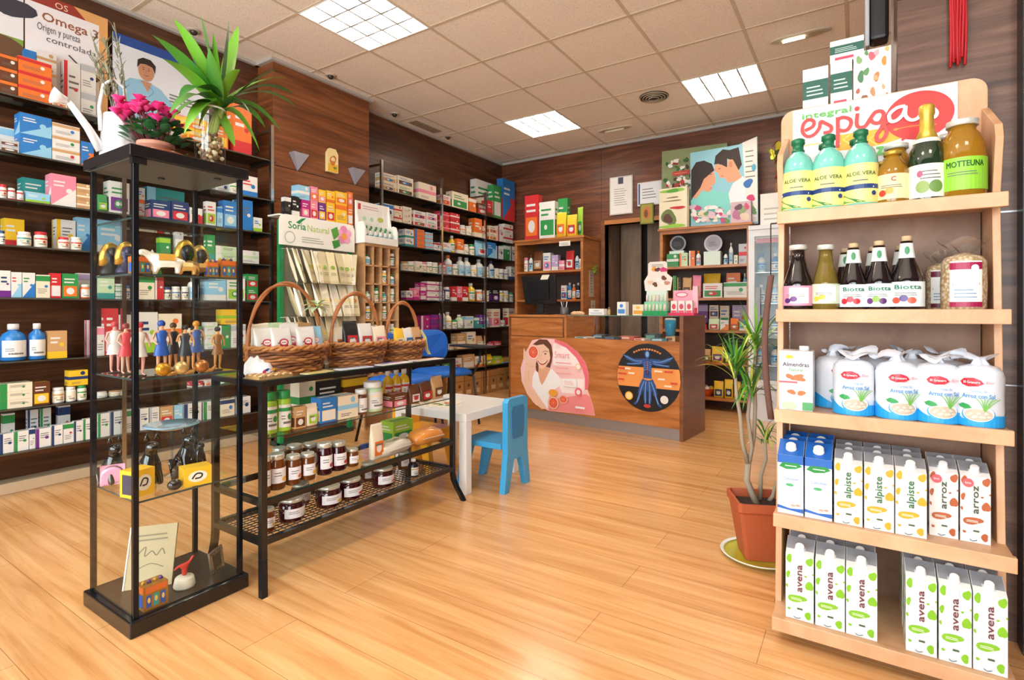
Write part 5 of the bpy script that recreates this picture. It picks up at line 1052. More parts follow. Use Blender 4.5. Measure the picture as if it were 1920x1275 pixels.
def beast(u,x,de,c,cc,zz=z,k=1.0,rz=PI/2,ears=0):
    t=small('animal_ornament',de,'figurine',x,u,zz,rz)
    J=[((0,0,.034),.016),((.024,0,.034),.014),((-.024,0,.036),.016),((-.040,0,.050),.009),((-.052,0,.058),.010),((-.064,0,.052),.006)]+[((sx,sy,zz_),rr) for sx,sy in ((.024,.010),(.024,-.010),(-.024,.010),(-.024,-.010)) for zz_,rr in ((.018,.007),(.003,.006))]+[((.038,0,.036),.004),((.044,0,.02),.003)]
    E_=[(0,1),(0,2),(2,3),(3,4),(4,5)]+[(1,6),(6,7),(1,8),(8,9),(2,10),(10,11),(2,12),(12,13),(1,14),(14,15)]
    skin([(tuple(q*k for q in p),r*k) for p,r in J],E_,M(c,.3,.2),'body',t)
    o=MB(); o.box(-.018*k,.018*k,-.0175*k,.0175*k,.036*k,.053*k,M(cc,.4)); part(o,'saddle_cloth',t)
beast(313,-1.89,'white and gold elephant ornament on second shelf','E8E0D0','C89030',k=1.25,rz=0+1.2); beast(351,-1.875,'small golden camel ornament on second shelf','C89A50','D8C080',k=.8,rz=1.3); beast(382,-1.90,'small brown camel ornament on second shelf','8A6434','C8A050',k=.85,rz=1.3)
t=small('dark_frame','small dark picture frame left side','picture frame',-1.95,212,z); o=MB(); o.box(-.045,.045,.012,.022,0,.075,M('7A5A30',.4)); part(o,'frame',t); o=MB(); o.box(-.036,.036,.009,.012,.009,.066,M('201C1A',.3)); part(o,'picture',t); o=MB(); o.box(-.004,.004,.022,.05,0,.05,M('4A3420')); part(o,'stand',t)
t.location.x=-2.05; t.location.y=.84
t=small('card_holder','green and white diamond shaped card',' card'.strip(),-2.06,290,z); o=MB(); o.prism([(-.022,.05),(.0,.0),(.024,.045),(-.008,.095)],'y',-.002,.002,M('E4E6D8',.4)); o.prism([(-.02,.0),(.03,.0),(.012,.06)],'y',.004,.03,M('4A8A3A',.4)); part(o,'card',t)
# third glass shelf: blue dish on a stand; fourth: pig bank, boxes, black cats
z4=CASEZ[3]+.0006
BLKC=M('0E1014',.07,0,1)
def cat(u,x,de,k=1.0,rz=PI/2):
    t=small('ceramic_cat',de,'figurine',x,u,z4,rz)
    J=[((0,.01,.035),.030),((0,.0,.07),.022),((0,-.006,.095),.013),((0,-.012,.118),.022),((0,-.034,.112),.010),((.014,-.02,.035),.010),((.014,-.03,.006),.009),((-.014,-.02,.035),.010),((-.014,-.03,.006),.009),((.0,.045,.02),.008),((.03,.06,.012),.006)]
    skin([(tuple(q*k for q in p),r*k) for p,r in J],[(0,1),(1,2),(2,3),(3,4),(1,5),(5,6),(1,7),(7,8),(0,9),(9,10)],BLKC,'body',t)
    for s in (-1,1): o=MB(); o.lathe([(.008*k,0),(.001,.018*k)],BLKC,8,cx=s*.013*k,cy=-.012*k,z0=.134*k); part(o,'ear',t)
cat(212,-2.02,'left glossy black ceramic cat behind the pink pig',1.1); cat(281,-2.0,'middle glossy black ceramic cat',1.2); cat(350,-2.0,'right glossy black ceramic cat under the blue dish',1.2); cat(388,-2.08,'smallest glossy black ceramic cat near the back post',.75)
t=small('pig_bank','shiny pink pig shaped money bank','money bank',-1.90,212,z4,rz=-.4)
skin([((0,0,.042),.034),((.028,0,.042),.030),((-.024,0,.042),.032),((-.045,0,.046),.022),((-.064,0,.044),.011)]+[((sx,sy,zz_),.009) for sx,sy in ((.026,.018),(.026,-.018),(-.022,.018),(-.022,-.018)) for zz_ in (.018,.005)],[(0,1),(0,2),(2,3),(3,4),(1,5),(5,6),(1,7),(7,8),(2,9),(9,10),(2,11),(11,12)],M('E8A4C8',.12,0,.8),'body',t)
for s in(-1,1): o=MB(); o.lathe([(.009,0),(.001,.016)],M('E8A4C8',.12,0,.8),10,cx=-.042,cy=s*.014,z0=.064); part(o,'ear',t)
def ybox(u,x,de,w,h,rz,win):
    t=small('yellow_box',de,'box',x,u,z4,rz); o=MB(); o.box(-w/2,w/2,-.03,.03,0,h,M('F2C12E',.35)); P=Print(o,(-w/2,-.03,0),(1,0,0),(0,0,1)); P.ell(w*.5,h*.5,w*.34,h*.3,M('F4EFE0')); P.stroke([(w*.3,h*.4),(w*.45,h*.65),(w*.65,h*.6),(w*.6,h*.42),(w*.4,h*.4)],.005,M('2A2420'))
    if win: P=Print(o,(-w/2,.03,0),(0,-1,0),(0,0,1)); P.rect(.01,h*.12,.05,h*.85,M('2A3A5A',.2))
    part(o,'box_body',t)
ybox(258,-1.895,'yellow box with dark window beside the pink pig',.07,.085,PI/2+.25,1); ybox(366,-1.905,'yellow box with oval badge, right end of lowest glass shelf',.085,.062,PI/2-.2,0)
t=small('black_pebble','smooth black stone between yellow boxes','ornament',-1.89,328,z4); o=MB(); o.ball((0,0,.018),.018,BLKC,16,10,(1.3,.9,1)); part(o,'stone',t)
t=small('blue_dish','pale blue dish on a slim clear stand','dish',-2.05,352,.4056); t.location.y=.945; t.location.x=-2.07
o=MB(); o.lathe([(.03,0),(.03,.004),(.004,.01),(.004,.165)],pane('stand_glass',(.8,.85,.9),.4,0),14); part(o,'stand',t); o=MB(); o.lathe([(.0,.165),(.045,.168),(.088,.182),(.089,.186),(.04,.175),(.0,.172)],M('8FB4CC',.1,0,.8),28,cap=False); part(o,'dish',t)
# base: leaning book, casket, music box, silver frame
zb=.0536
t=small('leaning_book','open cream book with white edge leaning on a stand','book',-2.0,248,zb); t.location=(-2.03,.85,zb); t.rotation_euler=(0,0,.9)
q=Matrix.Rotation(math.radians(-24),4,'X'); o=MB(); o.box(-.07,.07,.0,.012,0,.20,M('B8A47C',.5),q); o.box(-.074,-.07,-.002,.014,0,.20,M('F0EEEA',.4),q); P=Print(o,q@Vector((-.07,0,0)),(1,0,0),q.to_3x3()@Vector((0,0,1)))
P.stroke([(.03,.11),(.05,.13),(.05,.10),(.07,.115),(.085,.10),(.10,.12),(.11,.10)],.003,M('6A5A3A')); P.stroke([(.03,.06),(.07,.075),(.11,.06)],.002,M('6A5A3A')); P.lines(.02,.12,.15,.18,2,M('8A7A5A')); part(o,'cover',t)
o=MB(); o.box(-.066,.066,.0125,.026,.003,.196,M('6A3A26',.4),q); part(o,'back_cover',t,'brown back cover'); o=MB(); o.box(-.02,.02,.06,.10,0,.09,M('4A3020')); part(o,'stand',t)
casket(285,-1.90,'large painted casket standing on the base',.075,.07,zb)
t=small('music_box','small round music box with red and white dancer','ornament',-1.935,346,zb); o=MB(); o.lathe([(.032,0),(.034,.006),(.029,.03),(.026,.034),(.0,.034)],M('E4DCC8',.3),22); P=cyl_print(o,.032); P.rect(-.03,.006,.03,.012,M('B89848'),8); part(o,'drum',t)
skin([((0,0,.05),.009),((0,0,.068),.008),((0,0,.082),.008),((-.02,0,.075),.004),((-.034,0,.066),.003),((.018,0,.08),.004),((.03,0,.096),.003),((.0,0,.038),.006)],[(0,1),(1,2),(1,3),(3,4),(1,5),(5,6),(0,7)],M('C8382E',.4),'dancer',t)
t=small('silver_frame','small silver filigree picture frame, right end of base','picture frame',-1.945,415,zb,rz=.55+PI/2); o=MB(); q=Matrix.Rotation(math.radians(-8),4,'X'); o.box(-.04,.04,0,.006,0,.08,M('B8B2A4',.2,.9),q); P=Print(o,q@Vector((-.04,0,0)),(1,0,0),q.to_3x3()@Vector((0,0,1))); P.rect(.016,.016,.064,.064,M('4A443C',.3)); 
for k in range(10): P.ell(.008+.007*k,.008+.005*(k%2),.003,.003,M('6A6458')); P.ell(.008+.007*k,.072-.004*(k%2),.003,.003,M('6A6458'))
part(o,'frame',t); o=MB(); o.box(-.01,.01,.010,.03,0,.05,M('3A3430')); part(o,'stand',t)
# small plaque clipped to the case top corner
# ---------------------------------------------------------------- children's table and chairs
t=thing('childrens_table','low square white children\'s table beside the blue chair','table',(-2.03,2.535,0)); a=.265; WT=M('EDECE9',.3,0,.2)
o=MB(); o.box(-a,a,-a,a,.395,.44,WT); part(o,'tabletop',t,bevel=.002)
for sx in(-1,1):
    for sy in(-1,1): o=MB(); o.box(min(sx*(a-.001),sx*(a-.05)),max(sx*(a-.001),sx*(a-.05)),min(sy*(a-.001),sy*(a-.05)),max(sy*(a-.001),sy*(a-.05)),0,.3945,WT); part(o,'leg',t,bevel=.002)
def kidchair(label,col_,loc,rz,dark):
    "seat faces -X in its own axes, back slab at +X"
    m=M(col_,.3,0,.3); t=thing('childrens_chair',label,'chair',(*loc,0),rz)
    def slab(w_top,w_bot,ztop,zar,x0,x1,name,hole):
        o=MB(); out=[(-w_bot/2,0),(-w_bot/2+.045,0),(-.06,zar*.6),(-.035,zar),(.035,zar),(.06,zar*.6),(w_bot/2-.045,0),(w_bot/2,0),(w_bot/2-.02,.14),(w_top/2-.0,.28),(w_top/2,ztop-.015),(w_top/2-.015,ztop),(-w_top/2+.015,ztop),(-w_top/2,ztop-.015),(-w_top/2,.28),(-w_bot/2+.02,.14)]
        # keep the arch concave: build as two legs and an upper plate
        o.prism([out[0],out[1],out[2],out[3],(-.035,zar+.001),(-w_top/2+.0,zar+.04),out[15]],'x',x0,x1,m); o.prism([(p[0]*-1,p[1]) for p in [out[0],out[1],out[2],out[3],(-.035,zar+.001),(-w_top/2+.0,zar+.04),out[15]]][::-1],'x',x0,x1,m)
        o.prism([(-.036,zar),(.036,zar),(w_top/2,zar+.04),(w_top/2,ztop-.02),(w_top/2-.02,ztop),(-w_top/2+.02,ztop),(-w_top/2,ztop-.02),(-w_top/2,zar+.04)],'x',x0,x1,m)
        part(o,name,t,bevel=.003)
        if hole:
            h=MB(); pr=[(-w_top*.24,.285),(w_top*.24,.285),(w_top*.30,.32),(w_top*.32,ztop-.07),(w_top*.26,ztop-.045),(-w_top*.26,ztop-.045),(-w_top*.32,ztop-.07),(-w_top*.30,.32)]; h.prism(pr,'x',x1+.0001,x1+.002,M(dark,.35)); part(h,'back_recess',t,'darker recessed panel')
    slab(.21,.27,.51,.17,.10,.135,'backrest',True)
    o=MB(); o.box(-.17,.0995,-.125,.125,.235,.265,m); part(o,'seat',t,bevel=.004)
    for s in(-1,1):
        o=MB(); y0,y1=s*.085,s*.125; y0,y1=min(y0,y1),max(y0,y1); o.hexa([(-.205,y0,0),(-.165,y0,0),(-.165,y1,0),(-.205,y1,0),(-.17,y0,.2345),(-.10,y0,.2345),(-.10,y1,.2345),(-.17,y1,.2345)],m); part(o,'leg',t,bevel=.003)
    return t
kidchair('bright blue plastic children\'s chair pulled up to the white table','3FA4DC',(-1.735,2.53),0,'2A7CB4')
kidchair('yellow plastic children\'s chair behind the black display table','E8A823',(-2.33,2.52),PI,'C88A18')
o=MB(); o.box(-.15,.15,-.10,.10,0,.003,M('E6E0CC',.5)); P=Print(o,(-.15,-.10,.003),(1,0,0),(0,1,0)); 
for k in range(14): P.blob(.03+.018*k,.10+.05*math.sin(k*2.3),.018,.014,M(['8AA048','C8503A','E0B040','6A8A50','D8C8A0'][k%5]),k)
solo(o,'picture_sheet','printed food picture sheet lying on the white table','paper',(-2.12,2.42,.4405),.3)
# ---------------------------------------------------------------- blue visitor chairs
BLU=M('1566C8',.6,bump=300)
def visitor(label,x,y,rz,arm):
    t=thing('visitor_chair',label,'chair',(x,y,0),rz)
    def rsq(w,d,z,e=.45,n=28): return [(w*abs(math.cos(a))**e*(1 if math.cos(a)>0 else -1),d*abs(math.sin(a))**e*(1 if math.sin(a)>0 else -1),z) for a in [2*PI*i/n for i in range(n)]]
    o=MB(); o.loft([rsq(.20,.19,.43),rsq(.225,.215,.44),rsq(.225,.215,.465),rsq(.19,.18,.485)],BLU); part(o,'seat',t)
    o=MB(); rings=[]
    for (yy,q) in ((.205,.92),(.215,1),(.245,1),(.255,.92)): rings.append([(.21*q*abs(math.cos(a))**.55*(1 if math.cos(a)>0 else -1),yy+.02*math.cos(a)**2*-1,.665+.155*q*abs(math.sin(a))**.7*(1 if math.sin(a)>0 else -1)) for a in [2*PI*i/28 for i in range(28)]])
    o.loft(rings,BLU); part(o,'backrest',t)
    for s in(-1,1):
        o=MB(); o.tube([(s*.23,-.24,0),(s*.2,-.20,.42),(s*.2,.16,.425),(s*.235,.25,0)],.011,BLACK,8); part(o,'leg_frame',t)
        o=MB(); o.tube([(s*.17,.17,.42),(s*.17,.24,.5),(s*.17,.262,.66)],.010,BLACK,8); part(o,'back_post',t)
    if arm:
        o=MB(); o.tube([(.2,-.18,.42),(.27,-.2,.55),(.27,-.2,.67)],.011,BLACK,8); o.box(.14,.34,-.34,.08,.67,.685,M('2A2826',.4)); part(o,'writing_arm',t,'black writing tablet on a tube')
    return t
visitor('bright blue visitor chair with black frame, nearer the counter',-3.07,3.60,PI/2-.25,True)
visitor('bright blue visitor chair, half hidden behind the baskets',-2.98,3.02,PI/2+.1,False)
# ---------------------------------------------------------------- goods on the black display table
PT=('x',TX1-.03)
G_='goods on the display table'
shelf_row('p500-526:728:LG p528-552:728:LG b554-574:762:AD4 /b562-592:715:CG5 g577-598:758:CL /b594-640:713:KY4 b602-632:745:BC4 b636-672:741:CU5 /b646-690:706:DY0 p676-694:730:DW p698-726:716:HC /t727-741:690:YR /t743-756:690:YR /t758-772:688:YR b738-764:738:DP4 g771-790:722:DW g792-812:716:DR g814-834:706:AD',.5395,'on top glass shelf of display table',G_,.724,PT,back=.145,dmax=.12,ymin=TY0+.02,ymax=TY1-.02)
for sp,zz,wh,top in (('j499-511:855:EW j514-543:852:EY j546-571:854:EO j574-598:850:EY j606-630:831:FR j632-657:829:FR j660-678:842:EY /j520-545:840:DW /j548-575:835:EW /j578-604:832:DW g700-722:790:CO /b738-775:788:LG4',.323,'on middle shelf of display table',.513),
  ('j500-521:905:EY j541-582:888:FW j612-651:872:FY j653-690:862:FR j716-750:845:FP /j560-590:905:DW /j690-712:850:DY /j757-772:840:DW t776-790:835:KA',.1785,'on wire bottom shelf of display table',.296)):
    shelf_row(sp,zz,wh,G_,top,PT,back=.13,dmax=.1,ymin=TY0+.02,ymax=TY1-.02)
# bags lying on the middle shelf
def cushion_bag(x,y,z,lx,ly,h,rz,c,blots,desc,place_,grp,cat='bag',film=True,seed=0):
    o=MB(); n=24; rings=[]
    for zz,q in ((0,.86),(.18,.97),(.5,1),(.82,.86),(1,.55)): rings.append([(lx/2*q*abs(math.cos(a))**.55*(1 if math.cos(a)>0 else -1)*(1+.03*math.sin(4*a+seed)),ly/2*q*abs(math.sin(a))**.55*(1 if math.sin(a)>0 else -1)*(1+.03*math.sin(5*a+seed)),h*zz*(1+.06*math.sin(3*a+seed)*(zz>.3))) for a in [2*PI*i/n for i in range(n)]])
    o.loft(rings,M(c,.3,0,.4)); rr=random.Random(seed); P=Print(o,(-lx/2,-ly/2,h*1.01),(1,0,0),(0,1,0),base=.001)
    for k,b in enumerate(blots): P.blob(lx*rr.uniform(.42,.6),ly*rr.uniform(.3,.7),lx*.09,ly*.09,M(b,.35),k)
    t=link('snack_bag',None,None,(x,y,z),rz); part(o,'bag',t)
    f=MB()
    for s in (-1,1): f.add([(s*lx*.40,-ly*.28,h*.3),(s*lx*.40,ly*.28,h*.3),(s*lx*.60,ly*.36,h*.5),(s*lx*.60,-ly*.36,h*.5),(s*lx*.40,-ly*.28,h*.34),(s*lx*.40,ly*.28,h*.34),(s*lx*.60,ly*.36,h*.54),(s*lx*.60,-ly*.36,h*.54)],[(0,1,2,3),(7,6,5,4),(0,4,5,1),(1,5,6,2),(2,6,7,3),(3,7,4,0)],M('E4E2DA',.25))
    part(f,'sealed_ends',t); return goods(t,desc,place_,cat,grp)
cushion_bag(-1.865,1.82,.3235,.11,.24,.055,.1,'CFC8B8',['E8E4DC','A89878','C8C0A8','8A9A70'],'clear bag of grey breadsticks lying flat','on middle shelf of display table','bags lying on the display table',seed=1)
cushion_bag(-1.865,2.06,.3235,.11,.20,.065,-.08,'D88A3A',['F0E0C0','C8602A','E8B870','A84A20'],'orange bag of biscuits lying flat','on middle shelf of display table','bags lying on the display table',seed=2)
cushion_bag(-2.03,2.02,.3235,.10,.16,.09,.1,'7F9A3A',['3A5A24','C8D870','E8E4C0'],'olive green bag propped up','on middle shelf of display table','bags lying on the display table',seed=3)
# wicker baskets
WK1,WK2,WK3=M('8A5730',.55),M('B0763F',.55),M('6A3E22',.6)
def basket(x,y,a,b,h,hh,label,rz=0):
    t=thing('wicker_basket',label,'basket',(x,y,TZ+.001),rz); nseg=56
    o=MB(); o.lathe([(.80,0.002),(.81,.004),(.98,h-.004)],WK3,28,sx=a*.93,sy=b*.93,cap=False); o.lathe([(.80,.002),(0.0,.002)],WK3,28,sx=a*.93,sy=b*.93,cap=False); part(o,'lining',t)
    rows=9; o=MB()
    for r in range(rows):
        q=.82+.18*(r/(rows-1)); zz=.006+(h-.016)*r/(rows-1)
        o.tube([((a*q+.006*math.sin(14*an+r*PI))*math.cos(an),(b*q+.006*math.sin(14*an+r*PI))*math.sin(an),zz+.003*math.sin(7*an+r)) for an in [2*PI*i/nseg for i in range(nseg)]],.0065,[WK1,WK2,WK1,WK3][r%4],6,closed=True)
    part(o,'woven_wall',t)
    o=MB(); 
    for s_,z_ in ((0,h),(PI,h+.004)): o.tube([((a*1.02+.005*math.cos(20*an+s_))*math.cos(an),(b*1.02+.005*math.cos(20*an+s_))*math.sin(an),z_+.005*math.sin(20*an+s_)) for an in [2*PI*i/80 for i in range(80)]],.0065,WK2,6,closed=True)
    part(o,'rim',t)
    o=MB()
    for s_ in (0,PI): o.tube([(.005*math.cos(16*q+s_),b*1.02*math.cos(PI*q)*(1.0),h*.5+(hh-h*.5)*math.sin(PI*q)**.8+.005*math.sin(16*q+s_)) for q in [i/36 for i in range(37)]],.006,M('A8683A',.5),7)
    part(o,'handle',t); return t
basket(-1.955,1.325,.135,.165,.105,.36,'large wicker basket nearest the glass case, on display table')
basket(-1.955,1.685,.12,.142,.10,.33,'medium wicker basket in the middle of display table')
basket(-1.955,1.985,.10,.115,.09,.29,'small wicker basket at far end of display table')
rr=random.Random(12)
def packet(x,y,z,rz,de,c1,c2,pl,w=.075,h=.085,tilt=0,oval=None):
    o=pouch_mesh(w,.028,h,c1,c2,int(x*100+y*977)%50)
    if oval: o=pouch_mesh(w,.028,h,c1,c1,3); P=Print(o,(-w/2,-.0165,0),(1,0,0),(0,0,1)); P.ell(w*.5,h*.45,w*.24,h*.14,M(oval)); P.ell(w*.5,h*.45,w*.17,h*.09,M('F3F1EC')); P.rect(w*.38,h*.43,w*.62,h*.46,M(oval))
    o.box(-w*.3,w*.3,-.006,.006,-.08,0.002,M('D8D0C0',.6)) if False else None
    ob=link('packet',o.mesh('packet'),None,(x,y,z),rz); ob.rotation_euler=(tilt,0,rz); goods(ob,de,pl,'packet','packets in the baskets'); return ob
B1='in the large wicker basket'; B2='in the medium wicker basket'; B3='in the small wicker basket'
zb_=TZ+.001
for i,(u,de,c,ov) in enumerate(((484,'white packet with red logo, left end','W','D0454A'),(512,'white packet with oval red logo','W','C83A44'),(542,'white packet with faint red logo, tall','W','D8707A'),(572,'white packet with green edge and red oval','W','C83A44'),(598,'plain white packet, right end','U','D0A0A8'))):
    x=-1.885; y=U(u,CY,'x',x)[1]; y=min(max(y,1.215),1.435)
    y=1.215+.22*i/4; packet(-1.90 if i%2 else -1.925,y,zb_+.078,PI/2,de,c,c,B1,.085,.105+.012*(i==2),ov and -.12,ov)
for i in range(4): packet(-1.975,1.225+.065*i,zb_+.075,PI/2+.2*math.sin(i),['cream packet in the back row, leftmost','pale green packet in the back row','white packet in the back row','tan packet in the back row, rightmost'][i],'CHWA'[i],'WGYO'[i],B1,.075,.125)
for i,(de,c,c2) in enumerate((('black packet with red and green print','K','R'),('white packet with red print','W','R'),('pale pink packet with small logo','C','P'))): packet(-1.90,1.61+.085*i,zb_+.072,PI/2,de,c,c2,B2,.08,.13-.012*i,-.1)
for i in range(3): packet(-1.965,1.60+.085*i,zb_+.065,PI/2,['cream packet at the back left','tan packet at the back middle','white packet at the back right'][i],'CAW'[i],'OWB'[i],B2,.066,.11)
for i,(de,c,c2) in enumerate((('yellow packet','Y','C'),('white packet with blue label','W','B'),('pink brown packet','A','D'))): packet(-1.915,1.925+.062*i,zb_+.058,PI/2,de,c,c2,B3,.062,.105,-.1)
t=thing('ribbon_bow','pale green gauze bow tied on handle of large basket','ribbon',(-1.955,1.47,TZ+.27)); o=MB()
for k in range(16): a=2*PI*k/16; leaf(o,(0,0,0),(.05*math.cos(a)*.8,.05*math.sin(a)*1.3,.03*math.sin(k*2.1)),.03,M('B8CFA8' if k%3 else 'E0D890',.5),.01,n=4)
part(o,'loops',t); o=MB(); o.ball((0,0,0),.010,M('9ABF90',.5)); part(o,'knot',t)
t=thing('ribbon','pale yellow ribbon hanging from the handle of small basket','ribbon',(-1.955,2.107,TZ+.05)); o=MB()
pts=[(0,0,.10),(.02,.012,.06),(.03,.015,.0),(.045,.02,-.03)]
for k in range(3): p,q=pts[k],pts[k+1]; o.hexa([(p[0],p[1],p[2]),(p[0]+.02,p[1],p[2]),(p[0]+.02,p[1]+.003,p[2]),(p[0],p[1]+.003,p[2]),(q[0],q[1],q[2]),(q[0]+.02,q[1],q[2]),(q[0]+.02,q[1]+.003,q[2]),(q[0],q[1]+.003,q[2])][4:]+[(p[0],p[1],p[2]),(p[0]+.02,p[1],p[2]),(p[0]+.02,p[1]+.003,p[2]),(p[0],p[1]+.003,p[2])],M('E4DC98',.5))
part(o,'ribbon_strip',t)
# papers, woven tray, folded bag on the table top
z0=TZ+.0012
t=thing('woven_tray','small woven tray at the front left corner of display table','tray',(-1.85,1.175,z0)); o=MB(); o.box(-.045,.045,-.06,.075,0,.012,M('B08A58',.6))
for k in range(9):
    for j in range(6): o.ball((-.04+.016*j,-.052+.015*k,.013),.008,M('D8B884' if (j+k)%2 else 'A87C4C',.6),8,5,(1,1,.5))
part(o,'weave',t)
t=thing('carrier_bag','crumpled white bag with coloured print lying beside the glass case','bag',(-1.925,1.19,z0)); o=MB(); rr=random.Random(4)
o.loft([[(.055*q*math.cos(a)*(1+.1*math.sin(3*a+zz*60)),.055*q*math.sin(a)*(1+.12*math.sin(4*a+zz*40)),zz+.006*math.sin(5*a)*(zz>0)) for a in [2*PI*i/26 for i in range(26)]] for zz,q in ((0,.95),(.02,1.05),(.045,.95),(.07,.6),(.085,.2))],M('F0F0F2',.35)); P=Print(o,(.058,-.03,.01),(0,1,0),(0,0,1),base=.002)
for k,c in enumerate(('C83A50','2A4A9A','7A3A8A','E8A030')): P.blob(.012+.012*k,.012+.006*(k%2),.008,.006,M(c),k)
part(o,'bag',t)
def leaflet(x,y,w,d,rz,c,cols,de,n=4):
    o=MB(); 
    for k in range(n): o.box(-w/2+.003*math.sin(k*2),w/2+.003*math.sin(k*2),-d/2,d/2,.0012*k,.0012*k+.001,M(c if k%2 else 'E6E4DE',.45))
    P=Print(o,(-w/2,-d/2,.0012*n),(1,0,0),(0,1,0))
    for k,cc in enumerate(cols): P.rect(w*(.1+.2*k),d*.1,w*(.25+.2*k),d*.9,M(cc))
    solo(o,'leaflet',de,'leaflet',(x,y,z0),rz,'leaflets on the display table')
leaflet(-1.825,1.375,.05,.13,.1,'E8D890',['C8B04A'],'yellow leaflet strip at the front edge, beside the woven tray')
leaflet(-1.822,1.56,.055,.17,-.05,'DCE4F2',['9AB4DC','C8D4EC'],'pale blue leaflet stack before the medium basket')
leaflet(-1.825,1.80,.06,.20,.06,'F0ECEC',['C8A0B8','9A88C0'],'white leaflet stack with purple print on display table')
leaflet(-1.83,2.03,.07,.18,-.08,'ECDCD0',['D8907A','E8C0A0'],'peach coloured leaflets at far end of display table')
# ---------------------------------------------------------------- seed sachet stand, tablet dispenser, pigeonhole rack before the pillar
SX=-3.52
y0,y1=U(524,CY,'x',SX)[1],U(660,CY,'x',SX)[1]; ym=(y0+y1)/2; wy=(y1-y0)/2
t=thing('sachet_stand','green and white sachet stand with many hanging sachets before the pillar','display stand',(SX,ym,0),PI/2); GS=M('17824A',.4)
o=MB(); o.box(-wy,-wy+.03,-.005,.03,0,1.66,GS); part(o,'upright',t); o=MB(); o.box(wy-.03,wy,-.005,.03,0,1.66,GS); part(o,'upright',t)
o=MB(); o.box(-wy,wy,-.02,.12,0,.03,M('2A3A30')); part(o,'base',t); o=MB(); o.box(-wy+.03,wy-.03,.012,.022,.3,1.66,M('8E8A78',.5)); part(o,'back_panel',t)
o=MB(); r=.05; H0,H1=1.475,1.70; out=[(-wy-.01,H0),(wy+.01,H0)]+[(wy+.01-r+r*math.cos(a),H1-r+r*math.sin(a)) for a in [PI/2*k/6 for k in range(7)]]+[(-wy-.01+r-r*math.sin(a),H1-r+r*math.cos(a)) for a in [PI/2*k/6 for k in range(7)]]
o.prism(out,'y',-.02,-.006,M('F1F1EA',.4)); o.box(-wy-.01,wy+.01,-.006,.13,H1-.012,H1-.001,M('E8E6DE',.5)); P=Print(o,(-wy,-.0202,H0),(1,0,0),(0,0,1)); W_=2*wy
P.text('Soria',.055,.125,.075,M('1E8A50'),'l',bold=.02,w=.15); P.text('Natural',.215,.122,.07,M('A8C85A'),'l',w=.2); P.poly([(.12,.175),(.17,.21),(.21,.218),(.175,.19),(.15,.165)],M('1E8A50')); P.lines(.17,.38,.035,.085,3,M('9AA8A0'),.3); P.ell(.07,.06,.045,.045,M('B8C0B8')); P.ell(.07,.06,.036,.036,M('F1F1EA'))
for k in range(5): a=k*1.256+.4; P.ell(W_-.10+.045*math.cos(a),.13+.045*math.sin(a),.035,.032,M('E08AB8' if k%2 else 'EBA8CC'),12)
P.ell(W_-.10,.12,.028,.028,M('F0A04A')); P.poly([(W_-.2,.08),(W_-.15,.13),(W_-.17,.19),(W_-.23,.16)],M('5AA040')); P.poly([(W_-.2,.01),(W_-.14,.04),(W_-.15,.09),(W_-.22,.07)],M('3C8A38'))
part(o,'header_board',t,'white header board with green lettering and pink flower')
SMAT=[M('E6DEC2',.35,0,.3),M('D8CDA4',.35,0,.3),M('EDE8D6',.35,0,.3),M('CBBF96',.35,0,.3)]
idx=0
for row,(zz,n,h) in enumerate(((1.45,16,.25),(1.20,15,.25),(.95,13,.25))):
    for k in range(n):
        yy=y0+.03+(y1-y0-.065)*k/(n-1); xx=SX+.035+.02*(k%2); s_=link('hanging_sachet',None,None,(xx,yy,zz),PI/2); s_.rotation_euler=(0,0,PI/2+(1.0-.11*k)+.25*math.sin(k*4.1+row))
        o=MB(); w=.066; sw=.13+.03*math.sin(k*2.3+row); vs=[]
        for (q,tk) in ((0,.002),(.1,.004),(.5,.012),(.92,.008),(1,.001)):
            yy_=-sw*q*.55-.004; vs.append([(-w/2,yy_-tk,-h*q),(w/2,yy_-tk,-h*q),(w/2,yy_+tk,-h*q),(-w/2,yy_+tk,-h*q)])
        o.loft(vs,SMAT[(k+row)%4],False); P=Print(o,(-w/2,-.0165-sw*.275,-h*.5),(1,0,0),Vector((0,.088,.26)).normalized(),base=.002); P.ell(w*.5,.0,w*.28,w*.26,M(['E0C040','C87838','88A848','E8D890'][(k*2+row)%4]),12); P.lines(w*.15,w*.85,-.06,-.035,2,INK,.3)
        part(o,'sachet',s_); o=MB(); o.tube([(0,.04,-.004),(0,-.02,-.006)],.002,CHROME,5); part(o,'hook',s_)
        goods(s_,'%s sachet hanging'%['cream','straw coloured','off-white','beige'][(k+row)%4],'in %s row of sachet stand'%['top','middle','bottom'][row],'sachet','herb sachets on the stand'); idx+=1
shelf_row('b534-546:368:KW0 b548-562:368:KW1 b566-581:375:MP4 +b559-581:348:UW5 b583-596:376:PR4 +b583-596:350:PO4 b598-611:380:VY4 +b598-611:356:YP4 b613-628:380:YR4 +b613-628:358:YO1 b630-651:383:YO0 +b630-651:360:YO4 b653-667:386:OW4 +b653-667:361:OP4',1.701,'on top of the sachet stand','tea boxes on the sachet stand',2.3,('x',SX+.0),back=.1,ymin=y0-.005,ymax=y1+.01)
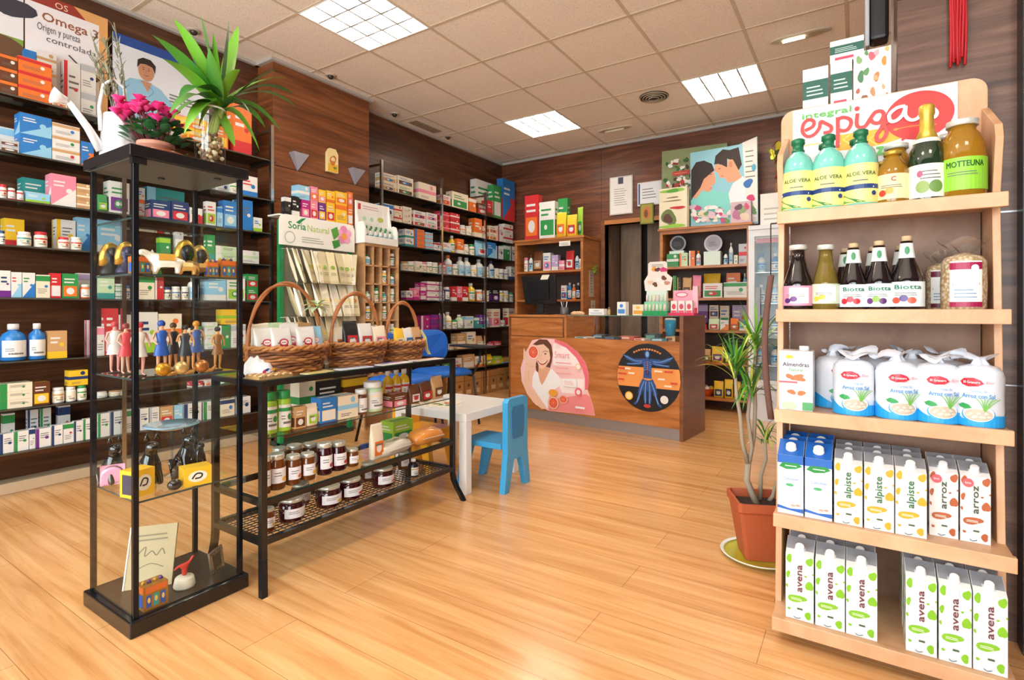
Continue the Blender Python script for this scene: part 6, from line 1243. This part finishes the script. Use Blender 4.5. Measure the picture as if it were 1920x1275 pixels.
# pigeonhole rack
RX=-3.43; a0,a1=3.04,3.44
t=thing('pigeonhole_rack','slim wooden pigeonhole rack of small jars right of sachet stand','display stand',(RX,(a0+a1)/2,0),PI/2); w=(a1-a0)/2; LW=wood('light_wood','B98A5C','CC9F70','D8B084',(3,3,12),.5,bump=.05)
for s in(-1,1): o=MB(); o.box(min(s*w,s*(w-.015)),max(s*w,s*(w-.015)),0,.17,0,1.535,LW); part(o,'side_panel',t)
o=MB(); o.box(-w+.015,w-.015,.158,.17,0,1.535,LW); part(o,'back_panel',t); o=MB(); o.box(-w,w,-.005,.175,1.5355,1.555,LW); part(o,'top',t)
PZ=[1.535-.155*k for k in range(1,8)]
for zz in PZ: o=MB(); o.box(-w+.015,w-.015,.004,.158,zz-.012,zz,LW); part(o,'shelf',t)
cw=(2*w-.03)/4
for k in range(1,4): o=MB(); o.box(-w+.015+cw*k-.005,-w+.015+cw*k+.005,.004,.158,.45,1.535,LW); part(o,'divider',t)
rr=random.Random(9); cnt=0
fill=[(0,0,'W'),(1,2,'Y'),(1,3,'W'),(2,0,'H'),(2,1,'W'),(2,2,'T'),(2,3,'C'),(3,0,'Y'),(3,2,'A'),(4,0,'W'),(4,1,'P'),(4,3,'H'),(5,1,'L'),(5,2,'W'),(0,3,'D')]
for (r,c,cc) in fill:
    yy=a0+.015+cw*(c+.5); zz=PZ[r]+.0006; hh=.085+.03*((r+c)%2); body,lid,ln=(pot_mesh if (r+c)%2 else bottle_mesh)(.055,hh,cc,'G',r+c); o=link('small_jar',None,None,(RX-.035,yy,zz),PI/2); part(body,'body',o); part(lid,ln,o)
    goods(o,PAL[cc][0]+' little jar','in the %s tier of pigeonhole rack'%['top','second','third','fourth','fifth','sixth'][r],'jar','jars in the pigeonhole rack')
# white counter dispenser on the rack
t=thing('tablet_dispenser','white cardboard dispenser full of little tubes on pigeonhole rack','dispenser',(RX-.0,(a0+a1)/2-.03,1.556),PI/2); DW=M('EFEFEA',.45)
o=MB(); o.prism([(-.03,0),(-.03,.12),(-.01,.17),(.02,.18),(.05,.17),(.08,.36),(.09,.36),(.09,0)],'x',-.19,-.175,DW); o.prism([(-.03,0),(-.03,.12),(-.01,.17),(.02,.18),(.05,.17),(.08,.36),(.09,.36),(.09,0)],'x',.175,.19,DW); o.box(-.175,.175,.08,.09,0,.36,DW); o.box(-.175,.175,-.03,.08,0,.01,DW); o.box(-.175,.175,-.03,-.02,.01,.06,DW)
P=Print(o,(-.175,.08,.0),(1,0,0),(0,0,1)); P.rect(.01,.29,.04,.34,M('C83A40')); P.lines(.06,.25,.30,.34,2,M('D8A0A0')); P.ell(.08,.22,.02,.018,M('A8D8B8')); P.ell(.16,.22,.02,.018,M('A8D8B8')); P.ell(.26,.23,.035,.02,M('B8C85A'))
part(o,'cardboard_body',t)
for r in range(2):
    for k in range(6):
        o=link('small_tube',None,None,(RX-.02+.0-.05*r,(a0+a1)/2-.17+.056*k,1.567+.0),PI/2); b,l,n=bottle_mesh(.036,.12+.03*r,'W','G',k); part(b,'body',o); part(l,n,o); goods(o,'white tube in %s row'%['front','back'][r],'inside the white dispenser','tube','tubes in the dispenser')
# ---------------------------------------------------------------- hutch and counter goods
HP=('y',HYF+.03); Gh='goods in the wooden hutch'
shelf_row('b984-1009:366:RO4 /b986-1002:392:AR3 b1011-1040:378:WG4 /b1046-1064:372:GL2 g1042-1060:398:YO g1062-1080:402:YR /g1082-1092:388:LG',HZ+.0,'on top of the wooden hutch','goods on top of the hutch',3,('y',HYF+.0),0,back=.12,dmax=.1)
shelf_row('p981-988:483:WP t990-997:478:WD g999-1016:470:DA b1018-1032:474:WP4 b1034-1046:478:IW1 b1048-1058:488:PW5 g1060-1075:470:RW t1077-1084:474:WK p1085-1089:485:WS',HUTZ[0],'on upper shelf of the hutch',Gh,1.76,HP,0,back=.12)
shelf_row('p983-992:545:YL b1052-1062:535:WB4 t1063-1070:530:BW t1071-1078:533:OW t1079-1086:530:KB',HUTZ[1],'on middle shelf of the hutch',Gh,1.42,HP,0,back=.12)
o=MB(); o.box(-.07,.07,-.004,0,0,.055,M('EFE9DA',.5)); P=Print(o,(-.07,-.004,0),(1,0,0),(0,0,1)); P.lines(.015,.125,.012,.042,2,M('8A8A90')); p=U(1059,461,'y',HYF-.016); solo(o,'paper_note','small cream paper note stuck to the top rail of hutch','note',(p[0],HYF-.0155,p[2]))
# black monitor on the counter, seen from behind
def cnt(u,v,y): q=CL(u,v,y); return q
def onc(name,label,cat,u,y,z=CZ,rz=0,grp=None):
    lx,_=CL(u,CY,y); c,s=math.cos(CR),math.sin(CR); return thing(name,label,cat,(CO[0]+lx*c-y*s,CO[1]+lx*s+y*c,z+.0006),CR+rz,grp)
t=onc('monitor','black computer monitor seen from the back on the counter','monitor',1014,.30,rz=.12); q=Matrix.Rotation(math.radians(10),4,'X')
BK=M('131314',.35)
o=MB(); o.hexa([(-.17,-.01,.10),(.17,-.01,.10),(.17,.02,.10),(-.17,.02,.10),(-.185,-.06,.375),(.185,-.06,.375),(.185,-.03,.375),(-.185,-.03,.375)],BK); part(o,'screen_housing',t,bevel=.004)
o=MB(); o.hexa([(-.10,-.035,.14),(.10,-.035,.14),(.10,-.013,.14),(-.10,-.013,.14),(-.12,-.075,.33),(.12,-.075,.33),(.12,-.052,.33),(-.12,-.052,.33)],BK); part(o,'back_bulge',t,bevel=.004)
o=MB(); o.box(-.03,.03,-.005,.02,.01,.16,BK); part(o,'neck',t); o=MB(); o.box(-.11,.11,-.08,.09,0,.012,BK); part(o,'foot',t,bevel=.004)
o=MB(); o.hexa([(.03,-.068,.335),(.11,-.068,.335),(.11,-.066,.335),(.03,-.066,.335),(.05,-.066,.38),(.13,-.066,.38),(.13,-.064,.38),(.05,-.064,.38)],M('F0ECD8',.5)); part(o,'sticky_note',t,'cream sticky note')
def cbox(u0,u1,vt,y,c,cols,de,d=.06,z=CZ,cat='box'):
    a,_=CL(u0,CY,y); b,zt=CL(u1,vt,y); t=onc('counter_box',de,cat,(u0+u1)/2,y,z,0,'small goods on the counter'); w=b-a; h=zt-z; o=MB(); o.box(-w/2,w/2,0,d,0,h,M(c,.4)); P=Print(o,(-w/2,0,0),(1,0,0),(0,0,1)); P.rect(w*.1,h*.12,w*.9,h*.45,M(cols[0])); P.ell(w*.5,h*.7,w*.2,h*.14,M(cols[1]),14); part(o,'box_body',t); return t
cbox(1104,1132,579,.06,'EFEDE8',['C8D0D8','B8C0CC'],'low white box left of the small vial on counter')
cbox(1157,1173,566,.08,'F2F2F0',['4A90D8','4A90D8'],'upright white box with blue drop on the counter')
cbox(1186,1206,571,.08,'F0E4C8',['E8A83A','E8C040'],'yellow and white tub shaped box on the counter')
t=onc('vial','tiny amber vial between the white boxes on counter','bottle',1142,.07); o=MB(); o.lathe([(.012,0),(.013,.003),(.013,.04),(.008,.05)],M('B89A6A',.2,0,.6),14); part(o,'body',t); o=MB(); o.lathe([(.009,.05),(.009,.066)],M('8A6A4A',.4),12); part(o,'cap',t)
# lip balm display with header and pink cosmetic display
t=onc('balm_display','green based cosmetics display with flower header at right counter end','display',1232,.12); 
o=MB(); o.box(-.11,.10,-.04,.05,0,.035,M('1F9A5A',.35)); o.box(-.10,.09,-.02,.04,.035,.11,M('8FCFA8',.35)); o.box(-.09,.08,0,.03,.11,.20,M('D8E8DC',.4)); part(o,'stepped_base',t)
o=MB(); pr=[(-.115,.2),(.10,.2),(.115,.30),(.07,.335),(.07,.42),(.055,.435),(-.075,.435),(-.09,.42),(-.09,.335),(-.125,.28)]; o.prism(pr,'y',.031,.037,M('EFE6DC',.45)); P=Print(o,(0,.031,0),(1,0,0),(0,0,1))
for k,(x,y,c) in enumerate(((-.04,.375,'E8A030'),(-.01,.37,'5A2A30'),(.03,.37,'D8407A'),(.05,.365,'C83A70'),(-.07,.27,'E8C8B0'),(-.03,.25,'6A3A20'),(.03,.27,'F4F0EA'),(.07,.26,'C89078'),(-.06,.23,'F0E8E0'),(.0,.29,'F6EEE6'),(.045,.30,'7A4030'))): P.blob(x,y,.022,.018,M(c),k)
P.lines(-.06,.05,.395,.42,2,INK,.3); part(o,'header_card',t)
for r in range(2):
    for k in range(6):
        o=MB(); o.lathe([(.010,0),(.010,.05),(.008,.055)],M(['E8F0E0','CFE8B8','F0D8D0'][(k+r)%3],.35),10,cx=-.08+.031*k,cy=-.028+.0*r,z0=.0355+.0*r) if r==0 else o.lathe([(.010,0),(.010,.05),(.008,.055)],M(['E8D8D8','D8F0D8','F4E8C8'][k%3],.35),10,cx=-.08+.031*k,cy=-.008,z0=.1105); part(o,'balm_tube',t)
t=onc('pink_display','pink and red cosmetics display on the right counter end','display',1281,.14); o=MB(); o.box(-.11,.10,-.05,.06,0,.02,M('D8285A',.4)); o.box(-.10,.095,.0,.05,.02,.06,M('E8486A',.4)); o.box(.06,.10,.04,.058,.02,.23,M('F4C4D0',.45)); o.box(-.10,.06,.05,.058,.02,.20,M('F2A8BC',.45)); P=Print(o,(-.10,.05,.02),(1,0,0),(0,0,1)); P.ell(.07,.145,.05,.022,M('E0607A')); P.ell(.07,.145,.04,.014,M('F8DCE0')); part(o,'stand',t)
for k in range(3): o=MB(); o.box(-.085+.06*k,-.035+.06*k,-.04,-.01,.0205,.115,M('F6E8E4',.4)); P=Print(o,(-.085+.06*k,-.04,.02),(1,0,0),(0,0,1)); P.ell(.025,.05,.016,.022,M('D8485A')); P.rect(.004,.0,.046,.02,M('E05A70')); part(o,'carton',t)
# bits beside the monitor
t=onc('pen_holder','small heap of leaflets and pens beside the monitor','pen holder',1058,.14); o=MB(); o.lathe([(.035,0),(.038,.004),(.036,.07)],M('6A6A6E',.4,.5),18); part(o,'cup',t)
for k in range(5): o=MB(); o.tube([(.01*math.cos(k),.01*math.sin(k),.02),(.03*math.cos(k*1.3),.03*math.sin(k*1.3),.12)],.004,M(['E8E4E0','C83A30','2A5AA8','E8C890','3A3A3A'][k],.4),6); part(o,'pen',t)
t=onc('bread_roll','crumpled beige cloth lying on the counter beside monitor','cloth',1082,.16); o=MB(); rr=random.Random(3)
rings=[[(.07*q*math.cos(a)*(1+.15*math.sin(3*a)),.04*q*math.sin(a)*(1+.12*math.sin(4*a)),zz+.004*math.sin(5*a)*(zz>0)) for a in [2*PI*i/24 for i in range(24)]] for zz,q in ((0,.9),(.012,1),(.024,.7),(.03,.3))]; o.loft(rings,M('D8B088',.7)); part(o,'cloth_fold',t); t.name='folded_cloth'
# flat packs inside the glass section
rr=random.Random(21)
for k,(u,y,w,d,h,c,c2,de) in enumerate(((1098,.10,.17,.13,.012,'D8D4C8','4A7A8A','pale leaflet pack'),(1128,.2,.16,.12,.03,'2A3444','8A9AB0','dark blue pack'),(1150,.09,.18,.10,.02,'23262E','5A6A8A','black blue pack'),(1180,.16,.18,.12,.025,'C8584A','E8B8A8','red pink pack'),(1205,.08,.12,.1,.015,'E8D8D0','C84030','white red pack'),(1226,.2,.15,.13,.05,'1E2A2A','5A8A7A','dark green pack'),(1238,.08,.16,.10,.02,'3A6A78','A8C8D0','teal pack'),(1262,.14,.10,.12,.035,'C8A478','8A5A3A','tan pack'))):
    t=onc('flat_pack',de+' lying inside the glass counter section','packet',u,y,MZ-.0015,rr.uniform(-.25,.25),'packs inside the glass counter section'); w*=.78; o=MB(); o.box(-w/2,w/2,-d/2,d/2,0,h,M(c,.4)); P=Print(o,(-w/2,-d/2,h),(1,0,0),(0,1,0)); P.rect(w*.1,d*.15,w*.6,d*.5,M(c2)); P.lines(w*.1,w*.8,d*.6,d*.85,2,M('E0DCD4')); P=Print(o,(-w/2,-d/2,0),(1,0,0),(0,0,1)); P.rect(w*.1,h*.2,w*.7,h*.8,M(c2)); part(o,'pack_body',t)
t=onc('blue_beaker','blue and white beaker at the back of glass counter','beaker',1257,.36,MZ); o=MB(); o.lathe([(.035,0),(.045,.11),(.046,.16)],M('3A9AC0',.3),20); part(o,'body',t); o=MB(); o.lathe([(.0465,.16),(.040,.175)],M('F0EEE8',.4),20); part(o,'rim',t)
# leafy sprig clipped on the hutch side
p=U(1112,505,'x',HX1+.04); t=thing('leaf_sprig','yellow green sprig hanging on the right side of hutch','plant',(HX1+.02,5.6,p[2]-.0)); o=MB(); rr=random.Random(5)
o.tube([(-.018,0,0),(.03,0,.02),(.06,-.02,0)],.003,M('8A9A3A',.5),6)
part(o,'stem',t); o=MB()
for k in range(12): a=k*.9; leaf(o,(.02,0,.0),(.02+.05*abs(math.cos(a)),.07*math.sin(a),.05*math.cos(a*1.7)),.035,M('C8CE4A' if k%2 else '8AA83A',.5),.005,n=4)
part(o,'leaves',t)
o=MB(); o.box(0,.004,-.06,.06,-.15,.15,M('C8BCA8',.5)); P=Print(o,(.004,-.06,-.15),(0,1,0),(0,0,1)); P.lines(.02,.1,.05,.27,7,INK,.2); solo(o,'price_list','narrow beige price list on the right side of hutch','notice',(HX1+.001,5.62,1.30))
o=MB(); o.box(0,.004,-.05,.06,-.16,.13,M('CFC4B0',.5)); P=Print(o,(.004,-.05,-.16),(0,1,0),(0,0,1)); P.lines(.02,.09,.04,.26,6,INK,.2); solo(o,'price_list','lower beige price list on the right side of hutch','notice',(HX1+.001,5.66,.98)) 
# ---------------------------------------------------------------- tall cabinet by the back wall
CP=('y',BYF+.03); Gc='goods in the tall cabinet'
def rounddisc(u,v0,v1,z,y,c,c2,de,box=True):
    p=U(u,CY,'y',y); w=p[0]*F2[0]+p[1]*F2[1]; top=Uz(v0,p); r=(top-Uz(v1,p))/2; t=thing('round_display',de,'display',(p[0],y,z+.0006)); o=MB(); cz=top-z-r; o.prism([(r*math.cos(a),cz+r*math.sin(a)) for a in [2*PI*i/28 for i in range(28)]],'y',0,.006,M(c,.45)); P=Print(o,(0,0,cz),(1,0,0),(0,0,1)); P.ell(0,0,r*.8,r*.8,M(c2)); P.lines(-r*.5,r*.5,-r*.3,r*.3,4,INK,.3); part(o,'round_card',t)
    o=MB(); o.box(-r*.9,r*.9,-.05,.05,0,max(.03,cz-r*.95),M('D8E8DC',.45)); part(o,'tray',t)
rounddisc(1271,442,472,BKZ[0],5.62,'A8A8B0','3A3A3C','small round grey card display on upper shelf of tall cabinet')
rounddisc(1337,440,473,BKZ[0],5.60,'D8D0D8','B8B4BE','large round lilac card display on upper shelf of tall cabinet')
shelf_row('b1250-1272:476:GW5 b1274-1289:474:HO3 b1292-1302:470:OW3 t1304-1313:470:WO t1356-1364:472:WK t1366-1374:455:WS b1376-1383:478:CW4 b1385-1402:457:SR5',BKZ[0],'on the top shelf of tall cabinet',Gc,1.78,CP,0,back=.14)
shelf_row('b1262-1268:517:GL3 b1270-1276:520:KY3 g1279-1296:520:AD g1298-1314:516:PA /g1318-1350:512:YB b1318-1354:531:WG4 /b1362-1388:510:OY4 /t1392-1400:512:UW b1357-1402:529:WG0',BKZ[1],'on second shelf of tall cabinet',Gc,1.40,CP,0,back=.14)
shelf_row('/b1310-1327:570:VI0 /b1330-1347:572:CD4x2 /b1350-1367:573:CG4 /b1373-1402:572:IR1 b1309-1324:604:RK0 g1328-1348:598:HR b1350-1366:600:WO2 g1369-1384:597:OR b1386-1402:603:TW1',BKZ[2],'on the third shelf of tall cabinet',Gc,1.09,CP,0,back=.14)
shelf_row('g1302-1316:660:CO g1318-1332:655:AD g1334-1356:650:YV g1358-1376:662:GY g1378-1400:660:OA',BKZ[3],'on the fourth shelf of tall cabinet',Gc,.77,CP,0,back=.14)
shelf_row('g1338-1356:715:YN g1358-1374:712:YK g1376-1388:716:YG g1390-1402:715:GY',BKZ[4],'on the bottom shelf of tall cabinet',Gc,.45,CP,0,back=.14)
p=U(1322,CY,'y',5.62); t=thing('orange_bowl','orange bowl of packets on bottom shelf of tall cabinet','bowl',(p[0]+.02,5.62,BKZ[4]+.001)); o=MB(); o.lathe([(.04,0),(.085,.07),(.09,.075),(.08,.07),(.03,.01),(0,.01)],M('E8642A',.35),24,cap=False); part(o,'bowl',t); o=MB()
for k in range(6): o.ball((.04*math.cos(k),.04*math.sin(k),.075),.028,M(['E8C83A','5A2A4A','F0E8D8'][k%3],.4),9,6)
ob=part(o,'packets',t); ob['kind']='stuff'
# boxes standing beside the posters
def topshelf(u0,u1,vt,y,c,arts,de,z=BZ,d=.09):
    a=U(u0,CY,'y',y)[0]; b=U(u1,CY,'y',y)[0]; w=b-a; h=Uz(vt,((a+b)/2,y))-z; o=MB(); o.box(-w/2,w/2,0,d,0,h,M(c,.45)); P=Print(o,(-w/2,0,0),(1,0,0),(0,0,1))
    for (x,yy,rx,ry,cc) in arts: P.blob(w*x,h*yy,w*rx,h*ry,M(cc),int(x*37))
    solo(o,'carton',de,'box',((a+b)/2,y,z+.0006))
topshelf(1236,1288,352,5.53,'EADFC0',[(.5,.93,.4,.05,'8CC63F'),(.5,.92,.2,.05,'5AA030'),(.35,.28,.26,.2,'6A7A40'),(.32,.25,.16,.12,'5A3428'),(.68,.5,.25,.04,'C83038'),(.5,.06,.42,.05,'8CC63F'),(.5,.76,.2,.02,'8A7A50'),(.5,.68,.3,.015,'8A7A50')],'cream and green carton at left front of the tall cabinet top')
topshelf(1370,1408,378,5.55,'C8B0B8',[(.3,.4,.2,.25,'B07090'),(.6,.6,.2,.2,'8AA070'),(.7,.3,.2,.2,'D8C8B0'),(.4,.75,.18,.15,'6A4A58'),(.8,.75,.12,.15,'C85070')],'flower patterned carton at right front of tall cabinet top')
# fridge with glass door and white box on top
t=thing('glass_door_fridge','tall white glass-door fridge right of the tall cabinet','fridge',(-.50,5.25,0)); FW=M('E6E8EA',.3)
w=.33; o=MB(); o.box(-w,-w+.03,0,.6,0,1.76,FW); o.box(w-.03,w,0,.6,0,1.76,FW); o.box(-w+.03,w-.03,.57,.6,0,1.76,FW); o.box(-w+.03,w-.03,0,.57,1.62,1.76,FW); o.box(-w+.03,w-.03,0,.57,0,.28,FW); part(o,'body',t)
o=MB(); o.box(-w,w,-.03,-.002,.30,.37,FW); o.box(-w,w,-.03,-.002,1.66,1.72,FW); o.box(-w,-w+.05,-.03,-.002,.37,1.66,FW); o.box(w-.05,w,-.03,-.002,.37,1.66,FW); d=part(o,'door',t); o=MB(); o.box(-w+.05,w-.05,-.02,-.012,.37,1.66,CLEAR); part(o,'door_glass',d)
o=MB(); o.box(-w+.06,-w+.10,-.05,-.031,.8,1.2,M('8A8A8E',.3)); part(o,'handle',t); o=MB(); o.box(-w,w,-.034,-.002,1.722,1.76,FW); part(o,'header_strip',t)
o=MB(); o.box(-w+.06,w-.06,-.012,-.004,1.60,1.64,M('D86A7C',.4)); part(o,'pink_strip',t)
for k in range(4): o=MB(); o.box(-w+.03,w-.03,.03,.55,.5+.28*k-.006,.5+.28*k,M('B8BCC0',.3,.5)); part(o,'shelf',t)
fn=0
for k in range(4):
    for j in range(5):
        c=['U','W','B','N','S'][(j+k*2)%5]; b,l,n=bottle_mesh(.07,.17,c,'B',j+k); o=link('drink_bottle',None,None,(-.50-.24+.115*j,5.36,.5+.28*k+.001),0); part(b,'body',o); part(l,n,o); goods(o,PAL[c][0]+' drink bottle','on %s shelf inside the glass fridge'%['lowest','second','third','top'][k],'bottle','bottles in the fridge')
o=MB(); o.box(-.2,.2,-.15,.15,0,.30,M('E4E2DA',.5)); P=Print(o,(-.2,-.15,0),(1,0,0),(0,0,1)); P.lines(.03,.2,.06,.2,3,M('B8B4AC'),.3); solo(o,'storage_box','plain off-white storage box on top of the fridge','box',(-.55,5.5,1.761))
t=thing('flower_vase','yellow flower bunch on the box above the fridge','plant',(-.60,5.43,2.062)); o=MB(); o.lathe([(.03,0),(.04,.05),(.03,.10)],M('8A5A30',.5),16); part(o,'vase',t); o=MB(); rr=random.Random(3)
for k in range(30): a=rr.uniform(0,6.28); q=rr.uniform(.02,.14); c=Vector((q*math.cos(a),q*math.sin(a)*.6,.12+rr.uniform(0,.35))); leaf(o,c,c+Vector((rr.uniform(-.06,.06),rr.uniform(-.05,.05),.06)),.05,M(['E8D83A','6A7A30','A83A28','4A5A2A'][k%4],.5),.01,n=4)
for k in range(8): o.tube([(0,0,.09),(rr.uniform(-.1,.1),rr.uniform(-.06,.06),.4)],.003,M('5A5A30'),5)
part(o,'flowers',t)
# brown bowed strip hanging at the side of the pale unit
t=thing('brown_banner','dark brown bowed fabric strip hanging left of the pale unit','banner',(-.250,2.05,0)); o=MB(); rings=[]
for k in range(13): q=k/12; zz=.62+q*.50; bow=.02*math.sin(PI*q); rings.append([(-bow-.012,-.01,zz),(-bow+.006,-.014,zz),(-bow+.006,.010,zz),(-bow-.012,.014,zz)])
o.loft(rings,M('6A4A40',.8)); part(o,'fabric',t); o=MB(); o.tube([(-.004,0,1.12),(-.004,0,1.3)],.002,M('3A2A24'),5); o.tube([(-.004,0,1.3),(.036,0,1.3)],.003,M('3A2A24'),5); part(o,'cord',t)
# ---------------------------------------------------------------- terracotta pot with dragon tree
PX,PY_=-.335,2.36; O=Vector((PX,PY_,0))
t=thing('saucer_plate','wide green and yellow plate under the terracotta pot','plate',(PX,PY_,0)); o=MB(); o.lathe([(.085,0),(.125,.004),(.142,.014),(.145,.018),(.12,.010),(.0,.008)],M('B8B42C',.3,0,.5),40,cap=False); o.lathe([(.085,.0005),(0,.0005)],M('B8B42C',.3),40,cap=False); part(o,'plate',t); o=MB(); o.lathe([(.136,.0125),(.1455,.017),(.148,.020),(.143,.021),(.134,.0155)],M('E4E6DC',.3),40,cap=False); part(o,'plate_rim',t,'white plate rim')
t=thing('dragon_tree','thin dragon tree in square terracotta pot left of pale shelf unit','plant',(PX,PY_,.0105),math.radians(24)); TC=M('B0552E',.55,bump=60)
def sq(a,z,b=.012): 
    r=[]
    for (sx,sy) in ((1,1),(-1,1),(-1,-1),(1,-1)):
        x,y=sx*a,sy*a; r+= [(x,y-sy*b,z),(x-sx*b,y,z)] if sx*sy>0 else [(x-sx*b,y,z),(x,y-sy*b,z)]
    return r
o=MB(); o.loft([sq(.068,0),sq(.096,.19),sq(.104,.20),sq(.104,.232),sq(.095,.232),sq(.088,.195)],TC,False,False); o.loft([sq(.068,0.0005),sq(.001,0.0005,.0001)],TC,False,False); part(o,'pot',t)
o=MB(); o.loft([sq(.0885,.20),sq(.05,.206),sq(.001,.206,.0001)],M('2E1E16',.9,bump=80),False,False); part(o,'soil',t)
c_,s_=math.cos(math.radians(24)),math.sin(math.radians(24))
def pl(u,v,y): p=U(u,v,'y',y)-Vector((PX,PY_,.0105)); return Vector((p[0]*c_+p[1]*s_,-p[0]*s_+p[1]*c_,p[2]))
BARK=M('A89A84',.7,bump=200)
o=MB(); o.tube([(0-.01,0,.20),pl(1400,900,PY_),pl(1403,868,PY_)],[.014,.012,.012],BARK,10); f0=pl(1403,872,PY_); part(o,'trunk',t)
tr=[([(1403,872),(1392,830),(1388,780),(1381,740),(1378,690)],PY_-.03),([(1403,872),(1414,820),(1416,760),(1414,700),(1418,640)],PY_+.03),([(1403,872),(1410,840),(1402,780),(1408,730)],PY_),([(1425,970),(1427,890),(1436,860),(1434,820)],PY_+.05),([(1442,970),(1449,930),(1456,900)],PY_+.06)]
tops=[]
for pts,yy in tr:
    o=MB(); P3=[pl(u,v,yy if i else (PY_ if v<900 else yy)) for i,(u,v) in enumerate(pts)]; 
    if pts[0][1]>900: P3[0][2]=.2
    o.tube(P3,[.010]+[.0075]*(len(P3)-2)+[.005],BARK,8); part(o,'branch',t); tops.append(P3[-1])
def crown(c,n,L,seed,w=.010):
    rr=random.Random(seed); o=MB()
    for k in range(n):
        a=rr.uniform(0,6.28); e=rr.uniform(-.35,1.2); d=Vector((math.cos(a)*math.cos(e),math.sin(a)*math.cos(e),math.sin(e)))*L*rr.uniform(.75,1.15)
        leaf(o,c+Vector((0,0,rr.uniform(-.05,.03))),c+d-Vector((0,0,.035 if e<.5 else 0)),w,[G1,G2_,G4,G1,G3][k%5],.03 if e<.7 else .01,n=6)
    part(o,'leaf_crown',t)
crown(tops[0],46,.17,1); crown(tops[1],48,.17,2); crown(tops[2],26,.13,3); crown(tops[3],22,.085,4); 
# ---------------------------------------------------------------- labels for the goods
def settle():
    from collections import defaultdict
    by=defaultdict(list)
    for i,(o,d,p) in enumerate(GOODS): by[(d,p)].append(o)
    bpy.context.view_layer.update()
    ON=['first','second','third','fourth','fifth','sixth','seventh','eighth','ninth','tenth','eleventh','twelfth']
    for (d,p),os_ in by.items():
        if len(os_)==1: os_[0]['label']=d+' '+p; continue
        def key(o):
            l=o.matrix_world.translation; w=l.x*F2[0]+l.y*F2[1]; return round((l.x*R2[0]+l.y*R2[1])/w*FPX,0)
        os_.sort(key=lambda o:(key(o),o.location.z))
        ks=[key(o) for o in os_]
        if len(os_)==2 and abs(ks[0]-ks[1])>6: os_[0]['label']='left '+d+' '+p; os_[1]['label']='right '+d+' '+p; continue
        if max(ks)-min(ks)<=6:
            nm=['lower','upper'] if len(os_)==2 else ['lowest']+['middle']*(len(os_)-2)+['uppermost']
            if len(os_)==4: nm=['lowest','lower middle','upper middle','uppermost']
            os_.sort(key=lambda o:o.location.z)
            for n_,o in zip(nm,os_): o['label']=n_+' '+d+' '+p
            continue
        for i,(n_,o) in enumerate(zip(ON,os_)): o['label']=('leftmost ' if i==0 else 'rightmost ' if i==len(os_)-1 else n_+' from left ')+d+' '+p
settle()
for o,d,p in GOODS:
    l=o['label']
    for a,b in ((' on the ',' on '),(' in the ',' in '),(' of the ',' of '),(', ',' '),(' standing ',' ')):
        if len(l.replace('-',' ').split())>15: l=l.replace(a,b)
    o['label']=l
    if len(l.replace('-',' ').split())>16: print('LONG',l)
S.cycles.transparent_max_bounces=40
